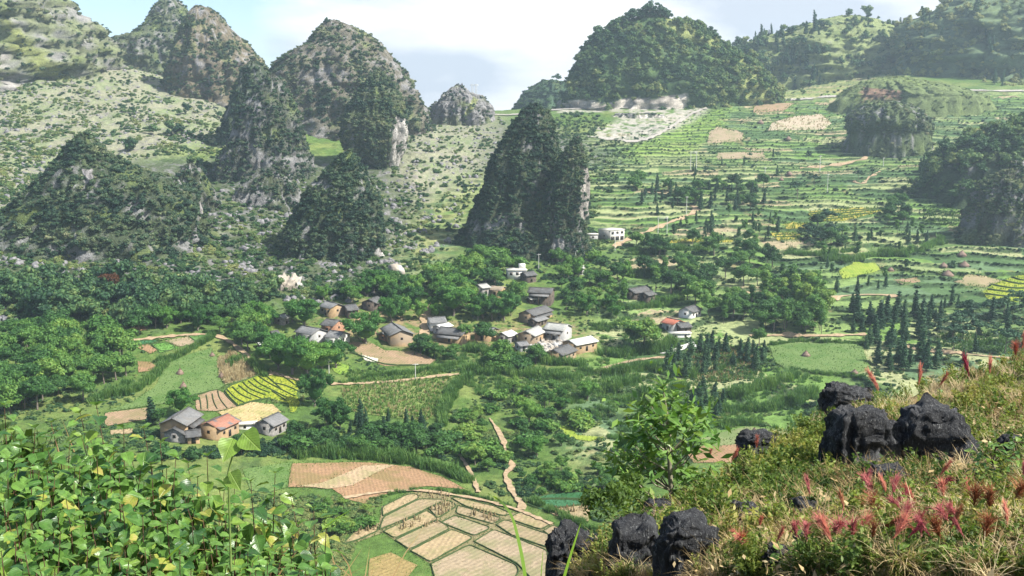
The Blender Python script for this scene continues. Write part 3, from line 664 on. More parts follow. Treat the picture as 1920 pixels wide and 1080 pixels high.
# ---------------------------------------------------------------- karst hills
M_karst = vcol_mat('karst_slope', 0.12, 1.0, 0.6, 1.0, 1.5)
class Hill:
    def __init__(self, name, label, D, left, right, k=0.8, seed=0, base=(0.10, 0.12, 0.07), cliffs=(), rough=1.0, rock=0.35, pale=(0.42, 0.40, 0.38), grass=None, stretch=1.0, lowmul=1.12):
        self.D, self.k, self.seed, self.rough = D, k, seed, rough
        l = np.array(left, float); r = np.array(right, float); ins = 1.7 * F / D * (0.5 if r[-1, 0] - l[-1, 0] < 150 else 1.0); l[:, 0] += ins; r[:, 0] -= ins; l[:, 1] += ins * 0.7; r[:, 1] += ins * 0.7
        self.y0 = min(l[0, 1], r[0, 1]); self.y1 = max(l[-1, 1], r[-1, 1])
        self.l, self.r = l, r; self.cliffs = cliffs; self.low = lowmul; self.rock = rock
        nt_, ns_ = 150, 74
        th = np.linspace(math.pi / 2 + 0.001, math.pi / 2 + 2 * math.pi - 0.001, nt_)   # seam at the back
        s = np.concatenate([np.linspace(0, 1, ns_) ** 1.25, [1.06, 1.14, 1.25, 1.45]])
        T, S_ = np.meshgrid(th, s)
        p = self.surf(T, S_)
        px, py = proj(p[..., 0], p[..., 1], p[..., 2])
        n1 = fbm(p[..., 0] / 26 + p[..., 1] / 31, p[..., 2] / 18, 4, seed + 50); n2 = fbm(p[..., 0] / 7, p[..., 2] / 14 + p[..., 1] / 9, 4, seed + 51)
        c = np.zeros(p.shape) + np.array(base)
        c = mixc_(c, (0.25, 0.245, 0.25), st(n1 + n2 * 0.9, rock - 0.15, rock + 0.15) * 0.85)
        c = mixc_(c, (0.15, 0.20, 0.06), st(-n1 + n2 * 0.4, 0.15, 0.5) * 0.7)
        rib = self.ribs(T, p[..., 2]); c = mixc_(c, (0.23, 0.225, 0.235), rib * 0.9 * (rock < 0.7))
        if grass is not None:
            for gp in grass: c = mixc_(c, (0.22, 0.25, 0.09), inpoly(px, py, gp) * 0.9)
        front = (np.sin(T) < 0.35)
        for cp in cliffs:
            m = (inpoly(px, py, cp) & front).astype(float)
            streak = st(fbm(px / 5, py / 40, 3, seed + 3), -0.35, 0.25)
            c = c * (1 - m[..., None]) + (np.array(pale) * (0.45 + 0.65 * streak[..., None])) * m[..., None]
        n, m_ = T.shape
        I = np.arange(n * m_).reshape(n, m_)
        f = np.stack([I[:-1, :-1], I[:-1, 1:], I[1:, 1:], I[1:, :-1]], -1).reshape(-1, 4)[:, ::-1]
        cap = np.concatenate([I[0, :-1]])[None, ::-1]
        self.o = link(name, mesh_np(name, p.reshape(-1, 3), [f, cap], [M_karst], color=np.clip(c, 0.01, 0.8).reshape(-1, 3), smooth=False))
        tag(self.o, label, kind='structure')
    def ribs(self, T, Z):
        return st(fbm(T * 11 + self.seed, Z / 26, 3, self.seed + 12), 0.30, 0.42) * st(fbm(T * 3, Z / 18, 2, self.seed + 13), -0.25, 0.05)
    def surf(self, T, S_):
        s = np.clip(S_, 0, 1)
        py = self.y0 + (self.y1 - self.y0) * s
        xl = np.interp(py, self.l[:, 1], self.l[:, 0]); xr = np.maximum(np.interp(py, self.r[:, 1], self.r[:, 0]), xl + 3)
        cx_, w_ = (xl + xr) / 2, np.maximum((xr - xl) / 2, 0.5)
        a0, e = ray(cx_, py); a1, _ = ray(cx_ + w_, py)
        D = self.D
        X0 = a0 * D; W = (a1 - a0) * D; Z = e * D
        ex = np.maximum(S_ - 1, 0)
        Z = Z - ex * 90; W = W * (1 + ex * (self.low - 1) * 8)
        n = fbm(T * 2.2 + self.seed, Z / 24, 4, self.seed + 1) * 0.17 - np.abs(fbm(T * 4.2 + self.seed, Z / 40, 3, self.seed + 2)) * 0.26 + 0.06 + fbm(T * 9, Z / 7, 3, self.seed + 8) * 0.10
        # vertical flutes and ledges
        led = fbm(T * 1.5, Z / 7, 3, self.seed + 4) * 0.06
        rr = 1 + (n + led) * self.rough * np.clip(s * 4, 0.25, 1)
        sil = np.abs(np.cos(T)) ** 6                              # keep the traced outline close
        rr = rr * (1 - sil * 0.4) + sil * 0.4
        x = X0 + W * np.cos(T) * rr
        y = D + W * self.k * np.sin(T) * rr
        z = Z + (fbm(T * 3, S_ * 9, 3, self.seed + 6) * 1.6 + fbm(T * 8, S_ * 20, 3, self.seed + 16) * 1.6) * self.rough
        return np.stack([x, y, z], -1)
    def bushes(self, n, seed, smin=0.0, back=0.15, gap=0.45, pgap=0.85):
        rs = np.random.RandomState(seed)
        m = n * 4
        s = rs.rand(m) * 1.22; T = rs.uniform(math.pi - back * 2, 2 * math.pi + back * 2, m)
        py = self.y0 + (self.y1 - self.y0) * np.minimum(s, 1)
        w = np.interp(py, self.r[:, 1], self.r[:, 0]) - np.interp(py, self.l[:, 1], self.l[:, 0])
        keep = rs.rand(m) < w / w.max()
        s, T = s[keep], T[keep]
        p = self.surf(T, s)
        px, py = proj(p[:, 0], p[:, 1], p[:, 2])
        dens = fbm(p[:, 0] / 26 + p[:, 1] / 31, p[:, 2] / 18, 4, self.seed + 50)
        ok = (dens < gap) | (rs.rand(len(dens)) > pgap)
        ok &= ~((self.ribs(T, p[:, 2]) > 0.4) & (rs.rand(len(dens)) < 0.85) & (self.rock < 0.7))
        for cp in self.cliffs: ok &= ~(inpoly(px, py, cp) & (rs.rand(len(px)) < 0.93))
        ok &= s >= smin
        return p[ok][:n]

H = {}
H['far_left'] = Hill('mountain', 'high scrubby mountain at the upper left corner with grey cliffs', 1010,
    [(-260,-150),(-420,0),(-500,120),(-560,260)], [(-60,-150),(70,-40),(120,2),(150,28),(180,58),(200,110),(215,160),(230,220),(250,260)], 0.6, 3,
    base=(0.17,0.19,0.11), rock=0.2, cliffs=[[(0,150),(30,155),(95,185),(90,225),(60,215),(20,190),(0,200)],[(0,95),(18,100),(12,130),(0,128)]],
    grass=[[(0,10),(40,60),(120,130),(170,160),(150,190),(60,130),(0,70)]])
H['twin_a'] = Hill('karst_hill', 'pointed karst peak touching the top edge of the photograph', 1130,
    [(300,-6),(285,14),(268,45),(248,62),(222,68),(205,85),(190,140),(180,190)], [(318,-6),(342,2),(354,18),(372,60),(400,120),(420,160),(430,190)], 0.8, 11, rock=0.3)
H['twin_b'] = Hill('karst_hill', 'broad brown topped karst peak right of the topmost one', 1000,
    [(362,9),(350,22),(338,48),(322,95),(312,140),(305,190),(300,235)], [(380,9),(408,20),(432,48),(455,72),(478,98),(500,122),(520,175),(535,235)], 0.8, 14, base=(0.15,0.13,0.09), rock=0.45)
H['mid'] = Hill('karst_hill', 'large rounded karst peak in the middle with a brown rocky crown', 900,
    [(608,36),(592,52),(575,80),(545,95),(520,116),(495,150),(480,200),(470,260)], [(630,35),(655,44),(692,62),(716,80),(742,108),(764,140),(785,175),(800,205),(815,260)], 0.7, 17, base=(0.14,0.13,0.10), rock=0.35)
H['dark_back'] = Hill('karst_hill', 'small dark karst tip behind the dark pointed hill', 780,
    [(466,112),(448,128),(436,165),(420,215),(400,280),(390,340)], [(484,112),(500,122),(520,150),(545,200),(560,260),(570,330)], 0.8, 21, base=(0.06,0.08,0.05), rock=0.5)
H['dark'] = Hill('karst_hill', 'dark pointed karst hill left of centre covered in scrub', 690,
    [(500,136),(480,160),(455,190),(438,225),(425,262),(410,305),(385,350),(350,400)], [(518,136),(536,155),(556,190),(570,225),(578,268),(590,320),(605,360),(625,400)], 0.8, 23, base=(0.08,0.09,0.07), rock=0.3)
H['cliffy'] = Hill('karst_hill', 'steep karst tower with a pale cliff down its right side', 740,
    [(706,133),(690,146),(672,170),(655,195),(640,225),(640,262),(655,290),(690,306)], [(722,133),(738,155),(752,180),(762,215),(767,245),(762,275),(752,300),(748,312)], 0.8, 27, base=(0.09,0.11,0.06),
    cliffs=[[(742,215),(768,225),(768,270),(752,312),(728,312),(735,265)]], rock=0.4)
H['left_forest'] = Hill('karst_hill', 'broad dark forested karst hill on the left', 520,
    [(145,246),(124,266),(100,298),(76,335),(40,372),(0,405),(-50,440),(-130,540)], [(172,248),(200,272),(235,300),(290,322),(330,332),(362,362),(385,400),(395,450),(398,500),(402,540)], 0.62, 31, base=(0.06,0.08,0.045), rock=0.35,
    cliffs=[[(374,378),(383,378),(380,400),(376,420),(371,418)],[(152,315),(172,318),(176,345),(160,348)]], pale=(0.36,0.34,0.34))
H['mid_forest'] = Hill('karst_hill', 'dark wooded karst hill above the white quarry scar', 520,
    [(640,280),(625,296),(606,318),(580,348),(556,385),(530,425),(510,470),(495,530)], [(664,280),(678,298),(694,325),(708,352),(716,382),(721,420),(722,470),(724,530)], 0.8, 35, base=(0.06,0.08,0.045), rock=0.32,
    cliffs=[[(700,468),(716,462),(735,480),(752,470),(752,500),(718,512),(712,490)]], pale=(0.5,0.48,0.47))
H['centre'] = Hill('karst_hill', 'tall dark conical karst hill in the centre of the valley', 565,
    [(988,192),(972,208),(955,228),(938,256),(922,290),(908,325),(898,360),(882,395),(862,430),(835,480)], [(1012,192),(1032,206),(1044,228),(1050,262),(1056,300),(1062,340),(1070,385),(1080,420),(1090,480)], 0.8, 41, base=(0.055,0.07,0.04), rock=0.5, rough=0.9)
H['centre_small'] = Hill('karst_hill', 'smaller dark karst spire with a pale rock face beside the central hill', 545,
    [(1076,256),(1062,272),(1048,292),(1034,325),(1022,365),(1010,410),(1000,470)], [(1090,256),(1098,280),(1104,308),(1108,345),(1106,385),(1104,410),(1098,430),(1110,470)], 0.8, 45, base=(0.06,0.07,0.045), rock=0.5, rough=0.8,
    cliffs=[[(1094,312),(1112,318),(1115,395),(1094,412),(1084,398),(1090,378),(1088,352),(1096,334)]], pale=(0.34,0.315,0.29))
H['shoulder'] = Hill('karst_hill', 'rocky grey shoulder between the left forested hill and the dark pointed one', 590,
    [(352,304),(335,314),(322,330),(312,356),(300,400),(290,480),(280,545)], [(366,304),(385,318),(402,346),(420,385),(440,430),(462,490),(490,545)], 0.7, 91, base=(0.07,0.085,0.05), rock=0.25, rough=1.3)
H['apron'] = Hill('karst_hill', 'broken rocky apron below the dark pointed hill', 610,
    [(500,318),(470,330),(440,352),(410,395),(385,450),(365,545)], [(530,322),(560,345),(590,385),(610,430),(630,480),(650,545)], 0.45, 93, base=(0.075,0.09,0.055), rock=0.12, rough=1.4)
H['pass_rock'] = Hill('karst_hill', 'small rocky knob in the pass carrying twin pylons', 960,
    [(855,160),(840,168),(828,182),(812,198),(806,225)], [(868,160),(882,172),(893,178),(905,180),(920,196),(928,225)], 0.8, 51, base=(0.12,0.12,0.10), rock=-0.1, rough=1.6,
    grass=[[(888,182),(898,186),(880,216),(868,218)]])
H['blue'] = Hill('wooded_hill', 'small blue green wooded hill in the pass', 1300,
    [(1018,149),(1000,158),(982,172),(965,196),(950,225)], [(1048,152),(1075,150),(1100,170),(1130,225)], 0.8, 55, base=(0.05,0.09,0.05), rock=0.9)
H['big_right'] = Hill('wooded_hill', 'large rounded wooded hill above the road cutting', 1060,
    [(1210,24),(1190,30),(1150,48),(1118,66),(1098,92),(1085,120),(1070,150),(1056,178),(1046,196),(1040,215)], [(1232,24),(1270,36),(1320,52),(1350,78),(1378,100),(1408,110),(1430,132),(1446,158),(1460,182),(1470,215)], 0.42, 61, base=(0.07,0.12,0.045), rock=0.8,
    cliffs=[[(1040,215),(1046,188),(1072,188),(1100,186),(1130,196),(1180,182),(1230,186),(1252,178),(1290,176),(1290,212)]], pale=(0.55,0.5,0.44),
    grass=[[(1240,30),(1330,60),(1350,90),(1300,80),(1230,50)],[(1380,100),(1440,135),(1470,215),(1400,190),(1360,120)]])
H['pale_top'] = Hill('wooded_hill', 'rounded hill with a pale grassy top at the upper right', 1330,
    [(1570,29),(1540,34),(1505,48),(1470,56),(1430,68),(1395,82),(1370,110),(1360,150)], [(1610,28),(1650,36),(1672,48),(1692,70),(1720,100),(1740,150)], 0.6, 65, base=(0.20,0.24,0.10), rock=0.7)
H['right_forest'] = Hill('wooded_hill', 'big forested hill rising out of the upper right corner', 1240,
    [(1860,-60),(1800,-10),(1765,14),(1740,26),(1700,46),(1690,62),(1684,90),(1680,125),(1670,150)], [(2000,-70),(2100,-40),(2200,10),(2260,80),(2300,150)], 0.6, 69, base=(0.12,0.17,0.09), rock=0.8)
H['knoll'] = Hill('knoll', 'bushy overhanging knoll in the middle of the right slope', 850,
    [(1640,188),(1616,196),(1600,208),(1590,222),(1588,236),(1594,248)], [(1676,188),(1706,196),(1730,208),(1742,222),(1744,236),(1740,248)], 0.8, 73, base=(0.08,0.11,0.05), rock=0.4)
H['road_bank'] = Hill('knoll', 'grassy bank above the mountain road with a brown cut face', 1000,
    [(1650,142),(1615,152),(1590,165),(1570,182)], [(1700,143),(1750,151),(1800,162),(1850,178)], 0.5, 75, base=(0.13,0.17,0.07), rock=0.9,
    cliffs=[[(1620,164),(1690,170),(1690,184),(1610,184)]], pale=(0.26,0.17,0.12))
H['right_wood'] = Hill('wooded_hill', 'dark wooded hill at the right edge', 700,
    [(1950,208),(1925,222),(1885,240),(1840,256),(1795,272),(1765,290),(1750,312)], [(2050,180),(2150,220),(2200,315)], 0.5, 79, base=(0.06,0.09,0.045), rock=0.6)
H['right_rock'] = Hill('rocky_mound', 'grey rocky mound at the right edge below the dark wood', 590,
    [(1890,312),(1862,326),(1836,348),(1822,370),(1815,392)], [(1930,300),(2000,320),(2050,360),(2070,395)], 0.5, 83, base=(0.09,0.10,0.065), rock=0.15, rough=1.5)
H['road_face'] = Hill('karst_hill', 'low limestone ledges scraped by the road works', 975,
    [(1150,215),(1120,225),(1100,240),(1095,256)], [(1230,212),(1262,222),(1270,238),(1262,258)], 0.25, 87, base=(0.10,0.12,0.08), rock=0.0, rough=1.8,
    cliffs=[[(1150,215),(1175,215),(1160,255),(1145,255)],[(1195,215),(1215,215),(1205,256),(1185,256)],[(1225,215),(1262,220),(1262,240),(1235,258),(1215,258)]], pale=(0.58,0.54,0.48))

# ---------------------------------------------------------------- foliage prototypes (unit size, shared by every plant)
def lobes_cloud(rs, lobes, n):
    """points + normals on a set of ellipsoid lobes (cx,cy,cz,rx,ry,rz)"""
    L = np.array(lobes, float)
    ar = (L[:, 3] * L[:, 4] * L[:, 5]) ** (2 / 3); k = rs.choice(len(L), n, p=ar / ar.sum())
    d = rs.normal(size=(n, 3)); d /= np.linalg.norm(d, axis=1)[:, None]
    d[:, 2] = np.where(d[:, 2] < -0.3, -d[:, 2] * 0.8, d[:, 2])
    r = rs.uniform(0.72, 1.06, n)
    p = L[k, :3] + d * L[k, 3:] * r[:, None]
    return p, d

def cards(p, nrm, size, rs, asp=0.55, droop=0.0, up=0.0, rnd=0.8):
    n = len(p)
    nn = nrm + rs.normal(size=(n, 3)) * rnd; nn[:, 2] += up
    nn /= np.linalg.norm(nn, axis=1)[:, None]
    t = np.cross(nn, rs.normal(size=(n, 3))); t /= np.linalg.norm(t, axis=1)[:, None] + 1e-9
    t[:, 2] -= droop; t /= np.linalg.norm(t, axis=1)[:, None] + 1e-9
    b = np.cross(nn, t); b /= np.linalg.norm(b, axis=1)[:, None] + 1e-9
    s = size * rs.uniform(0.6, 1.35, n)[:, None]
    v = np.stack([p - t * s * 0.5, p + b * s * asp * 0.5 + nn * s * 0.06, p + t * s * 0.5, p - b * s * asp * 0.5 + nn * s * 0.06], 1).reshape(-1, 3)
    return v, np.arange(4 * n).reshape(n, 4)

def ico(lobe, sub=2, shrink=0.74, seed=0):
    bm = bmesh.new(); bmesh.ops.create_icosphere(bm, subdivisions=sub, radius=1)
    v = np.array([q.co for q in bm.verts]); f = np.array([[q.index for q in a.verts] for a in bm.faces]); bm.free()
    v = v * (1 + 0.22 * fbm(v[:, 0] * 2 + seed, v[:, 1] * 2 + v[:, 2] * 1.7, 2, seed))[:, None]
    return v * np.array(lobe[3:]) * shrink + np.array(lobe[:3]), f

def crown_mesh(name, lobes, ncards, size, seed, mat, asp=0.55, droop=0.0, up=0.3, core=True, rnd=0.8):
    rs = np.random.RandomState(seed)
    p, d = lobes_cloud(rs, lobes, ncards)
    v, f = cards(p, d, size, rs, asp, droop, up, rnd)
    V_, F4, F3 = [v], [f], []
    n = len(v)
    if core:
        for i, l in enumerate(lobes):
            cv, cf = ico(l, 1, 0.74, seed + i); F3.append(cf + n); V_.append(cv); n += len(cv)
    return mesh_np(name, np.concatenate(V_), F4 + F3, [mat])

def tube(pts, rad, n=6):
    pts = np.array(pts, float); m = len(pts)
    rad = np.broadcast_to(rad, (m,))
    t = np.gradient(pts, axis=0); t /= np.linalg.norm(t, axis=1)[:, None] + 1e-9
    ref = np.array([1.0, 0.13, 0.05]); 
    a = np.cross(t, ref); bad = np.linalg.norm(a, axis=1) < 0.2
    a[bad] = np.cross(t[bad], np.array([0, 1.0, 0])); a /= np.linalg.norm(a, axis=1)[:, None]
    b = np.cross(t, a)
    an = np.arange(n) / n * 2 * math.pi
    v = pts[:, None] + (a[:, None] * np.cos(an)[None, :, None] + b[:, None] * np.sin(an)[None, :, None]) * rad[:, None, None]
    I = np.arange(m * n).reshape(m, n)
    f = np.stack([I[:-1], np.roll(I[:-1], -1, 1), np.roll(I[1:], -1, 1), I[1:]], -1).reshape(-1, 4)
    return v.reshape(-1, 3), f

def join(parts):
    V_, F_, n = [], [], 0
    for v, f in parts:
        V_.append(v); F_.append(np.asarray(f) + n); n += len(v)
    return np.concatenate(V_), F_

def trunk_mesh(name, h, r, seed, mat, limbs=4, lean=0.15, start=0.5, spread=0.3):
    rs = np.random.RandomState(seed)
    zs = np.linspace(0, h, 6)
    pts = np.column_stack([np.cumsum(rs.normal(0, lean * h / 16, 6)), np.cumsum(rs.normal(0, lean * h / 16, 6)), zs]); pts[:, :2] -= pts[0, :2]
    parts = [tube(pts, np.linspace(r, r * 0.4, 6), 6)]
    for i in range(limbs):
        z0 = rs.uniform(start, 0.92) * h; a = rs.rand() * 6.28
        b = np.array([np.interp(z0, zs, pts[:, 0]), np.interp(z0, zs, pts[:, 1]), z0]); d = np.array([math.cos(a), math.sin(a), 0.9])
        parts.append(tube([b, b + d * h * spread * 0.5, b + d * h * spread * np.array([1, 1, 1.1])], [r * 0.45, r * 0.3, r * 0.12], 4))
    v, f = join(parts)
    return mesh_np(name, v, f, [mat], smooth=True)

BROAD = foliage_mat('broadleaf', [(0.0, (0.016, 0.048, 0.016)), (0.4, (0.045, 0.125, 0.030)), (0.75, (0.105, 0.22, 0.042)), (1.0, (0.20, 0.30, 0.06))], 0.3)
BAMBOO = foliage_mat('bamboo_leaf', [(0.0, (0.018, 0.060, 0.018)), (0.45, (0.050, 0.15, 0.032)), (0.8, (0.11, 0.25, 0.045)), (1.0, (0.20, 0.34, 0.07))], 0.35)
CYPR = foliage_mat('cypress_needle', [(0.0, (0.014, 0.044, 0.024)), (0.5, (0.034, 0.092, 0.042)), (1.0, (0.085, 0.165, 0.06))], 0.15)
SCRUB = foliage_mat('scrub', [(0.0, (0.012, 0.040, 0.024)), (0.3, (0.036, 0.095, 0.038)), (0.55, (0.080, 0.155, 0.050)), (0.8, (0.17, 0.23, 0.075)), (1.0, (0.27, 0.29, 0.11))], 0.25)
KSCRUB = foliage_mat('karst_scrub', [(0.0, (0.013, 0.036, 0.026)), (0.3, (0.034, 0.078, 0.042)), (0.55, (0.080, 0.130, 0.062)), (0.8, (0.17, 0.20, 0.10)), (1.0, (0.28, 0.28, 0.16))], 0.2)
CANE = foliage_mat('cane_leaf', [(0.0, (0.036, 0.096, 0.024)), (0.5, (0.084, 0.186, 0.042)), (1.0, (0.180, 0.288, 0.072))], 0.4)
DRY = foliage_mat('dry_stalk', [(0.0, (0.16, 0.11, 0.05)), (0.5, (0.32, 0.25, 0.13)), (1.0, (0.48, 0.41, 0.24))], 0.15, 0.8)
BARK = noisy_mat('bark', (0.10, 0.085, 0.07), (0.22, 0.19, 0.16), 3.0)

def lobes_broad(rs, n=7, flat=0.75, top=1.0):
    L = [(0, 0, 0.62, 0.30, 0.30, 0.26)]
    for i in range(n):
        a = i / n * 6.28 + rs.uniform(-.4, .4); r = rs.uniform(0.16, 0.34); z = rs.uniform(0.42, 0.80)
        s = rs.uniform(0.15, 0.24); L.append((math.cos(a) * r, math.sin(a) * r, z, s, s, s * flat))
    L.append((rs.uniform(-.1, .1), rs.uniform(-.1, .1), 0.84, 0.17, 0.17, 0.15))
    return L
def lobes_bamboo(rs):
    L = [(0, 0, 0.42, 0.26, 0.26, 0.34)]
    for i in range(13):
        a = i / 13 * 6.28 * 2 + rs.uniform(-.3, .3); r = rs.uniform(0.12, 0.42); z = 0.93 - r * 0.9 + rs.uniform(-.12, .06)
        L.append((math.cos(a) * r, math.sin(a) * r, z, rs.uniform(.09, .15), rs.uniform(.09, .15), rs.uniform(.09, .16)))
    return L
def lobes_cyp(rs, w=0.16):
    L = []
    for i in range(9):
        z = 0.14 + i * 0.098; r = w * (1 - (i / 9) ** 1.3 * 0.85) * rs.uniform(0.8, 1.15)
        L.append((rs.uniform(-.02, .02), rs.uniform(-.02, .02), z, r, r, 0.075))
    return L
def lobes_shrub(rs, n=5):
    L = [(0, 0, 0.25, 0.5, 0.5, 0.42)]
    for i in range(n):
        a = rs.rand() * 6.28; r = rs.uniform(0.25, 0.5); s = rs.uniform(0.2, 0.38)
        L.append((math.cos(a) * r, math.sin(a) * r, rs.uniform(0.15, 0.5), s, s, s * 0.85))
    return L
def lobes_tall(rs):
    L = []
    for i in range(8):
        z = 0.42 + i * 0.072; a = rs.rand() * 6.28; r = rs.uniform(0, 0.10)
        s = rs.uniform(0.09, 0.15); L.append((math.cos(a) * r, math.sin(a) * r, z, s, s, s * 0.9))
    return L

TREE = {}
def mk_tree(kind, i, lobes, nc, size, mat, th, tr, limbs=4, asp=0.55, droop=0.0, up=0.3, start=0.5, spread=0.3, rnd=0.8):
    TREE.setdefault(kind, []).append((trunk_mesh('trunk', th, tr, 100 + i, BARK, limbs, start=start, spread=spread), crown_mesh('crown', lobes, nc, size, 200 + i, mat, asp, droop, up, rnd=rnd)))
rs = np.random.RandomState(5)
for i in range(6): mk_tree('broad', i, lobes_broad(rs, 6 + i % 3), 1300, 0.072, BROAD, 0.62, 0.028)
for i in range(4): mk_tree('bamboo', 20 + i, lobes_bamboo(rs), 1700, 0.085, BAMBOO, 0.5, 0.03, 6, 0.28, 0.7, 0.1, start=0.1, spread=0.5)
for i in range(4): mk_tree('cypress', 40 + i, lobes_cyp(rs, 0.13 + 0.02 * i), 900, 0.065, CYPR, 0.9, 0.014, 0, 0.5, 0.25, 0.1)
for i in range(4): mk_tree('tall', 60 + i, lobes_tall(rs), 700, 0.06, BROAD, 0.8, 0.012, 3, start=0.45, spread=0.15)
for i in range(3): mk_tree('shrub', 80 + i, lobes_shrub(rs), 500, 0.17, BROAD, 0.3, 0.03, 2)
for i in range(3): mk_tree('pine', 90 + i, [(l[0] * 1.4, l[1] * 1.4, 0.30 + l[2] * 0.7, l[3] * 0.8, l[4] * 0.8, l[5] * 0.6) for l in lobes_broad(rs, 6)], 500, 0.09, CYPR, 0.75, 0.02, 5)

tree_count = [0]
def tree(kind, pos, h, label, cat='tree', group=None, tint=None, wide=1.0, name=None, seedv=None):
    k = tree_count[0]; tree_count[0] += 1
    r_ = random.Random(9000 + k)
    tm_, cm_ = TREE[kind][k % len(TREE[kind])]
    nm = name or {'broad': 'broadleaf_tree', 'bamboo': 'bamboo_clump', 'cypress': 'cypress_tree', 'tall': 'slender_tree', 'shrub': 'shrub', 'pine': 'pine_tree'}[kind]
    e = empty(nm, (pos[0], pos[1], pos[2] - h * 0.02), r_.uniform(0, 6.28), (h * wide, h * wide, h), label, cat, group)
    link('trunk' if kind != 'bamboo' else 'culms', tm_, e)
    e.rotation_euler[0] = r_.gauss(0, .04); e.rotation_euler[1] = r_.gauss(0, .04)
    c = link('crown', cm_, e); c['tint'] = r_.uniform(0.25, 0.7) if tint is None else tint + r_.uniform(-.12, .44)
    return e

# ---------------------------------------------------------------- scatter of uncountable cover (points -> instances)
protos = bpy.data.collections.new('plant_prototypes')
PCOL = {}
def proto_set(key, meshes):
    c = bpy.data.collections.new('proto_' + key); PCOL[key] = (c, len(meshes))
    for i, m in enumerate(meshes):
        o = bpy.data.objects.new('%s_%02d' % (key, i), m); c.objects.link(o)
def scatter(name, key, pts, scale, label, cat=None, tint=(0.2, 0.7), seed=0, zs=1.0, tilt=0.15, kind='stuff', sink=0.0, yaw=None, tints=None):
    n = len(pts)
    if n == 0: return None
    rs_ = np.random.RandomState(seed + 77)
    c, cnt = PCOL[key]
    pts = np.asarray(pts, float).copy()
    sc = np.broadcast_to(scale, (n,)) * (0.5 + 1.25 * rs_.rand(n) ** 2.0)
    pts[:, 2] -= sink * sc
    me = bpy.data.meshes.new(name); me.vertices.add(n); me.vertices.foreach_set('co', pts.astype(np.float32).ravel())
    def at(nm, typ, arr):
        a = me.attributes.new(nm, typ, 'POINT'); a.data.foreach_set('vector' if typ == 'FLOAT_VECTOR' else 'value', np.ascontiguousarray(arr).ravel())
    at('pscale', 'FLOAT_VECTOR', np.stack([sc, sc, sc * zs * rs_.uniform(0.8, 1.2, n)], 1).astype(np.float32))
    rot = np.stack([rs_.normal(0, tilt, n), rs_.normal(0, tilt, n), rs_.uniform(0, 6.28, n) if yaw is None else yaw], 1)
    at('prot', 'FLOAT_VECTOR', rot.astype(np.float32))
    at('tint', 'FLOAT', (rs_.uniform(tint[0], tint[1], n) if tints is None else tints).astype(np.float32))
    at('pidx', 'INT', rs_.randint(0, cnt, n).astype(np.int32))
    o = link(name, me); tag(o, label, cat, kind=kind)
    g = bpy.data.node_groups.new('scatter_' + name, 'GeometryNodeTree')
    g.interface.new_socket('Geometry', in_out='INPUT', socket_type='NodeSocketGeometry')
    g.interface.new_socket('Geometry', in_out='OUTPUT', socket_type='NodeSocketGeometry')
    gi = g.nodes.new('NodeGroupInput'); go = g.nodes.new('NodeGroupOutput')
    ip = g.nodes.new('GeometryNodeInstanceOnPoints'); ci = g.nodes.new('GeometryNodeCollectionInfo')
    ci.inputs['Collection'].default_value = c; ci.inputs['Separate Children'].default_value = True; ci.inputs['Reset Children'].default_value = True
    def na(nm, typ):
        a = g.nodes.new('GeometryNodeInputNamedAttribute'); a.data_type = typ; a.inputs['Name'].default_value = nm; return a.outputs['Attribute']
    g.links.new(gi.outputs[0], ip.inputs['Points']); g.links.new(ci.outputs[0], ip.inputs['Instance'])
    ip.inputs['Pick Instance'].default_value = True
    g.links.new(na('pidx', 'INT'), ip.inputs['Instance Index'])
    er = g.nodes.new('FunctionNodeEulerToRotation'); g.links.new(na('prot', 'FLOAT_VECTOR'), er.inputs[0])
    g.links.new(er.outputs[0], ip.inputs['Rotation']); g.links.new(na('pscale', 'FLOAT_VECTOR'), ip.inputs['Scale'])
    g.links.new(ip.outputs[0], go.inputs[0])
    md = o.modifiers.new('scatter', 'NODES'); md.node_group = g
    return o

proto_set('scrub', [crown_mesh('scrub', lobes_shrub(rs, 4 + i % 3), 220, 0.26, 300 + i, SCRUB) for i in range(5)])
proto_set('kscrub', [crown_mesh('scrub', lobes_shrub(rs, 4 + i % 3), 220, 0.24, 360 + i, KSCRUB) for i in range(5)])
proto_set('wood', [crown_mesh('wood', [(l[0], l[1], l[2], l[3], l[4], l[5]) for l in lobes_broad(rs, 6)], 330, 0.12, 320 + i, SCRUB) for i in range(4)])
proto_set('conifer', [crown_mesh('conifer', lobes_cyp(rs, 0.15), 260, 0.10, 340 + i, CYPR, 0.5, 0.25, 0.1) for i in range(3)])

def blades(name, n, h, w, seed, mat, spread=0.5, bend=0.6, base=0.15, segs=3):
    rs_ = np.random.RandomState(seed); V_, F_ = [], []
    for i in range(n):
        a = rs_.rand() * 6.28; r0 = base * math.sqrt(rs_.rand()); a0 = rs_.rand() * 6.28
        b = np.array([math.cos(a0) * r0, math.sin(a0) * r0, 0]); d = np.array([math.cos(a), math.sin(a), 0]); s = np.array([-d[1], d[0], 0])
        hh = h * rs_.uniform(0.6, 1.1); sp = spread * rs_.uniform(0.3, 1.2); bd = bend * rs_.uniform(0.3, 1.3)
        k = len(V_)
        for j in range(segs + 1):
            t = j / segs
            c_ = b + d * sp * hh * t ** 1.6 + np.array([0, 0, hh * (t - bd * 0.5 * t ** 3)])
            ww = w * (1 - t) ** 0.7 * 0.5 if j < segs else 0.002 * w
            V_ += [c_ - s * ww, c_ + s * ww]
        for j in range(segs): F_.append((k + 2 * j, k + 2 * j + 1, k + 2 * j + 3, k + 2 * j + 2))
    return mesh_np(name, np.array(V_), np.array(F_), [mat])
proto_set('cane', [blades('cane', 70, 1.0, 0.065, 400 + i, CANE, 0.42, 0.7, 0.42) for i in range(4)])
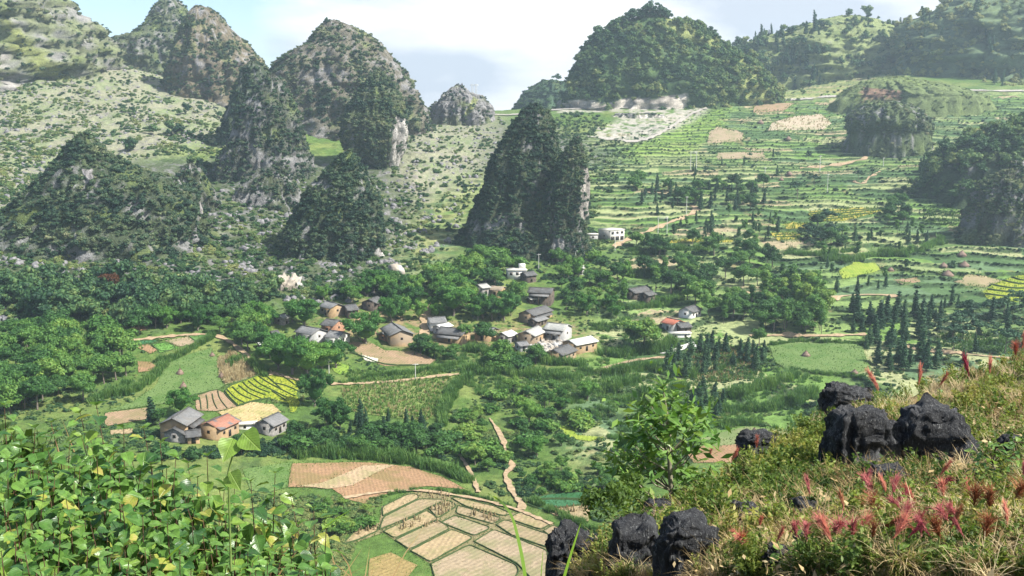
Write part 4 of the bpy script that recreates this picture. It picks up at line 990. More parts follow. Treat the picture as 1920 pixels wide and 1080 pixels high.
proto_set('maize', [blades('maize', 14, 1.0, 0.10, 420 + i, CANE, 0.4, 0.8, 0.08) for i in range(3)])
proto_set('stalks', [blades('stalks', 16, 1.0, 0.07, 440 + i, DRY, 0.25, 0.5, 0.25) for i in range(3)])
def stook(seed):
    rs_ = np.random.RandomState(seed); ps = []
    for i in range(26):
        a = rs_.rand() * 6.28; r0 = rs_.uniform(0.12, 0.26); top = np.array([math.cos(a) * 0.05, math.sin(a) * 0.05, 0.95 + rs_.uniform(-.15, .15)])
        ps.append(tube([(math.cos(a) * r0, math.sin(a) * r0, 0), tuple(top)], [0.035, 0.02], 3))
    v, f = join(ps); return mesh_np('stook', v, f, [DRY])
proto_set('stook', [stook(450 + i) for i in range(3)])

def poly_points(polys, n, seed, maxD=None, ground_=None):
    """random ground points seen inside traced outlines"""
    rs_ = np.random.RandomState(seed); outp = []
    if not isinstance(polys[0][0], (tuple, list)): polys = [polys]
    areas = [abs(sum(p[i][0] * p[(i + 1) % len(p)][1] - p[(i + 1) % len(p)][0] * p[i][1] for i in range(len(p)))) for p in polys]
    for p, ar in zip(polys, areas):
        k = int(round(n * ar / sum(areas))); q_ = np.array(p); mn, mx = q_.min(0), q_.max(0); got = []
        while len(got) < k:
            c = rs_.uniform(mn, mx, (k * 2 + 10, 2)); c = c[inpoly(c[:, 0], c[:, 1], p)]; got += list(c)
        got = np.array(got[:k])
        if k: outp.append((ground_ or G).cast(got[:, 0], got[:, 1]))
    return np.concatenate(outp)
# ---------------------------------------------------------------- scrub and woods on the hills
def pebble_tint(p, a=0.2, b=0.7, seed=0, L=22):
    n = fbm(p[:, 0] / L + p[:, 1] / L, p[:, 2] / L * 1.6, 3, seed)
    return np.clip(a + (b - a) * (0.5 + n * 0.8) + np.random.RandomState(seed).normal(0, .13, len(p)), 0, 1.15)
for key, n, s, t0, t1, gap, lab in [
 ('far_left', 6000, 3.0, 0.20, 0.99, 0.30, 'pale scrub over the upper left mountain'),
 ('twin_a', 2465, 3.0, 0.20, 0.80, 0.48, 'scrub over the topmost pointed peak'),
 ('twin_b', 3770, 2.5, 0.16, 0.86, 0.13, 'scrub over the brown topped peak'),
 ('mid', 5220, 2.5, 0.16, 0.83, 0.08, 'scrub over the rounded middle peak'),
 ('dark_back', 1305, 2.8, 0.06, 0.49, 0.48, 'scrub over the small dark tip'),
 ('dark', 3335, 2.2, 0.08, 0.65, 0.23, 'dark scrub over the dark pointed hill'),
 ('cliffy', 2175, 2.5, 0.16, 0.86, 0.48, 'scrub over the steep tower'),
 ('left_forest', 6090, 2.5, 0.06, 0.68, 0.38, 'dense dark scrub forest over the broad left hill'),
 ('mid_forest', 3480, 2.4, 0.06, 0.61, 0.38, 'dense scrub forest over the hill above the quarry'),
 ('centre', 4060, 2.2, 0.06, 0.58, 0.48, 'dense scrub forest over the central hill'),
 ('centre_small', 1450, 2.0, 0.10, 0.65, 0.48, 'scrub over the small central spire'),
 ('shoulder', 1500, 2.2, 0.1, 0.55, 0.5, 'grey green scrub on the rocky shoulder'),
 ('apron', 2200, 2.1, 0.12, 0.6, 0.2, 'scrub among the rocks of the apron'),
 ('pass_rock', 290, 2.1, 0.16, 0.68, 0.08, 'scrub on the rocky knob'),
 ('blue', 870, 4.1, 0.20, 0.68, 0.90, 'woods on the blue hill'),
 ('pale_top', 1160, 3.7, 0.24, 0.93, 0.03, 'bushes dotted over the pale hill'),
 ('knoll', 900, 2.4, 0.30, 0.85, 0.90, 'bushes hanging over the knoll'),
 ('road_bank', 500, 1.7, 0.32, 0.93, 0.2, 'bushes on the grassy road bank'),
 ('right_rock', 2400, 1.9, 0.35, 0.95, 0.35, 'scrub on the grey rocky mound'),
 ('road_face', 232, 2.3, 0.16, 0.68, 0.18, 'scrub on the road ledges')]:
    p = H[key].bushes(n, len(key) * 7 + n, gap=gap)
    scatter('scrub_cover', 'kscrub' if key not in ('blue', 'pale_top', 'road_bank') else 'scrub', p, s * 0.88, lab, seed=n, sink=0.25, tints=pebble_tint(p, t0, t1, n))
for key, n, s, t0, t1, lab in [
 ('big_right', 2300, 7.0, 0.25, 0.95, 'mixed woods over the rounded hill above the road'),
 ('right_forest', 1500, 8, 0.9, 1.15, 'pale woods over the upper right hill'),
 ('right_wood', 700, 8, 0.25, 0.75, 'dark woods over the hill at the right edge'),
 ('pale_top', 260, 11, 0.3, 0.6, 'trees on the lower flank of the pale hill')]:
    p = H[key].bushes(n, 5 + n, gap=0.45 if key != 'pale_top' else 0.1, smin=0.10 if key == 'big_right' else 0.0)
    scatter('woodland', 'wood', p, s, lab, seed=n, sink=0.25, tints=pebble_tint(p, t0, t1, n, 40))
p = H['right_forest'].bushes(180, 99, smin=0.5); scatter('conifer_wood', 'conifer', p, 17, 'dark conifers on the foot of the upper right hill', seed=4, tint=(0.3, 0.6))
p = H['pale_top'].bushes(240, 98, smin=0.3); p = p[proj(p[:,0],p[:,1],p[:,2])[0] < 1545]; scatter('conifer_wood', 'conifer', p, 15, 'dark conifers on the left flank of the pale hill', seed=6, tint=(0.2, 0.5))

def sc(polys, n, key, s, lab, tint=(0.2, 0.7), seed=0, name=None, zs=1.0, filt=None, sink=0.1, cat=None):
    p = poly_points(polys, n, seed)
    if filt is not None: p = p[filt(p)]
    # keep off fields
    px, py = proj(p[:, 0], p[:, 1], p[:, 2])
    bad = np.zeros(len(p), bool)
    for f in FIELDS: bad |= inpoly(px, py, f[2])
    for nm_, l_, w_, lb_ in PATHS:
        q_ = densify(l_, 6, False); bad |= (np.abs(px[:, None] - q_[None, :, 0]) + 1.8 * np.abs(py[:, None] - q_[None, :, 1] - 2)).min(1) < 8
    p = p[~bad]
    scatter(name or {'scrub': 'scrub_cover', 'wood': 'woodland', 'conifer': 'conifer_wood', 'cane': 'cane_hedge', 'maize': 'maize_crop', 'stalks': 'dry_stalks', 'stook': 'straw_stooks'}[key], key, p, s, lab, cat, seed=seed, zs=zs, sink=sink,
            tints=pebble_tint(p, tint[0], tint[1], seed, 25))
    return p
thin = lambda L, th, s: (lambda p: fbm(p[:, 0] / L, p[:, 1] / L, 3, s) > th)
sc([[(-10,60),(215,70),(330,140),(420,210),(430,300),(330,290),(240,300),(60,430),(-10,440)]], 7500, 'scrub', 1.9, 'low scrub dotted over the pale grass bowls on the left', (0.25, 0.95), 1, filt=thin(25, -0.08, 3))
sc([[(-10,430),(60,400),(400,330),(560,330),(720,430),(740,560),(520,560),(400,590),(250,620),(-10,600)]], 5200, 'scrub', 1.9, 'grey green scrub on the rocky lower slope on the left', (0.15, 0.85), 2)
sc([[(-10,540),(120,530),(250,540),(400,545),(520,560),(410,600),(250,615),(100,600),(-10,590)]], 420, 'wood', 7.5, 'belt of trees along the foot of the left slope', (0.15, 0.6), 3)
sc([[(760,230),(930,212),(960,240),(880,380),(840,470),(740,520),(700,330)]], 1700, 'scrub', 1.9, 'scrub and boulders in the terraced gap', (0.2, 0.9), 4, filt=thin(20, -0.12, 5))
sc([[(1040,230),(1160,260),(1200,300),(1160,330),(1110,430),(1150,455),(1090,470),(1060,320)]], 900, 'scrub', 2.0, 'scrub on the slope right of the central hills', (0.2, 0.85), 5, filt=thin(20, -0.15, 6))
sc([[(240,200),(420,200),(430,290),(400,330),(240,290)]], 300, 'wood', 7, 'trees round the far hamlet', (0.2, 0.5), 6, filt=thin(30, 0.2, 8))
# bushes and lips of growth along the terraces
def lip(p):
    zz_ = p[:, 2] + fbm(p[:, 0] / 70, p[:, 1] / 70, 3, 11) * 3.0 + fbm(p[:, 0] / 16, p[:, 1] / 16, 3, 12) * 0.45
    f_ = ((zz_ + 0.0) / 2.2) % 1.0
    return ((f_ > 0.66) & (f_ < 0.90)) & (fbm(p[:, 0] / 30, p[:, 1] / 12, 3, 60) > -0.34)
sc([[(1120,270),(1330,205),(1930,180),(1930,520),(1500,520),(1180,480)]], 30000, 'scrub', 0.95, 'hedgy growth along the upper terrace edges', (0.0, 0.55), 7, filt=lip)
sc([[(1180,480),(1930,470),(1930,700),(1500,740),(1250,700),(1120,640)]], 14000, 'scrub', 0.85, 'hedgy growth along the lower terrace edges', (0.05, 0.6), 8, filt=lip)
sc([[(1120,270),(1330,205),(1930,180),(1930,620),(1500,620),(1180,480)]], 1500, 'scrub', 1.7, 'single bushes dotted over the terraces', (0.1, 0.6), 9, filt=thin(60, 0.05, 9))
sc([[(1400,95),(1700,95),(1690,178),(1450,190)]], 500, 'scrub', 2.2, 'bushes on the pale saddle', (0.2, 0.8), 10, filt=thin(30, 0.05, 12))
sc([[(1110,300),(1930,250),(1930,520),(1200,520)]], 4200, 'maize', 1.1, 'thin crops standing on the terraces', (0.2, 0.9), 11, filt=thin(35, -0.05, 15))
# maize fields
sc2 = lambda *a, **k: None
def crop(poly, n, key, s, lab, tint, seed, zs=1.0):
    p = poly_points([poly], n, seed)
    return scatter({'maize': 'maize_crop', 'stalks': 'dry_stalks', 'stook': 'straw_stooks', 'cane': 'cane_hedge', 'scrub': 'scrub_cover'}[key], key, p, s, lab, seed=seed, zs=zs, tint=tint, tilt=0.08)
crop([f for f in FIELDS if f[1] == 'maize'][0][2], 2600, 'maize', 1.3, 'yellow green maize standing below the village', (0.35, 1.0), 20)
crop([f for f in FIELDS if f[1] == 'maize'][0][2], 900, 'stalks', 1.1, 'dry maize stalks among the green below the village', (0.3, 1.0), 21)
crop([f for f in FIELDS if f[1] == 'stalk'][0][2], 650, 'stalks', 1.7, 'dense dry maize stalks above the yellow rice', (0.3, 1.0), 22)
crop([f for f in FIELDS if f[1] == 'pinkish'][0][2], 350, 'stalks', 1.5, 'dry stalks on the pinkish plot', (0.3, 0.9), 23)
crop([(1440,0),(1441,1),(1442,0)] if False else zr((60,900),(200,870),(380,890),(470,960),(420,1040),(250,1070),(60,1070)), 1100, 'stalks', 1.0, 'brownish stalks in the hollow below the cypresses', (0.1, 0.6), 24)
crop(zr((60,900),(200,870),(380,890),(470,960),(420,1040),(250,1070),(60,1070)), 1500, 'maize', 1.2, 'green growth in the hollow below the cypresses', (0.0, 0.6), 25)
crop(zr((1430,800),(1700,790),(1920,850),(1920,920),(1600,900),(1430,860)), 1500, 'maize', 1.3, 'leafy crop below the right cypresses', (0.1, 0.6), 26)
crop(zr((1350,90),(1550,80),(1900,140),(1920,260),(1680,230),(1500,190),(1350,180)), 1600, 'maize', 1.5, 'bluish leafy crop on the right slope', (0.0, 0.5), 27)
crop(zv((850,860),(1000,840),(1400,850),(1700,830),(1800,860),(1300,950),(1000,960)), 700, 'maize', 1.2, 'reedy verge above the track', (0.3, 1.0), 28)
for i, (poly, n, lab) in enumerate([
 (z2((300,790),(420,745),(470,760),(400,810),(310,835)), 60, 'straw stooks standing in the middle left paddy'),
 (z2((430,820),(520,765),(540,785),(450,825)), 26, 'straw stooks in the narrow paddy'),
 (z2((485,705),(590,660),(650,690),(545,755)), 75, 'straw stooks crowding the small paddy'),
 (z2((440,625),(530,610),(610,630),(590,655),(440,650)), 48, 'straw stooks along the top of the paddy grid'),
 (z2((740,705),(800,710),(900,755),(860,790),(720,745)), 70, 'straw stooks in the paddy right of centre'),
 (z2((80,830),(195,795),(208,818),(95,850)), 28, 'straw stooks at the left end of the paddies'),
 (z2((1160,712),(1300,690),(1390,690),(1390,715),(1300,725),(1250,720),(1200,745)), 60, 'straw stooks in the plot beside the rocks')]):
    crop(poly, n, 'stook', 0.85, lab, (0.3, 0.9), 30 + i)

# cane hedges
def hedge(line, width, n, s, lab, tint=(0.2, 0.8), seed=0, key='cane', zs=1.0):
    l = densify(line, 2.0, False); rs_ = np.random.RandomState(seed)
    k = rs_.randint(0, len(l) - 1, n); t = rs_.rand(n)[:, None]
    c = l[k] * (1 - t) + l[k + 1] * t
    p = G.cast(c[:, 0], c[:, 1]); p[:, 1] += rs_.uniform(-width, width, n); p[:, 0] += rs_.uniform(-0.8, 0.8, n); p[:, 2] = G.h(p[:, 0], p[:, 1])
    tag(scatter('cane_hedge' if key == 'cane' else 'hedge', key, p, s, lab, seed=seed, tint=tint, zs=zs, sink=0.03, tilt=0.06), cat='hedge')
HED = [
 ([(1125,662),(1160,668),(1200,660),(1250,652),(1262,640)], 1.6, 150, 3.4, 'tall cane hedge above the orange track'),
 ([(1125,705),(1160,700),(1210,690),(1250,700),(1300,706)], 2.0, 150, 3.2, 'bushy cane row just below the orange track'),
 ([(1120,735),(1150,730),(1190,715)], 2.0, 90, 3.2, 'short cane row left of the sapling'),
 ([(1165,755),(1200,748),(1240,738),(1285,728)], 1.6, 150, 3.4, 'dense cane bank behind the sapling top'),
 ([(1370,745),(1400,735),(1440,722),(1480,712),(1490,700)], 1.8, 150, 3.2, 'bright cane bank below the brown hollow'),
 ([(1345,775),(1390,770),(1440,765),(1500,752),(1530,735)], 1.8, 170, 3.0, 'long cane bank right of the sapling'),
 ([(1330,800),(1370,797),(1420,795)], 1.4, 80, 2.4, 'low cane row above the green strip'),
 ([(840,745),(850,730),(866,718),(880,712)], 1.4, 90, 3.0, 'curving cane row beside the maize'),
 ([(826,800),(830,770),(842,750),(860,725)], 1.4, 110, 3.0, 'upright curved maize hedge at the edge of the maize field'),
 ([(1180,520),(1230,515),(1290,515),(1330,520)], 2.2, 130, 3.2, 'cane bank under the brown terraces'),
 ([(1130,575),(1180,580),(1230,575),(1280,560)], 2.2, 150, 3.2, 'cane bank behind the lone round tree'),
 ([(1110,615),(1140,612),(1180,602)], 2.2, 70, 2.6, 'cane patch right of the grey houses'),
 ([(1180,475),(1260,468),(1330,470)], 2.4, 130, 3.0, 'cane bank beneath the thin golden strip'),
 ([(1545,490),(1600,488),(1640,480),(1690,478),(1740,465),(1770,450)], 2.0, 200, 3.6, 'long hedge row crossing the middle of the hillside'),
 ([(1470,475),(1530,480),(1600,470)], 2.5, 90, 3.0, 'cane row left of the long hedge row'),
 ([(870,655),(930,665),(985,672),(1030,680),(1090,685)], 2.5, 200, 3.0, 'cane thicket in front of the village houses'),
 ([(870,695),(930,700),(1010,705),(1090,712)], 3.0, 220, 3.0, 'second cane thicket below the village'),
 ([(640,720),(700,705),(760,702),(830,690),(870,680)], 0.8, 130, 1.9, 'green verge of the village track'),
 ([(290,680),(330,672),(350,660),(385,640),(398,630)], 0.9, 150, 2.2, 'maize hedge round the small square plots'),
 ([(210,745),(250,735),(285,712),(305,690),(320,675)], 1.3, 150, 2.6, 'cane hedge left of the pale meadow'),
 ([(170,755),(200,745),(240,725)], 1.6, 90, 2.4, 'cane clumps by the forest corner'),
 ([(560,852),(640,855),(720,860),(780,870),(840,885),(880,905)], 1.8, 260, 3.0, 'reed bank above the ploughed field'),
 ([(1000,940),(1040,962),(1090,985),(1130,1000)], 0.9, 160, 1.5, 'green verge right of the paddies'),
 ([(690,940),(740,925),(800,918),(870,925),(960,950)], 0.5, 130, 1.0, 'grassy verge of the upper paddy path'),
 ([(1440,648),(1500,640),(1560,642),(1620,645)], 1.2, 150, 1.6, 'dark weeds along the lower side of the earth road'),
 ([(1480,690),(1550,702),(1620,708)], 0.8, 120, 1.2, 'weedy bank across the grazing meadow'),
 ([(425,690),(450,675),(475,690),(500,705)], 1.4, 90, 2.6, 'bright cane clump beside the dry maize'),
 ([(470,470+200),(500,700)], 1.0, 30, 2.0, 'small bright cane tuft by the track'),
]
for i, (l, w, n, s, lab) in enumerate(HED): hedge(l, w, n, s, lab, seed=500 + i)

p = poly_points([[(1040,212),(1110,212),(1150,232),(1110,260),(1050,262)], [(740,215),(800,220),(800,240),(740,240)]], 260, 970); scatter('scrub_cover', 'scrub', p, 2.4, 'scrub under the cutting', seed=971, tint=(.2, .8))
p = poly_points([[(1150,292),(1178,275),(1235,250),(1290,218),(1380,196),(1352,238),(1315,270),(1305,292)]], 420, 972); scatter('maize_crop', 'maize', p, 1.1, 'bright crop on the terraces under the road', seed=972, tint=(.5, 1.0))
# ---------------------------------------------------------------- houses
def ribbed_mat(name, c1, c2, c3, rough=0.75, axis_scale=3.0):
    m, t, o = new_mat(name)
    tcn = N(t, 'ShaderNodeTexCoord')
    no = N(t, 'ShaderNodeTexNoise', Scale=0.9, Detail=6.0, Roughness=0.7); t.links.new(tcn.outputs['Object'], no.inputs['Vector'])
    n2 = N(t, 'ShaderNodeTexNoise', Scale=0.35, Detail=3.0); t.links.new(tcn.outputs['Object'], n2.inputs['Vector'])
    r = ramp(t, no.outputs['Fac'], [(0.32, c1), (0.68, c2)])
    f2 = ramp(t, n2.outputs['Fac'], [(0.52, (0, 0, 0)), (0.62, (1, 1, 1))])
    mx = N(t, 'ShaderNodeMix'); mx.data_type = 'RGBA'; t.links.new(f2.outputs[0], mx.inputs['Factor']); t.links.new(r.outputs[0], mx.inputs['A']); mx.inputs['B'].default_value = (*c3, 1)
    w = N(t, 'ShaderNodeTexWave', Scale=axis_scale); w.bands_direction = 'X'; w.inputs['Distortion'].default_value = 0.6; w.inputs['Detail'].default_value = 1.0
    t.links.new(tcn.outputs['Object'], w.inputs['Vector'])
    b = N(t, 'ShaderNodeBsdfPrincipled'); b.inputs['Roughness'].default_value = rough; b.inputs['Specular IOR Level'].default_value = 0.3
    t.links.new(mx.outputs['Result'], b.inputs['Base Color'])
    bp = N(t, 'ShaderNodeBump', Strength=0.8, Distance=0.08); t.links.new(w.outputs['Fac'], bp.inputs['Height']); t.links.new(bp.outputs[0], b.inputs['Normal'])
    t.links.new(b.outputs[0], o.inputs['Surface']); return m
ROOF = {'grey': ribbed_mat('grey_roof', (0.15,0.155,0.16), (0.25,0.25,0.25), (0.20,0.195,0.19)), 'dark': ribbed_mat('dark_roof', (0.085,0.088,0.09), (0.16,0.16,0.16), (0.11,0.105,0.10)),
        'pale': ribbed_mat('pale_roof', (0.34,0.345,0.33), (0.46,0.46,0.43), (0.38,0.38,0.35)), 'white': ribbed_mat('white_roof', (0.55,0.55,0.53), (0.7,0.7,0.67), (0.6,0.58,0.54)),
        'rust': ribbed_mat('rusty_roof', (0.34,0.13,0.08), (0.40,0.22,0.16), (0.16,0.16,0.165)), 'red': ribbed_mat('red_roof', (0.42,0.12,0.07), (0.50,0.19,0.12), (0.40,0.14,0.09)), 'tan': ribbed_mat('tan_roof', (0.30,0.24,0.17), (0.38,0.31,0.23), (0.25,0.2,0.15))}
WALL = {'ochre': noisy_mat('ochre_mud_wall', (0.26,0.18,0.10), (0.38,0.27,0.155), 0.8, bump=0.4, dist=0.05, c3=(0.24,0.19,0.135)), 'stone': noisy_mat('grey_stone_wall', (0.16,0.15,0.14), (0.32,0.31,0.29), 1.5, bump=0.6, dist=0.1),
        'white': noisy_mat('whitewashed_wall', (0.55,0.55,0.52), (0.68,0.67,0.63), 0.6, bump=0.2, dist=0.05), 'brick': noisy_mat('brick_wall', (0.22,0.12,0.075), (0.33,0.19,0.12), 1.5, bump=0.5, dist=0.05),
        'timber': noisy_mat('dark_timber_wall', (0.06,0.05,0.042), (0.13,0.105,0.085), 1.2, bump=0.5, dist=0.05), 'block': noisy_mat('grey_block_wall', (0.27,0.27,0.27), (0.38,0.38,0.37), 1.2, bump=0.4, dist=0.05)}
DARK = noisy_mat('dark_opening', (0.012,0.012,0.012), (0.03,0.028,0.025), 2.0, rough=0.4)
WOOD = noisy_mat('weathered_wood', (0.12,0.085,0.055), (0.22,0.16,0.10), 3.0)
def box_np(x0, x1, y0, y1, z0, z1):
    v = np.array([(x, y, z) for z in (z0, z1) for y in (y0, y1) for x in (x0, x1)], float)
    return v, np.array([(0,2,3,1),(4,5,7,6),(0,1,5,4),(2,6,7,3),(0,4,6,2),(1,3,7,5)])
def opening(parent, kind, x, side, z, w, h, Lh, Wh, mat=None):
    """door / window on a wall of a house: side in 'f','b','l','r'"""
    t = 0.07
    def slab(w_, h_, d0, d1):
        if side in 'fb':
            s = -1 if side == 'f' else 1
            y = sorted((s * (Wh + d0), s * (Wh + d1))); return box_np(x - w_ / 2, x + w_ / 2, y[0], y[1], z - h_ / 2, z + h_ / 2)
        s = -1 if side == 'l' else 1
        xx = sorted((s * (Lh + d0), s * (Lh + d1))); return box_np(xx[0], xx[1], x - w_ / 2, x + w_ / 2, z - h_ / 2, z + h_ / 2)
    v, f = slab(w + 0.2, h + 0.2, -0.02, t); o = link(kind, mesh_np(kind, v, f, [WOOD]), parent)
    v, f = slab(w, h, 0.0, t + 0.03); link('pane' if kind == 'window' else 'door_leaf', mesh_np('pane', v, f, [mat or DARK]), o)
HRECT = []
def plane_hit(px, py, z):
    a, e = ray(px, py); D = z / e; return np.array([float(a * D), float(D)])
def register(pts):
    q = np.array([proj(*p) for p in pts]); HRECT.append((q[:, 0].min(), q[:, 1].min(), q[:, 0].max(), q[:, 1].max(), float(np.mean([p[0] for p in pts])), float(np.mean([p[1] for p in pts]))))
def house(p1, p2, W, hw, rise, roof, wall, label, cat='house', name='village_house', openings=True, lean=None, annex=None):
    c = G.cast([(p1[0] + p2[0]) / 2], [(p1[1] + p2[1]) / 2 + 14])[0]; z0 = c[2]
    for _ in range(4):
        a = plane_hit(*p1, z0 + hw + rise); b = plane_hit(*p2, z0 + hw + rise); m = (a + b) / 2
        z0 = 0.5 * z0 + 0.5 * float(G.h(m[0], m[1]))
    d = b - a; L = float(np.linalg.norm(d)); ang = math.atan2(d[1], d[0])
    if L > 34: L = 34
    e = empty(name, (m[0], m[1], z0), ang, 1.0, label, cat, 'houses and sheds of the valley')
    Lh, Wh = L / 2 - 0.5, W / 2
    k = rise / Wh
    v = np.array([(x, y, z) for x in (-Lh, Lh) for (y, z) in ((-Wh, -2.0), (Wh, -2.0), (Wh, hw), (0, hw + rise - 0.05), (-Wh, hw))], float)
    f4 = np.array([(0,5,9,4),(1,2,7,6),(2,3,8,7),(3,4,9,8)]); f5 = np.array([(0,4,3,2,1),(5,6,7,8,9)])
    link('wall', mesh_np('wall', v, [f4, f5], [WALL[wall]]), e)
    oh = 0.7; Lr = L / 2 + 0.1
    # sagging, segmented roof slabs
    ns = 8; xs = np.linspace(-Lr, Lr, ns + 1); rs_ = np.random.RandomState(int(abs(m[0] * 13 + m[1])) % 9999)
    sag = -0.12 * np.sin((xs + Lr) / (2 * Lr) * math.pi) + rs_.normal(0, 0.03, ns + 1)
    ys = [-(Wh + oh), -(Wh + oh) * 0.5, 0, (Wh + oh) * 0.5, Wh + oh]
    top = np.array([[(x, y, hw + rise + 0.24 - abs(y) * k + sag[i] * (1.0 if y == 0 else 0.4) + (0.0 if y == 0 else rs_.normal(0, 0.03))) for y in ys] for i, x in enumerate(xs)])
    T_ = top.reshape(-1, 3); B_ = T_ - np.array([0, 0, 0.16]); nT = len(T_)
    I = np.arange(nT).reshape(ns + 1, 5)
    fa = np.stack([I[:-1, :-1], I[1:, :-1], I[1:, 1:], I[:-1, 1:]], -1).reshape(-1, 4)
    rim = np.concatenate([I[:, 0], I[-1, 1:], I[-2::-1, -1], I[0, -2:0:-1]]); r2 = np.roll(rim, -1)
    fs_ = np.stack([rim, rim + nT, r2 + nT, r2], -1)
    r_ = link('roof', mesh_np('roof', np.concatenate([T_, B_]), [fa, fa[:, ::-1] + nT, fs_], [ROOF[roof]]), e)
    if roof in ('grey', 'dark', 'pale', 'rust', 'red'):
        v, f = box_np(-Lr, Lr, -0.18, 0.18, hw + rise + 0.12, hw + rise + 0.36); link('ridge_cap', mesh_np('ridge_cap', v, f, [ROOF['dark' if roof != 'pale' else 'grey']]), r_)
    if openings:
        fs2 = 'f' if math.cos(ang) > 0 else 'b'
        opening(e, 'door', 0.0, fs2, 0.95, 1.1, 1.9, Lh, Wh)
        for x in (-0.6, 0.6):
            if L > 8: opening(e, 'window', x * Lh, fs2, hw * 0.55, 0.9, 0.8, Lh, Wh)
        near = 'l' if -math.sin(ang) < 0 else 'r'
        if abs(math.sin(ang)) > 0.25: opening(e, 'window', 0.0, near, hw * 0.6, 0.8, 0.8, Lh, Wh)
    if lean is not None:
        s = -1 if math.cos(ang) > 0 else 1
        y0, y1 = s * (Wh + 0.05), s * (Wh + lean[0])
        v = np.array([(-Lh * lean[1], y0, hw - 0.4), (Lh * lean[1], y0, hw - 0.4), (Lh * lean[1], y1, hw - 1.4), (-Lh * lean[1], y1, hw - 1.4)]); v = np.concatenate([v, v - [0, 0, 0.12]])
        link('porch_roof', mesh_np('porch_roof', v, np.array([(0,1,2,3),(7,6,5,4),(0,4,5,1),(1,5,6,2),(2,6,7,3),(3,7,4,0)]), [ROOF[lean[2]]]), e)
        for x in (-0.9, 0, 0.9):
            v, f = box_np(x * Lh * lean[1] - .08, x * Lh * lean[1] + .08, min(y1 - s * .2, y1 - s * .35), max(y1 - s * .2, y1 - s * .35), -1, hw - 1.45); link('porch_post', mesh_np('porch_post', v, f, [WOOD]), e)
    cs, sn = math.cos(ang), math.sin(ang)
    register([(m[0] + x * cs - y * sn, m[1] + x * sn + y * cs, z0 + z) for x in (-Lr, Lr) for y, z in ((-Wh, 0), (Wh, 0), (0, hw + rise))])
    return e

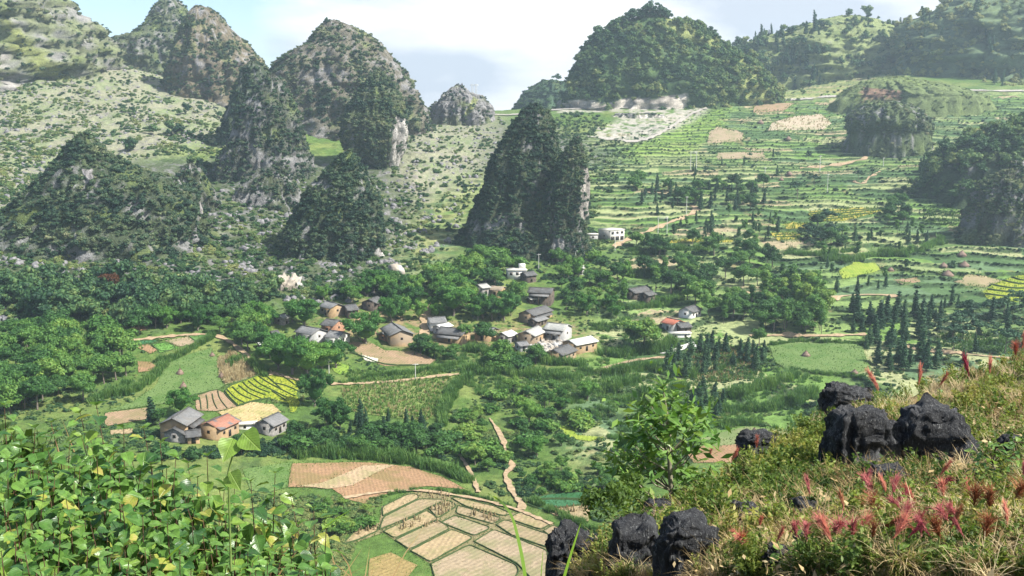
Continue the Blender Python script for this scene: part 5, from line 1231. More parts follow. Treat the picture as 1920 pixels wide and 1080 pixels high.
HOUSES = [
 ((322,785),(354,764),8.0,4.6,1.9,'grey','ochre','large grey roofed farmhouse with an ochre gable at the lower left'),
 ((324,804),(353,789),6.5,2.6,1.5,'dark','stone','low dark roofed house tucked in front of the large farmhouse'),
 ((347,809),(376,806),4.5,2.2,1.0,'dark','ochre','small dark shed at the front corner of the large farmhouse'),
 ((388,793),(427,776),8.5,3.4,1.6,'rust','ochre','rust and grey roofed ochre house beside the straw field'),
 ((493,787),(522,774),6.5,3.2,1.6,'grey','stone','grey roofed stone hut right of the rust roofed house'),
 ((612,565),(634,570),7.5,3.4,1.5,'grey','ochre','ochre walled house behind the brick walled house'),
 ((645,573),(667,571),8.0,3.4,1.5,'dark','timber','dark grey roofed house at the back left of the village'),
 ((612,598),(637,601),8.0,3.2,1.6,'dark','brick','dark roofed house with brick walls between bamboo clumps'),
 ((567,611),(600,617),8.0,3.4,1.6,'grey','block','long grey roofed house at the left of the village'),
 ((619,620),(646,623),8.0,3.2,1.6,'grey','white','grey roofed house with a pale wall next to the long one'),
 ((521,592),(534,588),5.0,2.6,1.1,'pale','stone','small pale roofed hut above the left bamboo'),
 ((507,622),(521,620),5.0,2.5,1.1,'dark','ochre','small dark roofed hut with an ochre wall at the far left of the village'),
 ((483,643),(500,641),4.0,1.6,0.5,'white','stone','little white roofed shed at the left edge of the bamboo'),
 ((735,605),(754,619),9.5,4.0,2.0,'grey','ochre','ochre gabled house with rust edged roof behind the brown yard field'),
 ((716,625),(727,622),4.5,2.0,1.0,'grey','brick','low lean building against the ochre gabled house'),
 ((691,562),(708,556),7.5,3.2,1.5,'dark','timber','dark roof half hidden in trees at the back of the village'),
 ((802,596),(834,594),7.0,3.4,1.5,'grey','white','grey roofed house with a white gable behind the long ochre house'),
 ((818,610),(841,605),5.0,3.0,0.9,'white','block','white sheet roofed annex left of the long ochre house'),
 ((826,613),(876,618),8.0,3.4,1.7,'dark','ochre','long ochre house with a dark grey roof in the middle of the village'),
 ((897,612),(928,615),9.0,3.2,1.5,'grey','ochre','grey roofed ochre house right of the long one'),
 ((940,624),(959,619),6.5,2.8,1.2,'white','stone','white roofed hut left of the stone rubble'),
 ((985,621),(1009,611),8.0,3.6,1.7,'pale','ochre','pale roofed house with an orange ochre gable beside the rubble'),
 ((1027,605),(1066,609),9.0,4.6,1.7,'pale','block','grey block house with pale roof behind the rubble'),
 ((1066,638),(1108,630),8.5,3.2,1.4,'white','ochre','bright white roofed house at the right of the village'),
 ((1037,656),(1066,646),8.0,3.0,1.7,'dark','ochre','dark roofed house in front of the white roofed one'),
 ((968,642),(987,640),5.0,2.3,1.0,'grey','block','small grey shed left of the rubble'),
 ((985,583),(1023,573),8.0,3.4,1.7,'dark','ochre','dark roofed ochre house among banana leaves'),
 ((997,598),(1019,592),5.0,2.2,0.9,'grey','timber','low grey roof just below the dark roofed ochre house'),
 ((993,539),(1038,541),8.0,5.0,1.6,'dark','timber','tall dark timber house with a grey roof at the upper end of the village'),
 ((990,558),(1007,556),3.5,1.9,0.6,'white','timber','small white awning shed below the timber house'),
 ((980,511),(1001,509),6.0,3.2,1.3,'dark','timber','dark roofed wing right of the white flat roofed house'),
 ((895,534),(912,532),7.0,3.4,1.2,'pale','stone','pale roofed house at the upper left of the village trees'),
 ((922,536),(946,538),7.0,3.0,1.2,'tan','ochre','tan roofed house in the upper village trees'),
 ((1081,498),(1096,498),6.0,3.0,1.0,'white','block','small white roofed house below the concrete road pole'),
 ((1178,542),(1211,537),8.0,3.2,1.6,'dark','timber','dark roofed house half sunk in cane on the right'),
 ((1206,549),(1222,546),5.5,2.5,1.1,'dark','timber','small dark wing beside the house sunk in cane'),
 ((1284,577),(1304,572),7.0,3.2,1.6,'dark','white','white walled hut with a dark roof above the red roof'),
 ((1251,596),(1275,601),7.5,3.2,1.4,'red','block','red tile roofed house right of the round tree'),
 ((1268,607),(1291,605),6.5,2.6,1.2,'dark','timber','dark grey roof in front of the red roof'),
 ((288,266),(322,263),12.0,4.0,2.0,'white','stone','larger white roofed house of the far hamlet'),
 ((341,273),(360,272),9.0,3.5,1.5,'pale','stone','grey roofed house right in the far hamlet'),
 ((360,271),(379,269),9.0,3.5,1.5,'white','stone','white roofed house at the right of the far hamlet'),
 ((372,258),(389,257),9.0,3.0,1.5,'white','timber','highest small roof of the far hamlet'),
 ((262,296),(286,294),9.0,4.0,1.5,'pale','ochre','ochre walled house below the far hamlet'),
 ((249,302),(264,301),6.0,2.0,1.0,'white','stone','small white shed left of the ochre far house'),
]
for i, hh in enumerate(HOUSES):
    p1, p2, W, hw, rise, roof, wall, lab = hh
    house(p1, p2, W, hw, rise, roof, wall, lab, lean=(2.2, 0.9, 'grey') if i in (18, 22, 28) else ((1.8, 0.8, 'dark') if i in (0, 26) else None), cat='shed' if ('shed' in lab or 'hut' in lab) else 'house', name='shed' if ('shed' in lab) else 'village_house')

def flat_house(px, py, L, W, h, rz, wall, label, rows, roofmat, tank=None, shaded_side=None, name='concrete_house'):
    g = G.cast([px], [py])[0]
    e = empty(name, tuple(g), rz, 1.0, label, 'house', 'houses and sheds of the valley')
    Lh, Wh = L / 2, W / 2
    v, f = box_np(-Lh, Lh, -Wh, Wh, -2, h); link('wall', mesh_np('wall', v, f, [WALL[wall]]), e)
    if shaded_side:
        v, f = box_np(-Lh - 0.06, -Lh - 0.003, -Wh, Wh, -2, h - 0.05); link('side_wall', mesh_np('side_wall', v, f, [WALL[shaded_side]]), e)  # slab over the left wall, the shade of that side put into its colour
    v, f = box_np(-Lh - 0.4, Lh + 0.4, -Wh - 0.4, Wh + 0.4, h, h + 0.25); r_ = link('roof', mesh_np('roof', v, f, [roofmat]), e)
    if tank:
        v, f = box_np(tank[0] - 1.6, tank[0] + 1.6, tank[1] - 1.6, tank[1] + 1.6, h + 0.25, h + 2.6); link('stair_box', mesh_np('stair_box', v, f, [WALL['white']]), r_)
    for z, w_, h_, n_, kind in rows:
        for i in range(n_): opening(e, kind, (i - (n_ - 1) / 2) * (L / n_), 'f', z, w_, h_, Lh, Wh)
    if shaded_side: opening(e, 'window', 0, 'l', h * 0.45, 0.9, 0.9, Lh + 0.06, Wh)
    cs, sn = math.cos(rz), math.sin(rz)
    register([(g[0] + x * cs - y * sn, g[1] + x * sn + y * cs, g[2] + z) for x in (-Lh, Lh) for y in (-Wh, Wh) for z in (0, h)])
    return e
ROOFC = noisy_mat('flat_concrete_roof', (0.55,0.53,0.48), (0.68,0.66,0.6), 0.6, bump=0.1)
flat_house(1146, 449, 11.5, 10.5, 6.2, R(38), 'white', 'two storey white concrete house with dark window bays beside the road', [(4.6, 1.9, 1.4, 3, 'window'), (1.3, 2.6, 2.3, 3, 'bay')], ROOFC, shaded_side='block')  # white house; its left side takes the grey block colour as painted shade
flat_house(1110, 448, 6.0, 5.0, 3.0, R(12), 'block', 'small flat grey block annex left of the white concrete house', [(1.4, 0.9, 0.9, 1, 'window')], ROOFC)
flat_house(968, 519, 9.5, 8.0, 3.9, R(8), 'white', 'white flat roofed house with three windows above the village', [(2.2, 1.2, 1.2, 3, 'window')], ROOFC, tank=(3.2, 2.0))
flat_house(1274, 632, 9.0, 3.5, 1.9, R(6), 'white', 'long low white pen in front of the red roof', [(0.9, 0.7, 0.7, 2, 'window')], ROOFC, name='animal_pen')
flat_house(460, 803, 6.5, 2.2, 1.6, R(10), 'white', 'low white wall and sheet roof between the two lower houses', [(0.8, 0.6, 0.7, 1, 'window')], ROOFC, name='animal_pen')

# rubble, quarry scar
M_lime = noisy_mat('broken_limestone', (0.24,0.235,0.23), (0.46,0.455,0.44), 0.6, bump=0.9, dist=0.5, c3=(0.33,0.29,0.24))
def rock_np(seed, sub=2, amp=0.35, sq=1.0, zsc=1.0):
    bm = bmesh.new(); bmesh.ops.create_icosphere(bm, subdivisions=sub, radius=1)
    v = np.array([q.co for q in bm.verts]); f = np.array([[q.index for q in a.verts] for a in bm.faces]); bm.free()
    v = np.sign(v) * np.abs(v) ** sq
    n = fbm(v[:, 0] * 1.3 + seed, v[:, 1] * 1.3 + v[:, 2] * 1.1, 4, seed) + 0.6 * fbm(v[:, 2] * 2.3 - seed, v[:, 0] * 2 - v[:, 1] * 1.5, 3, seed + 1)
    v = v * (1 + amp * n)[:, None]; v[:, 2] *= zsc
    return v, f
RUB = [mesh_np('stone_%d' % i, *[(lambda a: a)(q) for q in rock_np(600 + i, 1)], mats=[M_lime]) if False else None for i in range(0)]
proto_set('stone', [(lambda q: mesh_np('stone', q[0], q[1], [M_lime]))(rock_np(600 + i, 1, 0.4, 0.8)) for i in range(4)])
M_boul = noisy_mat('grey_boulder', (0.09,0.09,0.10), (0.24,0.235,0.24), 0.9, bump=0.8, dist=0.3)
proto_set('boulder', [(lambda q: mesh_np('boulder', q[0], q[1], [M_boul]))(rock_np(620 + i, 1, 0.5, 0.8)) for i in range(4)])
p = poly_points([zv((2060,0),(2061,1),(2062,0))] if False else [[(992,655),(1000,636),(1015,628),(1050,632),(1062,640),(1055,655),(1030,672),(1005,668)]], 420, 61)
scatter('stone_rubble', 'stone', p, 0.75, 'heap of white broken stone between the village houses', 'rubble', seed=61, zs=0.8, tilt=1.0)
for nm, poly, lab, h in [('quarry_scar', [(511,558),(513,538),(528,524),(541,519),(556,527),(566,541),(548,552),(530,562)], 'jagged white limestone scar at the left end of the village', 9),]:
    q_ = G.cast(*densify(poly, 3).T)
    c = q_.mean(0); v, f = rock_np(640, 4, 0.45, 0.8)
    v = v * np.array([6.5, 4.0, 6.5]) * (1 + 0.35 * fbm(v[:, 0] * 4, v[:, 2] * 5, 3, 8))[:, None]; v[:, 2] += np.abs(fbm(v[:, 0] / 1.2, v[:, 1] / 1.5, 3, 5)) * 5 * (v[:, 2] > 0)
    o = link(nm, mesh_np(nm, v, f, [M_lime])); o.location = (c[0], c[1], c[2] - 1.5); tag(o, lab, 'rock')
v, f = rock_np(641, 3, 0.5, 0.8); g = G.cast([742], [512])[0]
o = link('white_outcrop', mesh_np('outcrop', v * np.array([4.5, 3.0, 4.5]), f, [M_lime])); o.location = tuple(g); tag(o, 'small pale limestone outcrop at the foot of the wooded hill', 'rock')

# haystacks
def haystack(px, py, r, h, label, pole=True):
    g = G.cast([px], [py])[0]; rs_ = np.random.RandomState(int(px))
    e = empty('haystack', tuple(g), rs_.rand() * 6, 1.0, label, 'haystack', 'haystacks in the fields')
    prof = [(0.9, 0), (1.0, 0.18), (0.92, 0.35), (0.62, 0.6), (0.3, 0.84), (0.06, 1.0)]
    V_ = []; n = 18
    for k, (pr, pz) in enumerate(prof):
        for j in range(n):
            a = j / n * 6.283; q = 1 + rs_.normal(0, 0.08); V_.append((math.cos(a) * r * pr * q, math.sin(a) * r * pr * q, h * pz + rs_.normal(0, 0.05) - 0.1))
    I = np.arange(n * len(prof)).reshape(len(prof), n)
    F_ = np.stack([I[:-1], np.roll(I[:-1], -1, 1), np.roll(I[1:], -1, 1), I[1:]], -1).reshape(-1, 4)
    rsx = np.random.RandomState(3); pts = np.array(V_); nn = pts * [1, 1, 0.3]; cv, cf = cards(np.repeat(pts, 5, 0) * rsx.uniform(.96, 1.06, (len(pts) * 5, 1)), np.repeat(nn, 5, 0), 0.35, rsx, 0.25, 1.2)
    link('straw', mesh_np('straw', np.concatenate([pts, cv]), [F_, cf + len(pts)], [HAY]), e)
    if pole:
        v, f = tube([(0, 0, h * 0.7), (0.05, 0, h * 1.55)], [0.09, 0.06], 5); link('pole', mesh_np('pole', v, f, [WOOD]), e)
HAY = foliage_mat('old_hay', [(0.0, (0.20,0.14,0.11)), (0.5, (0.33,0.26,0.21)), (1.0, (0.46,0.39,0.31))], 0.0, 0.9)
for px, py, r, h, lab in [(338,702,1.2,2.3,'haystack with a tall pole in the middle of the pale meadow'), (344,728,1.2,2.4,'haystack at the lower end of the pale meadow'),
    (398,668,1.0,1.7,'small haystack at the top corner of the pale meadow'), (415,708,1.0,2.2,'straw heap beside the dry maize'), (1511,668,1.7,2.4,'round haystack in the grazing meadow'),
    (1602,700,1.4,1.6,'low haystack at the lower edge of the grazing meadow'), (1803,480,2.6,3.2,'topmost haystack on the smooth green slope'), (1769,500,2.0,2.6,'left haystack on the smooth green slope'),
    (1808,500,2.6,3.2,'haystack below the topmost one on the green slope'), (1777,518,3.0,3.4,'lowest haystack on the smooth green slope'), (1670,508,1.8,2.2,'haystack beside the yellow green crop'),
    (1724,236,2.5,3.6,'haystack far up the slope near the road'), (1426,232,3.0,4.0,'haystack left on the upper terraces'), (1478,262,2.6,3.4,'haystack below the upper terraces plot'),
    (1677,275,3.2,3.6,'dark haystack on the upper hillside'), (1480,328,2.4,3.0,'small haystack on the middle terraces'), (1465,338,2.0,2.4,'smallest haystack on the middle terraces'), (1414,808,0.7,1.1,'tiny haystack on the green strip behind the rocks')]:
    haystack(px, py, r, h, lab, pole=px < 500)

# utility poles
M_pole = noisy_mat('concrete_pole', (0.5,0.5,0.48), (0.62,0.62,0.6), 1.0, bump=0.1)
def pole(px, py, hpx, label, pair=0, name='utility_pole'):
    g = G.cast([px], [py])[0]; h = hpx / F * g[1] / math.cos(0.1)
    e = empty(name, tuple(g), 0.3, 1.0, label, 'utility pole', 'utility poles')
    r = max(0.16, g[1] * 0.00032)
    for dx in ([0] if not pair else [-pair / 2, pair / 2]):
        v, f = tube([(dx, 0, -0.5), (dx, 0, h)], [r, r * 0.75], 6); link('post', mesh_np('post', v, f, [M_pole]), e)
    for k in (0.9, 0.97) if pair else (0.95,):
        w = max(1.2, (pair or 0) / 2 + 0.8); v, f = box_np(-w, w, -r * .6, r * .6, h * k - r * .5, h * k + r * .5); link('crossarm', mesh_np('crossarm', v, f, [M_pole]), e)
for a in [(1242,440,34,'paired pole with a platform beside the climbing road',6),(1287,402,34,'pole at the bend of the climbing road',0),(1153,470,34,'pole in front of the white concrete house',0),
          (1079,495,26,'pole above the white roofed hut',0),(1300,318,34,'paired poles at the left of the upper terraces',5),(1537,322,30,'pole standing left of the pale curving track',0),(1630,290,30,'pole beneath the bushy knoll',0),
          (1551,362,36,'pole in the middle terraces',0),(1656,312,16,'short pole right of the curving track',0),(1434,336,22,'thin pole above the dark wood belt',0),(779,714,34,'white pole beside the village track',0),
          (617,701,26,'pole beside the small green paddy',0),(572+380,560,20,'pole among the upper village trees',0),(1010,505,30,'pole behind the white flat roofed house',0),(1850,316,20,'pole right of the conifer row',0)]:
    pole(a[0], a[1], a[2], a[3], a[4])
# twin pylons on the rocky knob
for i, (px, lab) in enumerate([(886, 'left lattice pylon on the rocky knob'), (893, 'right lattice pylon on the rocky knob')]):
    b = P(px, 181, 955); e = empty('pylon', b, 0.2, 1.0, lab, 'pylon', 'pylons in the pass'); h = 11.5
    for dx in (-0.7, 0.7):
        v, f = tube([(dx, 0, -2), (dx * 0.8, 0, h)], [0.28, 0.2], 5); link('post', mesh_np('post', v, f, [M_pole]), e)
    for z in (h * 0.9, h * 0.98): v, f = box_np(-2.3, 2.3, -.12, .12, z - .14, z + .14); link('crossarm', mesh_np('crossarm', v, f, [M_pole]), e)

# ---------------------------------------------------------------- trees
placed = []
PPX = [tuple(q) for nm_, l_, w_, lb_ in PATHS for q in densify(l_, 6, False)]
def conflict(px, py, hpx, wpx):
    for (x0, y0, x1, y1, hx, hy) in HRECT:
        m = 0.22 * (x1 - x0)
        if px + wpx * 0.42 > x0 + m and px - wpx * 0.42 < x1 - m and py > y0 + 4 and py - hpx * 0.92 < y1 - 3: return True
    return False
def in_field(px, py):
    return any(inpoly([px], [py], f[2])[0] for f in FIELDS if f[0] != 'meadow' or f[3].startswith('broad') or f[3].startswith('green g'))
def grove(kind, poly, n, hr, label, group, tint=None, wide=1.0, seed=0, gap=3.2, check=True, cat='tree'):
    rs_ = np.random.RandomState(seed + 31); q_ = np.array(poly); mn, mx = q_.min(0), q_.max(0); t = 0; k = 0
    kinds = kind if isinstance(kind, (list, tuple)) else [kind]
    while k < n and t < n * 60:
        t += 1; c = rs_.uniform(mn, mx)
        if any(abs(c[0] - x_) < 5 and -3 < c[1] - y_ < 14 for x_, y_ in PPX): continue
        if not inpoly([c[0]], [c[1]], poly)[0] or in_field(c[0], c[1]): continue
        g = G.cast([c[0]], [c[1]])[0]; h = rs_.uniform(*hr) * rs_.uniform(0.72, 1.15); hp = h * F / g[1]
        kd = kinds[rs_.randint(len(kinds))]
        w_ = {'broad': 0.8, 'bamboo': 0.8, 'cypress': 0.3, 'tall': 0.3, 'shrub': 1.3, 'pine': 0.7}[kd] * wide
        if check and conflict(c[0], c[1], hp, hp * w_): continue
        if any((g[0] - a) ** 2 + (g[1] - b) ** 2 < (gap * (0.35 + h / 16)) ** 2 for a, b in placed): continue
        placed.append((g[0], g[1])); k += 1
        tree(kd, g, h, label, cat if kd != 'bamboo' else 'bamboo', group, tint, wide)
    return k
def one(kind, px, py, h, label, wide=1.0, tint=None, group=None, name=None, cat=None):
    g = G.cast([px], [py])[0]; placed.append((g[0], g[1]))
    return tree(kind, g, h, label, cat or ('bamboo' if kind == 'bamboo' else 'tree'), group, tint, wide, name)
for a in [('bamboo',572,614,15,'huge bamboo clump left of the dark roofed huts',1.25,.5),('bamboo',548,604,12,'bamboo clump behind the huge left clump',1.0,.4),('bamboo',686,645,15,'huge bamboo clump in front of the village centre left',1.35,.45),
          ('bamboo',735,606,14,'dark bamboo clump behind the ochre gabled house',1.1,.3),('bamboo',505,672,13,'left end bamboo of the row under the village',1.1,.45),('bamboo',522,694,15,'second bamboo of the row under the village',1.2,.45),
          ('bamboo',548,702,16,'tall bamboo in the middle of the row under the village',1.2,.4),('bamboo',576,705,15,'fourth bamboo of the row under the village',1.2,.5),('bamboo',604,700,14,'fifth bamboo of the row under the village',1.1,.45),
          ('bamboo',630,690,13,'right end bamboo of the row under the village',1.1,.4),('bamboo',590,762,14.5,'tall dark bamboo right of the yellow rice',0.9,.2),('bamboo',618,808,12.5,'dark bamboo below the tall one beside the yellow rice',1.1,.2),
          ('bamboo',638,806,9,'smaller dark bamboo by the field track',1.0,.2),('bamboo',340,778,10.5,'dark bamboo behind the large farmhouse',1.1,.2),('cypress',287,795,9,'pointed dark tree left of the large farmhouse',1.5,.4),
          ('broad',300,800,6,'round tree against the left of the large farmhouse',1.0,.4),('broad',1207,652,13.5,'lone broad round tree right of the village',1.45,.5),('broad',1190,650,9,'smaller round tree leaning on the lone broad tree',1.3,.45),
          ('bamboo',782,560,13,'bright bamboo at the top of the bare lane',0.9,.55),('bamboo',786,600,10,'small bamboo beside the bare lane',0.9,.5),('bamboo',850,592,17,'great spreading dark tree in the village centre',1.3,.35),
          ('bamboo',905,598,14,'bamboo behind the upper ochre roofs',1.1,.45),('bamboo',945,602,15,'tall bamboo in front of the tan roof',1.1,.45),('bamboo',1100,592,12,'rounded bamboo right of the timber house',1.0,.4),
          ('broad',905,648,11,'dark round tree hiding the end of the long ochre house',1.1,.25),('broad',935,690,12,'dark tree in front of the white roofed hut',1.1,.2),('bamboo',1085,520,12,'bamboo below the white roofed hut',1.0,.4),
          ('broad',872,640,8,'round tree in front of the long ochre house',1.1,.3),('pine',1495,372,13,'dark tree alone above the golden strips',1.0,.2),('broad',418,905,1,'x',1,.3)]:
    if a[4] == 'x': continue
    one(a[0], a[1], a[2], a[3], a[4], a[5], a[6], 'trees round the village')
GZ = [
 ('broad', [(-10,650),(60,620),(150,625),(225,650),(250,695),(185,745),(90,775),(-10,800)], 64, (9,14), 'leafy tree in the dense wood at the left edge of the valley floor', 'wood at the left edge', .4, 1.05),
 (('broad','bamboo'), [(250,615),(400,590),(420,605),(400,618),(262,628)], 12, (8,11), 'tree at the slope foot above the small square plots', 'trees above the square plots', .3, 1.1),
 (('broad','bamboo'), [(408,612),(500,592),(525,610),(500,640),(480,668),(440,648),(408,628)], 17, (8,12), 'tree left of the village beside the earth track', 'trees left of the village', .4, 1.1),
 (('broad','bamboo'), [(600,560),(700,545),(770,540),(790,570),(760,600),(700,600),(660,590)], 22, (8,13), 'tree behind the left half of the village', 'trees behind the left village', .35, 1.1),
 (('broad','bamboo'), [(770,560),(800,530),(860,515),(960,530),(980,570),(960,600),(860,605),(800,600)], 34, (8,13), 'tree in the dense middle of the village', 'trees in the village middle', .4, 1.1),
 (('broad','shrub'), [(880,480),(940,470),(1040,460),(1110,470),(1120,500),(1030,505),(880,515)], 26, (7,12), 'tree behind the white flat roofed house', 'trees at the foot of the central hill', .35, 1.1),
 (('broad','bamboo','tall'), [(1030,520),(1110,500),(1180,520),(1180,600),(1110,600),(1050,585)], 28, (7,12), 'tree right of the timber house', 'trees right of the timber house', .4, 1.1),
 (('broad','shrub'), [(760,620),(800,640),(900,655),(960,640),(1030,680),(960,700),(860,690),(760,660)], 22, (5,9), 'small tree between the village houses and the cane', 'trees in front of the village', .35, 1.1),
 (('broad','tall','broad'), [(1190,455),(1420,450),(1500,540),(1520,640),(1400,650),(1330,600),(1240,570),(1200,520)], 82, (9,14), 'tree in the wood right of the village', 'wood right of the village', .3, 1.1),
 (('broad','cypress'), [(1185,350),(1300,348),(1440,350),(1445,392),(1330,398),(1250,388),(1195,385)], 46, (8,13), 'tree of the dark belt across the middle hillside', 'dark belt across the hillside', .25, 1.1),
 (('cypress','cypress','tall'), [(1230,400),(1420,400),(1500,430),(1490,455),(1240,455)], 30, (6,10), 'cypress scattered above the wood right of the village', 'cypresses above the wood', .35, 1.1),
 (('broad','pine'), [(1510,430),(1575,425),(1585,470),(1530,490),(1512,470)], 15, (9,12), 'tree of the dark clump in the middle of the hillside', 'dark clump in the middle', .12, 1.1),
 (('pine','broad'), [(1650,380),(1698,385),(1700,425),(1655,425)], 10, (9,13), 'tree of the clump right of the golden strips', 'clump right of the golden rice', .2, 1.0),
 ('cypress', [(1590,585),(1680,585),(1765,590),(1765,695),(1690,710),(1650,700),(1600,640)], 46, (8,13), 'dark cypress in the stand right of the earth road', 'cypress stand right of the earth road', .3, 1.25),
 (('pine','cypress'), [(1760,570),(1935,570),(1935,700),(1800,700),(1770,640)], 30, (7,12), 'tree in the open stand at the right edge', 'open stand at the right edge', .35, 1.1),
 ('cypress', [(1240,670),(1320,655),(1400,650),(1440,665),(1430,700),(1330,705),(1250,715)], 34, (6,9.5), 'cypress between the concrete lane and the brown hollow', 'cypresses by the concrete lane', .35, 1.35),
 ('cypress', [(1260,740),(1330,725),(1360,760),(1345,790),(1310,780),(1270,770)], 9, (6,10), 'cypress behind the sapling beside the cane banks', 'cypresses behind the sapling', .3, 1.5),
 ('tall', [(1430,560),(1500,545),(1545,560),(1550,640),(1440,645)], 26, (12,16), 'slender pale trunked tree in the grove left of the earth road', 'slender grove left of the earth road', .6, 1.3),
 (('cypress','tall'), [(1540,470),(1740,400),(1745,470),(1640,560),(1560,560)], 26, (6,10), 'lone dark tree dotted over the middle terraces', 'dark trees over the middle terraces', .3, 1.1),
 ('cypress', [(1720,318),(1830,315),(1835,330),(1780,338),(1722,330)], 15, (11,16), 'conifer of the row below the dark wooded hill', 'conifer row below the wooded hill', .2, 1.1),
 (('cypress','pine'), [(1200,300),(1500,280),(1700,330),(1640,400),(1450,350),(1250,345)], 20, (5,9), 'small dark tree dotted over the upper terraces', 'small trees over the upper terraces', .3, 1.0),
 ('cypress', [(1855,152),(1880,152),(1880,160),(1855,160)], 4, (12,16), 'conifer near the road at the upper right', 'conifers near the upper road', .3, 1.0),
 (('broad','shrub','bamboo'), [(850,800),(880,760),(960,735),(1040,720),(1130,740),(1140,790),(1075,830),(1000,860),(960,840),(940,900),(905,905),(870,860)], 46, (3.5,8), 'bushy tree in the green gully below the village', 'trees of the green gully', .5, 1.15),
 (('broad','shrub'), [(280,850),(400,835),(560,822),(640,822),(700,812),(830,818),(850,860),(760,852),(560,846),(300,866)], 52, (4,8), 'dark bushy tree along the hedge line below the lower houses', 'hedge trees below the lower houses', .2, 1.15),
 (('cypress','shrub'), [(650,790),(800,790),(830,810),(650,820)], 12, (4,8), 'dark pointed tree below the maize field', 'pointed trees below the maize', .2, 1.2),
 (('shrub','broad'), [(975,900),(1040,870),(1140,860),(1140,930),(1060,935),(990,930)], 24, (2.5,5), 'low bush on the bank above the vegetable beds', 'bushes above the vegetable beds', .45, 1.2),
 (('shrub','broad'), [(590,940),(660,950),(705,965),(700,1000),(640,1010),(600,1000)], 16, (2.0,4), 'bright low bush at the left corner of the paddies', 'bushes left of the paddies', .6, 1.3),
 (('broad','shrub'), [(1130,880),(1180,820),(1230,830),(1300,900),(1200,920)], 12, (3,6), 'bush behind the foreground sapling', 'bushes behind the sapling', .4, 1.2),
]
for i, (kd, poly, n, hr, lab, gr_, ti, wd) in enumerate(GZ):
    grove(kd, poly, n, hr, lab, gr_, ti, wd, seed=i * 11)
# skyline trees on the big rounded hill, standing on its crest
for i, (px, py, h) in enumerate([(1106,86,13),(1113,82,15),(1120,78,12),(1127,74,14),(1140,66,16),(1148,62,13),(1154,60,15),(1160,56,16),(1168,52,14),(1176,46,17),(1184,42,15),(1190,42,16),(1197,38,17),(1204,36,14),(1211,36,16),(1218,34,17),(1226,34,15),(1233,34,16),(1240,36,17),(1248,38,15),(1254,40,14),(1275,46,9),(1290,50,10),(1306,56,12),(1313,60,10),(1322,62,12),(1332,68,14),(1340,74,12),(1352,86,13),(1362,90,9),(1384,98,8),(1045,152,12),(1037,152,8)]):
    D_ = 1052 if px > 1060 else 1300; b = P(px, py + 0, D_)
    tree('pine', (b[0], b[1] + (i % 3) * 3, b[2] - 4.5 - (i * 7 % 5) * 0.6), h * (1.0 + 0.12 * (i * 5 % 4)), 'open crowned tree on the skyline of the big rounded hill' if px > 1060 else 'lone tree on the blue hill', 'tree', 'skyline trees', .25, 0.9)

# rust brown dead foliage patch on the left slope
DEAD = foliage_mat('dead_rust_foliage', [(0.0, (0.09,0.035,0.012)), (0.5, (0.20,0.09,0.03)), (1.0, (0.36,0.20,0.05))], 0.2)
cm = crown_mesh('dead_crown', [(0,0,0.7,0.28,0.2,0.3),(-0.35,0,0.82,0.34,0.16,0.14),(0.05,0,0.35,0.14,0.12,0.3)], 700, 0.10, 77, DEAD, 0.25, 1.0, 0, core=False)
b = P(214, 552, 425); e = empty('dead_tree', b, 0, 9.5, 'rust brown dead tree drooping on the dark left slope', 'tree'); link('crown', cm, e); link('trunk', trunk_mesh('trunk', 0.8, 0.02, 9, BARK, 2), e)

# valley floor ground cover and woodland understorey
def sc_clear(polys, n, key, s, lab, tint, seed, th=-9, L=20, sink=0.15):
    p = poly_points(polys, n, seed); px, py = proj(p[:, 0], p[:, 1], p[:, 2])
    bad = np.zeros(len(p), bool)
    for f in FIELDS: bad |= inpoly(px, py + 3, f[2]) | inpoly(px, py - 3, f[2])
    for (x0, y0, x1, y1, hx, hy) in HRECT: bad |= (px > x0 - 4) & (px < x1 + 4) & (py > y0) & (py < y1 + 12)
    for nm, l, w, lb in PATHS:
        q = densify(l, 4, False); d = np.abs(px[:, None] - q[None, :, 0]) + 1.6 * np.abs(py[:, None] - q[None, :, 1]); bad |= d.min(1) < 9
    p = p[~bad]
    if th > -5: p = p[fbm(p[:, 0] / L, p[:, 1] / L, 3, seed + 5) > th]
    scatter({'scrub': 'scrub_cover', 'wood': 'woodland', 'cane': 'reed_cover', 'maize': 'low_greenery'}[key], key, p, s, lab, seed=seed, tints=pebble_tint(p, tint[0], tint[1], seed, 18), sink=sink)
GULLY = [(820,790),(900,740),(1000,710),(1180,720),(1300,760),(1330,830),(1150,900),(1130,960),(980,940),(900,920),(840,870),(560,850),(280,850),(280,820),(560,800),(700,800)]
sc_clear([GULLY], 3400, 'scrub', 1.2, 'dense bushes of the green gully', (0.25, 0.9), 701, -0.1)
sc_clear([[(400,590),(760,520),(1120,500),(1340,600),(1440,720),(1300,760),(1100,730),(860,720),(640,700),(420,650)]], 3200, 'scrub', 1.1, 'bushes and gardens round the village', (0.3, 0.95), 702, -0.3)
sc_clear([[(-10,600),(250,620),(400,600),(420,680),(640,720),(640,860),(280,860),(0,880)]], 2200, 'scrub', 1.1, 'bushes on the left valley floor', (0.3, 0.8), 703, 0.0)
sc_clear([[(1300,640),(1930,560),(1930,760),(1500,830),(1300,800)]], 2600, 'scrub', 1.1, 'bushes on the right valley floor', (0.2, 0.75), 704, -0.05)
sc_clear([[(1060,640),(1320,620),(1540,700),(1540,800),(1200,860),(1040,760)]], 2600, 'cane', 1.7, 'reeds and cane between the hedge rows', (0.15, 0.7), 705, -0.1, 12)
sc_clear([[(800,640),(1100,660),(1200,700),(1100,760),(900,740),(800,700)]], 1000, 'cane', 1.9, 'cane and maize gardens below the village', (0.2, 0.8), 706, -0.15, 12)
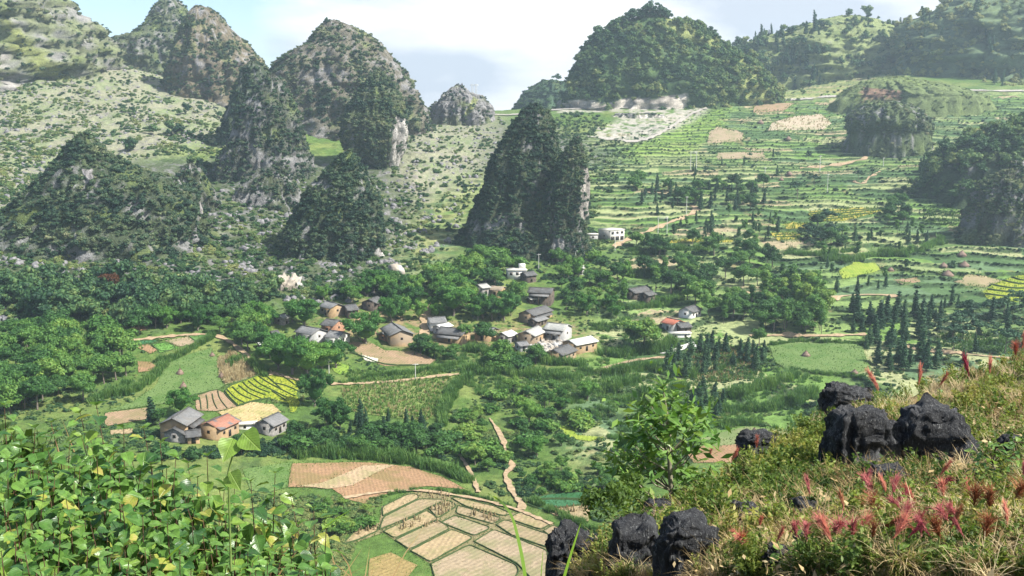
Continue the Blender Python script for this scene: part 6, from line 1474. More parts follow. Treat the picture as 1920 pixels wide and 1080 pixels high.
sc_clear([[(540,930),(720,930),(640,1080),(480,1080),(470,920)]], 1800, 'scrub', 0.9, 'bright low bushes left of the paddies', (0.45, 1.0), 707, -0.6)
sc_clear([[(960,900),(1200,880),(1200,1000),(1060,960)]], 900, 'scrub', 0.7, 'low growth on the bank right of the paddies', (0.3, 0.8), 708, -0.3)
sc_clear([[(740,490),(900,480),(1180,455),(1200,520),(1040,530),(800,560),(700,560)]], 900, 'scrub', 1.7, 'undergrowth behind the village', (0.15, 0.7), 709)

# weeds and stubble breaking the field edges
E_ = []
rs4 = np.random.RandomState(44)
for f in FIELDS:
    q = densify(f[2], 2.2); g = G.cast(q[:, 0], q[:, 1]); E_.append(g)
E_ = np.concatenate(E_); E_ = np.repeat(E_, 3, 0); E_[:, :2] += rs4.normal(0, 1, (len(E_), 2)) * (0.0022 * E_[:, 1:2]) * [1, 1.6]; E_ = E_[rs4.rand(len(E_)) < 0.75]; E_[:, 2] = G.h(E_[:, 0], E_[:, 1])
scatter('field_verge', 'maize', E_, 0.0017 * E_[:, 1], 'grassy weeds growing along the field edges', seed=45, tints=pebble_tint(E_, 0.1, 0.9, 45, 8))
for i, (key, n, s, lab, tint) in enumerate([('straw', 900, .32, 'stubble on the paddies', (.3, 1)), ('straw2', 900, .32, 'stubble on the middle paddies', (.3, 1)), ('straw3', 1200, .32, 'stubble on the larger paddies', (.3, 1)), ('meadow', 6000, .42, 'grass of the meadows', (.0, .9)),
    ('lime', 900, .9, 'lime green crop under the road', (.5, 1)), ('rice', 2600, .5, 'standing rice', (.8, 1)), ('cream', 300, .4, 'straw left on the field', (.4, 1)), ('bean', 500, .5, 'vegetable rows', (0, .4)), ('bright', 200, .5, 'seedlings', (.3, .7)), ('gold', 900, .9, 'ripe golden rice standing', (.9, 1)), ('fallow', 250, .4, 'weeds on the fallow plot', (.2, .8)), ('soil', 260, .3, 'weeds on the ploughed soil', (.2, .9))]):
    pl = [f[2] for f in FIELDS if f[1] == key]
    p = poly_points(pl, n, 300 + i); p = p[(p[:, 1] < 1100)]
    scatter('field_growth', 'stalks' if key in ('straw', 'straw2', 'straw3', 'cream') else 'maize', p, s * np.clip(p[:, 1] / 300, 0.8, 2.0), lab, seed=300 + i, tint=tint)

sc_clear([[(270,812),(400,806),(560,800),(660,810),(640,862),(560,852),(300,862)]], 900, 'scrub', 1.5, 'dark hedge growth under the lower houses', (0.05, 0.5), 710)
sc_clear([[(-10,740),(200,720),(300,760),(290,860),(-10,900)]], 900, 'scrub', 1.2, 'bushes between the wood and the leafy bank', (0.2, 0.8), 711, -0.15)
p = poly_points([[(-10,60),(215,70),(330,140),(420,210),(430,300),(330,290),(240,300),(60,430),(-10,440)], [(-10,430),(60,400),(400,330),(560,330),(740,430),(740,560),(400,590),(-10,600)], [(760,230),(930,212),(960,240),(880,380),(840,470),(740,520),(700,330)]], 5200, 712)
p = p[fbm(p[:, 0] / 18, p[:, 1] / 18, 3, 90) > 0.02]
scatter('boulder_cover', 'boulder', p, 1.25, 'grey limestone boulders strewn over the slopes', seed=713, zs=0.9, tilt=0.6, sink=0.2)
# ---------------------------------------------------------------- near hillside under the camera
FC = {  # azimuth column (pixel column at mid height) -> (distance, height) of the near slope
 -1600: [(.5,-1.6),(3,-2.2),(5,-2.35),(7,-2.8),(10,-5),(14,-9),(30,-21),(60,-40),(150,-106)],
 0:    [(.5,-1.6),(3,-2.2),(5,-2.4),(7,-2.8),(10,-5),(14,-9),(30,-21),(60,-40),(150,-106)],
 560:  [(.5,-1.6),(3,-2.3),(5,-2.75),(8,-5.0),(12,-8.5),(30,-21),(60,-42),(150,-106)],
 850:  [(.5,-1.6),(3,-2.4),(5,-3.1),(8,-5.5),(12,-9),(30,-21),(60,-42),(150,-106)],
 1050: [(.5,-1.6),(3,-2.2),(5,-2.75),(7,-3.35),(9,-4.15),(12,-7),(30,-20),(60,-42),(150,-106)],
 1200: [(.5,-1.6),(3,-2.0),(6,-2.87),(8.5,-3.65),(11,-4.55),(16,-8),(30,-19),(60,-42),(150,-106)],
 1400: [(.5,-1.6),(3,-1.85),(5.5,-2.63),(7.5,-3.13),(11,-4.06),(15,-4.95),(19,-7.2),(30,-16),(60,-40),(150,-106)],
 1600: [(.5,-1.6),(3,-1.8),(4.8,-2.3),(7.5,-3.0),(11,-3.7),(17,-4.85),(20,-6.2),(30,-13),(60,-38),(150,-106)],
 1750: [(.5,-1.6),(3,-1.75),(4.6,-2.2),(7.8,-3.0),(12,-3.75),(18,-4.75),(22,-6.0),(30,-11),(60,-35),(150,-106)],
 1920: [(.5,-1.6),(3,-1.7),(4.5,-2.15),(8,-2.95),(13,-3.68),(19,-4.4),(24,-6.4),(30,-10),(60,-34),(150,-106)],
 2300: [(.5,-1.6),(3,-1.6),(4.5,-1.95),(8,-2.4),(13,-3.0),(20,-3.8),(30,-8),(60,-32),(150,-106)],
 3500: [(.5,-1.5),(3,-1.4),(8,-1.9),(20,-3.0),(30,-6),(60,-30),(150,-106)],
}
AF = np.linspace(-1.6, 1.6, 480); DF = np.concatenate([np.geomspace(0.5, 26, 300), np.geomspace(26.6, 150, 60)])
ks = sorted(FC); ca_ = np.array([float(ray(k, 850)[0]) for k in ks])
cz_ = np.array([np.interp(DF, [q[0] for q in FC[k]], [q[1] for q in FC[k]]) for k in ks])
zf = np.stack([np.interp(AF, ca_, cz_[:, j]) for j in range(len(DF))])
for _ in range(2): zf = boxblur(boxblur(zf, 4, 0), 8, 1)
XF = AF[None] * DF[:, None]; YF = np.broadcast_to(DF[:, None], XF.shape)
zf = zf + fbm(XF / 1.6, YF / 1.6, 4, 71) * 0.22 * np.clip(DF[:, None] / 6, 0, 1) + fbm(XF / 0.3, YF / 0.3, 3, 72) * 0.035
GF = Ground(AF, DF, zf)
I = np.arange(zf.size).reshape(zf.shape)
qd = np.stack([I[:-1, :-1], I[:-1, 1:], I[1:, 1:], I[1:, :-1]], -1).reshape(-1, 4)
n1 = fbm(XF / 0.8, YF / 0.8, 4, 73); n2 = fbm(XF / 0.2, YF / 0.2, 3, 74)
cf_ = np.zeros(XF.shape + (3,)) + np.array((0.10, 0.075, 0.045))
cf_ = mixc_(cf_, (0.20, 0.16, 0.10), st(n2, 0.1, 0.5)); cf_ = mixc_(cf_, (0.05, 0.075, 0.025), st(n1, -0.1, 0.3) * 0.8)
M_soil = vcol_mat('hillside_soil', 4.0, 25.0, 0.5, 0.8, 0.03)
tag(link('hillside', mesh_np('hillside', np.stack([XF, YF, zf], -1).reshape(-1, 3), qd, [M_soil], color=cf_.reshape(-1, 3), smooth=True)), 'weedy near hillside dropping away to the valley', kind='structure')

# ---------------------------------------------------------------- foreground rocks
def rock_mat():
    m, t, o = new_mat('dark_limestone')
    tcn = N(t, 'ShaderNodeTexCoord'); v = tcn.outputs['Object']
    n1_ = N(t, 'ShaderNodeTexNoise', Scale=1.4, Detail=9.0, Roughness=0.65); t.links.new(v, n1_.inputs['Vector'])
    mpn = N(t, 'ShaderNodeMapping'); mpn.inputs['Scale'].default_value = (5.0, 5.0, 1.0); t.links.new(v, mpn.inputs['Vector'])
    n2_ = N(t, 'ShaderNodeTexVoronoi', Scale=3.0); n2_.feature = 'F1'; t.links.new(mpn.outputs[0], n2_.inputs['Vector'])
    n3_ = N(t, 'ShaderNodeTexNoise', Scale=14.0, Detail=5.0, Roughness=0.7); t.links.new(mpn.outputs[0], n3_.inputs['Vector'])
    r = ramp(t, n1_.outputs['Fac'], [(0.35, (0.018, 0.019, 0.022)), (0.5, (0.042, 0.045, 0.052)), (0.68, (0.16, 0.165, 0.175))])
    g = N(t, 'ShaderNodeNewGeometry'); sp_ = N(t, 'ShaderNodeSeparateXYZ'); t.links.new(g.outputs['Normal'], sp_.inputs[0])
    rl = ramp(t, n3_.outputs['Fac'], [(0.56, (0, 0, 0)), (0.68, (1, 1, 1))])
    mx = N(t, 'ShaderNodeMix'); mx.data_type = 'RGBA'; t.links.new(rl.outputs[0], mx.inputs['Factor']); t.links.new(r.outputs[0], mx.inputs['A']); mx.inputs['B'].default_value = (0.24, 0.25, 0.25, 1)
    b = N(t, 'ShaderNodeBsdfPrincipled'); b.inputs['Roughness'].default_value = 0.75; b.inputs['Specular IOR Level'].default_value = 0.35
    t.links.new(mx.outputs['Result'], b.inputs['Base Color'])
    ad = N(t, 'ShaderNodeMath', operation='ADD'); t.links.new(n2_.outputs['Distance'], ad.inputs[0]); t.links.new(n3_.outputs['Fac'], ad.inputs[1])
    bp = N(t, 'ShaderNodeBump', Strength=0.9, Distance=0.09); t.links.new(ad.outputs[0], bp.inputs['Height']); t.links.new(bp.outputs[0], b.inputs['Normal'])
    t.links.new(b.outputs[0], o.inputs['Surface']); return m
M_rock = rock_mat()
def karren(seed, sx_, sy_, sz_, sub=5):
    """weathered limestone: rounded block with vertical grooves, pits and a ragged crest"""
    bm = bmesh.new(); bmesh.ops.create_icosphere(bm, subdivisions=sub, radius=1)
    v = np.array([q.co for q in bm.verts]); f = np.array([[q.index for q in a.verts] for a in bm.faces]); bm.free()
    v = np.sign(v) * np.abs(v) ** 0.5
    v /= np.abs(v).max()
    v = v * np.array([sx_, sy_, sz_])
    th = np.arctan2(v[:, 1], v[:, 0]); s = max(sx_, sz_)
    big_ = fbm(v[:, 0] / s * 1.3 + seed, v[:, 1] / s * 1.3 + v[:, 2] / s * 1.5, 4, seed)
    gro = -np.abs(fbm(th * 3.2 + seed, v[:, 2] / s * 0.9, 3, seed + 3))
    pit = fbm(v[:, 0] / s * 6, v[:, 2] / s * 6 + v[:, 1] / s * 5, 4, seed + 5, 0.6)
    rid = -np.abs(fbm(v[:, 0] / s * 2.6 + v[:, 1] / s * 2.1, v[:, 2] / s * 3.2, 3, seed + 9))
    rr = 1 + 0.26 * big_ + 0.34 * gro + 0.17 * pit + 0.30 * rid
    v[:, 0] *= rr; v[:, 1] *= rr
    top = np.clip(v[:, 2] / sz_, 0, 1)
    v[:, 2] *= 1 + 0.22 * big_ * top + 0.10 * pit
    v[:, 2] += top ** 2 * sz_ * 0.2 * fbm(v[:, 0] / s * 3.0 + 5, v[:, 1] / s * 3.0 + seed, 4, seed + 7)
    return v, f
ROCKS = [((1594,778),92,56,'square topped dark rock, the highest on the right slope'),((1626,882),132,122,'largest dark fluted rock in the middle of the right slope'),((1758,884),122,128,'large dark domed rock right of the largest one'),
 ((1432,862),88,46,'dark jagged rock at the left edge of the slope crest'),((1668,918),76,44,'low dark rock at the foot of the largest rock'),((1822,888),50,60,'grey rock half behind the sapling'),
 ((1080,1088),108,112,'blocky dark rock at the bottom beside the grass blade'),((1192,1088),106,134,'tall dark rock in the bottom cluster'),((1292,1078),112,112,'broad dark rock at the right of the bottom cluster'),
 ((1398,994),64,52,'small rounded grey rock below the sapling tree'),((1366,958),60,24,'flat dark rock behind the rounded grey one'),((1512,980),56,46,'small dark rock in the middle of the weeds'),
 ((1519,904),30,34,'little pointed grey rock'),((1468,1072),72,44,'grey rock low in the weeds near the bottom edge'),((1508,1052),40,60,'upright grey rock beside the low one'),((1905,872),60,60,'dark rock at the right edge behind the sapling'),
 ((1574,1014),44,22,'tiny dark rock among the pink plumes'),((1237,985),60,50,'dark rock top behind the bottom cluster'),((1160,985),50,44,'small grey rock top behind the bottom cluster'),((1660,962),40,20,'flat grey stone behind the pink plumes'),((1705,935),44,34,'small grey stone right of the low dark rock')]
for i, ((px, py), w, h, lab) in enumerate(ROCKS):
    g = GF.cast([px], [min(py, 1078)])[0]; D_ = g[1]
    if py > 1078: g[2] -= 0.1
    sx_ = w / F * D_ / 2 * 1.15; sz_ = h / F * D_ * 0.92
    v, f = karren(800 + i * 3, sx_, sx_ * 0.8, sz_, 5 if w > 60 else 4)
    o = link('rock', mesh_np('rock', v, f, [M_rock])); o.location = (g[0], g[1] + sx_ * 0.5, g[2]); o.rotation_euler = (0, 0, (i * 0.37) % 0.6 - 0.3)
    tag(o, lab, 'rock', 'dark limestone rocks of the near slope')

# ---------------------------------------------------------------- near leaf materials
def leaf_mat(name, base, vein, tip=None, transl=0.32, rough=0.36, spot=None):
    m, t, o = new_mat(name)
    tcn = N(t, 'ShaderNodeTexCoord'); sp_ = N(t, 'ShaderNodeSeparateXYZ'); t.links.new(tcn.outputs['Object'], sp_.inputs[0])
    # side veins: bands of (y - 0.8|x|)
    ab = N(t, 'ShaderNodeMath', operation='ABSOLUTE'); t.links.new(sp_.outputs['X'], ab.inputs[0])
    k = N(t, 'ShaderNodeMath', operation='MULTIPLY_ADD'); k.inputs[1].default_value = -0.9; t.links.new(ab.outputs[0], k.inputs[0]); t.links.new(sp_.outputs['Y'], k.inputs[2])
    s = N(t, 'ShaderNodeMath', operation='MULTIPLY'); s.inputs[1].default_value = 52; t.links.new(k.outputs[0], s.inputs[0])
    sn = N(t, 'ShaderNodeMath', operation='SINE'); t.links.new(s.outputs[0], sn.inputs[0])
    v1 = ramp(t, sn.outputs[0], [(0.80, (0, 0, 0)), (0.98, (1, 1, 1))])
    v0 = ramp(t, ab.outputs[0], [(0.012, (1, 1, 1)), (0.03, (0, 0, 0))])
    mxv = N(t, 'ShaderNodeMath', operation='MAXIMUM'); t.links.new(v1.outputs[0], mxv.inputs[0]); t.links.new(v0.outputs[0], mxv.inputs[1])
    no = N(t, 'ShaderNodeTexNoise', Scale=3.0, Detail=4.0)
    oi = N(t, 'ShaderNodeObjectInfo'); vm = N(t, 'ShaderNodeVectorMath', operation='ADD'); t.links.new(tcn.outputs['Object'], vm.inputs[0]); t.links.new(oi.outputs['Location'], vm.inputs[1]); t.links.new(vm.outputs[0], no.inputs['Vector'])
    rb = ramp(t, no.outputs['Fac'], [(0.36, tuple(c * 0.75 for c in base)), (0.66, tuple(min(1, c * 1.35) for c in base))])
    colr = rb.outputs[0]
    if spot:
        rs2 = ramp(t, no.outputs['Fac'], [(0.5, (0, 0, 0)), (0.6, (1, 1, 1))]); mz = N(t, 'ShaderNodeMix'); mz.data_type = 'RGBA'
        t.links.new(rs2.outputs[0], mz.inputs['Factor']); t.links.new(colr, mz.inputs['A']); mz.inputs['B'].default_value = (*spot, 1); colr = mz.outputs['Result']
    fv = N(t, 'ShaderNodeMath', operation='MULTIPLY'); fv.inputs[1].default_value = 0.45; t.links.new(mxv.outputs[0], fv.inputs[0])
    mx = N(t, 'ShaderNodeMix'); mx.data_type = 'RGBA'; t.links.new(fv.outputs[0], mx.inputs['Factor']); t.links.new(colr, mx.inputs['A']); mx.inputs['B'].default_value = (*vein, 1)
    b = N(t, 'ShaderNodeBsdfPrincipled'); b.inputs['Roughness'].default_value = rough; b.inputs['Specular IOR Level'].default_value = 0.45
    t.links.new(mx.outputs['Result'], b.inputs['Base Color'])
    bp = N(t, 'ShaderNodeBump', Strength=0.5, Distance=0.01); bp.invert = True; t.links.new(mxv.outputs[0], bp.inputs['Height']); t.links.new(bp.outputs[0], b.inputs['Normal'])
    tr = N(t, 'ShaderNodeBsdfTranslucent'); hs = N(t, 'ShaderNodeHueSaturation'); hs.inputs['Value'].default_value = 1.5; hs.inputs['Hue'].default_value = 0.492
    t.links.new(mx.outputs['Result'], hs.inputs['Color']); t.links.new(hs.outputs[0], tr.inputs['Color'])
    ms = N(t, 'ShaderNodeMixShader'); ms.inputs[0].default_value = transl; t.links.new(b.outputs[0], ms.inputs[1]); t.links.new(tr.outputs[0], ms.inputs[2])
    t.links.new(ms.outputs[0], o.inputs['Surface']); return m
LM = [leaf_mat('leaf_green', (0.060, 0.150, 0.028), (0.14, 0.25, 0.06)), leaf_mat('leaf_mid_green', (0.105, 0.215, 0.038), (0.18, 0.30, 0.08)), leaf_mat('leaf_deep_green', (0.030, 0.090, 0.022), (0.08, 0.17, 0.05)),
      leaf_mat('leaf_lime', (0.15, 0.25, 0.04), (0.27, 0.38, 0.09)), leaf_mat('leaf_yellowing', (0.27, 0.31, 0.05), (0.38, 0.40, 0.12), spot=(0.36, 0.31, 0.08)), leaf_mat('leaf_withered', (0.20, 0.11, 0.06), (0.26, 0.17, 0.10), transl=0.15, rough=0.8)]
STEM = noisy_mat('purple_brown_stem', (0.05, 0.030, 0.022), (0.11, 0.07, 0.04), 20.0, bump=0.1, coord='Object')
GSTEM = noisy_mat('green_stem', (0.10, 0.16, 0.04), (0.17, 0.24, 0.07), 20.0, bump=0.1, coord='Object')

def leaf_np(n=7, width=0.36, droop=0.35, fold=0.16, tip=2.0, wave=0.03, seed=0, base=0.75):
    """heart/egg shaped leaf of unit length along +Y, midrib fold, curling tip"""
    rs_ = np.random.RandomState(seed); ys = np.linspace(0, 1, n)
    w = width * (np.sin(np.pi * np.clip(ys, 0, 1) ** base) ** 0.75) * (1 - ys ** 3 * 0.35)
    w[0] = 0.02; w[-1] = 0.0
    w = w * (1 - 0.45 * np.clip((ys - 0.62) / 0.38, 0, 1))
    V_ = []
    for i, y in enumerate(ys):
        z = -droop * y ** tip
        for sx_ in (-1, -0.5, 0, 0.5, 1):
            V_.append((sx_ * w[i], y * (1 - droop * 0.25 * y), z + abs(sx_) * w[i] * fold * 2 + (rs_.normal(0, wave) * abs(sx_) if 0 < i < n - 1 else 0)))
    I = np.arange(n * 5).reshape(n, 5); f = np.stack([I[:-1, :-1], I[:-1, 1:], I[1:, 1:], I[1:, :-1]], -1).reshape(-1, 4)
    return np.array(V_), f
LEAVES = [[mesh_np('leaf', *leaf_np(6, 0.34 + 0.03 * (j % 3), 0.15 + 0.13 * (j % 4), 0.10 + 0.05 * (j % 3), 1.7, 0.02, j), mats=[m], smooth=True) for j in range(6)] for m in LM]

def place_leaf(parent, pos, direction, size, mat_i, r_, roll=0.0, name='leaf', meshes=None, label=None):
    me = (meshes or LEAVES[mat_i])[r_.randrange(6 if not meshes else len(meshes))]
    o = link(name, me, parent)
    d = Vector(direction).normalized(); up = Vector((0, 0, 1))
    x = d.cross(up)
    if x.length < 0.05: x = Vector((1, 0, 0))
    x.normalize(); z = x.cross(d)
    M = Matrix((x, d, z)).transposed().to_4x4() @ Matrix.Rotation(roll, 4, 'Y')
    o.matrix_local = Matrix.Translation(pos) @ M @ Matrix.Diagonal((size, size, size, 1))
    return o

# ---------------------------------------------------------------- big leaved plants at the lower left
def leafy_plant(top, base_z, seed, label, size=0.085, pairs=7, young=0.5, group='big leaved plants at the lower left', lean=0.12, low=True):
    r_ = random.Random(seed); bx_, by_ = top[0] + r_.uniform(-lean, lean), top[1] + r_.uniform(-lean, lean)
    e = empty('leafy_plant', (bx_, by_, base_z), 0, 1.0, label, 'plant', group)
    T_ = Vector((top[0] - bx_, top[1] - by_, top[2] - base_z)); h = T_.z
    mid = T_ * 0.55 + Vector((r_.uniform(-.04, .04), r_.uniform(-.04, .04), 0))
    P_ = [Vector((0, 0, 0)), mid * 0.5, mid, (mid + T_) / 2 + Vector((r_.uniform(-.015, .015), 0, 0)), T_]
    v, f = tube([tuple(q) for q in P_], [0.0045, 0.0042, 0.0035, 0.0028, 0.0015], 5); link('stem', mesh_np('stem', v, f, [STEM], smooth=True), e)
    def at(t):
        u = t * (len(P_) - 1); i = min(int(u), len(P_) - 2); return P_[i].lerp(P_[i + 1], u - i)
    rot = r_.uniform(0, 6.28)
    for k in range(pairs):
        t = 1.0 - (k / pairs) ** 1.1 * min(0.75, 0.55 / h) - 0.01
        rot += math.pi / 2 + r_.uniform(-.35, .35)
        sz = size * 1.04 * min(1.0, 0.55 + 0.25 * k) * r_.uniform(0.8, 1.15)
        for s in (0, math.pi):
            if r_.random() < 0.10 and k > 1: continue
            a = rot + s + r_.uniform(-.25, .25); a += 0.42 * math.atan2(math.sin(-math.pi / 2 + 0.35 - a), math.cos(-math.pi / 2 + 0.35 - a)); c = at(t); pet = sz * (0.10 + 0.22 * (k > 0))
            dip = (0.9, 0.15, -0.35)[k] if k < 3 else r_.uniform(-1.7, -0.6)
            d = Vector((math.cos(a), math.sin(a), dip))
            q = c + d.normalized() * pet
            u = r_.random(); deep = k / pairs
            if k < 1: mi = 3 if u < 0.3 else 1
            elif deep > 0.8 and u < 0.25: mi = 5
            elif u < 0.04 + 0.06 * young: mi = 4
            elif u < 0.17: mi = 3
            elif u < 0.55: mi = 1
            elif u < 0.84: mi = 0
            else: mi = 2
            place_leaf(e, q, d, sz, mi, r_, r_.uniform(-.5, .5))
    return e
def canopy_row(n, px0, px1, pyf, D0, D1, jit, seed, lab, pairs=7, size=0.085):
    r_ = random.Random(seed)
    for i in range(n):
        px = px0 + (px1 - px0) * (i + r_.uniform(0.1, 0.9)) / n; py = pyf(px) + r_.uniform(-jit, jit); D_ = r_.uniform(D0, D1)
        t_ = P(px, py, D_); gz = float(GF.h(t_[0], t_[1])) - 0.03
        leafy_plant(t_, gz, seed * 100 + i, lab, size * r_.uniform(0.85, 1.15), pairs)
sil = lambda px: float(np.interp(px, [0, 60, 110, 170, 200, 250, 300, 380, 440, 500, 540, 580, 610, 640], [765, 800, 815, 782, 800, 828, 845, 870, 885, 905, 925, 965, 1000, 1050]))
for i, (px, py, D_, lab) in enumerate([(8,757,4.9,'leafy plant at the far left edge of the bank'),(66,800,4.6,'leafy plant left of the first tall shoot'),(95,790,4.8,'shoot with the yellow round leaf'),(150,772,5.0,'left one of the tall shoots above the bank'),(180,757,4.7,'tallest shoot of the leafy bank'),
      (232,800,4.6,'shoot right of the tallest one'),(268,800,5.0,'broad leafed shoot in front of the brown field'),(330,855,4.4,'shoot under the large farmhouse'),(388,852,4.5,'pointed shoot below the vine'),(352,866,4.6,'small shoot between farmhouse and vine'),(516,885,4.6,'dark tipped shoot at the meadow edge'),
      (470,900,4.4,'shoot below the vine leaves'),(545,930,4.5,'shoot over the pale corner of the ploughed field'),(588,950,4.3,'right shoot of the leafy bank'),(612,985,4.1,'last shoot at the right end of the leafy bank'),(300,828,4.8,'shoot left of the farmhouse shed')]):
    t_ = P(px, py, D_); leafy_plant(t_, float(GF.h(t_[0], t_[1])), 50 + i, lab, 0.098, 8, group=None)
canopy_row(36, -60, 600, lambda x: sil(x) + 38, 4.5, 5.2, 14, 61, 'big leaved plant along the back of the leafy bank', 9, 0.095)
canopy_row(40, -60, 620, lambda x: sil(x) + 82, 4.1, 4.7, 18, 62, 'big leaved plant in the third row of the leafy bank', 9, 0.088)
canopy_row(42, -40, 620, lambda x: sil(x) + 130, 3.8, 4.3, 20, 63, 'big leaved plant in the middle of the leafy bank', 9, 0.082)
canopy_row(38, -40, 600, lambda x: min(sil(x) + 185, 1055), 3.5, 4.0, 22, 64, 'big leaved plant low in the leafy bank', 9, 0.078)
canopy_row(28, -30, 560, lambda x: max(sil(x) + 235, 1030) if x < 480 else 1070, 3.1, 3.6, 20, 65, 'big leaved plant at the bottom edge of the leafy bank', 7, 0.072)
canopy_row(24, -30, 640, lambda x: 1085, 2.9, 3.3, 20, 66, 'small leaved plant cut by the bottom edge', 6, 0.058)

# heart leaved vine and grass blades reaching up
def big_leaf_vine():
    e = empty('vine_shoot', P(425, 905, 3.0), 0, 1.0, 'slender vine shoot with three heart shaped leaves', 'vine'); b = P(425, 905, 3.0)
    q = [P(425, 905, 3.0) - Vector((0, 0, 0.3)), P(428, 885, 3.0), P(436, 855, 3.0), P(448, 830, 3.0), P(462, 808, 3.02)]
    v, f = tube([tuple(a - b) for a in q], [0.004, 0.0035, 0.003, 0.0025, 0.001], 5); link('stem', mesh_np('stem', v, f, [GSTEM], smooth=True), e)
    hm = [mesh_np('leaf', *leaf_np(8, 0.44, 0.12, 0.12, 1.6, 0.012, 91, 0.6), mats=[LM[3]], smooth=True)]
    r_ = random.Random(3)
    for (x0, y0), (x1, y1), s in [((437,822),(421,858),0.085),((456,812),(489,846),0.090)]:
        a, c = P(x0, y0, 2.98), P(x1, y1, 2.93); o = place_leaf(e, a - b, c - a, s, 3, r_, 0.0, meshes=hm)
        d = (c - a).normalized(); nrm = Vector((0.1, -1, 0.35)); x = d.cross(nrm).normalized(); z = x.cross(d)
        o.matrix_local = Matrix.Translation(a - b) @ Matrix((x, d, z)).transposed().to_4x4() @ Matrix.Diagonal((s, s, s, 1))
    a, c = P(432, 885, 3.0), P(452, 925, 2.95); d = (c - a).normalized(); nrm = Vector((-0.1, -1, 0.3)); x = d.cross(nrm).normalized(); z = x.cross(d)
    o = link('leaf', hm[0], e); o.matrix_local = Matrix.Translation(a - b) @ Matrix((x, d, z)).transposed().to_4x4() @ Matrix.Diagonal((0.075,) * 3 + (1,))
big_leaf_vine()
def blade(pts, D_, w, label):
    q = [P(x, y, D_ + 0.04 * i) for i, (x, y) in enumerate(smooth_line(pts, 2))]; b = q[0]; V_ = []
    n = len(q)
    for i, a in enumerate(q):
        t = i / (n - 1); ww = w * (1 - t) ** 0.55 / 2 + 0.0003; dr = (q[min(i + 1, n - 1)] - q[max(i - 1, 0)]).normalized(); s = dr.cross(Vector((0.25, -1, 0.2))).normalized()
        V_ += [tuple(a - b - s * ww), tuple(a - b - Vector((0, -0.3 * ww, 0))), tuple(a - b + s * ww)]
    I = np.arange(n * 3).reshape(n, 3); f = np.stack([I[:-1, :-1], I[:-1, 1:], I[1:, 1:], I[1:, :-1]], -1).reshape(-1, 4)
    o = link('grass_blade', mesh_np('grass_blade', V_, f, [foliage_mat('fresh_blade', [(0, (0.12, 0.22, 0.02)), (1, (0.26, 0.36, 0.05))], 0.4, 0.4)], smooth=True)); o.location = b; tag(o, label, 'grass blade')
blade([(988,1110),(982,1060),(972,1010),(960,965),(938,938),(914,925)], 2.6, 0.016, 'long arching grass blade in front of the paddies')
blade([(1050,1110),(1064,1060),(1078,1015),(1090,978)], 2.4, 0.014, 'straight grass blade leaning right in front of the dark rock')
blade([(1012,1110),(1016,1060),(1019,1022)], 2.6, 0.005, 'thin short grass blade between the two long ones')
blade([(288,1075),(305,1055),(330,1030),(358,1008)], 2.3, 0.009, 'pale grass blade across the leafy bank')
blade([(598,1000),(625,975),(660,955)], 2.9, 0.004, 'thin pale stem at the right end of the leafy bank')

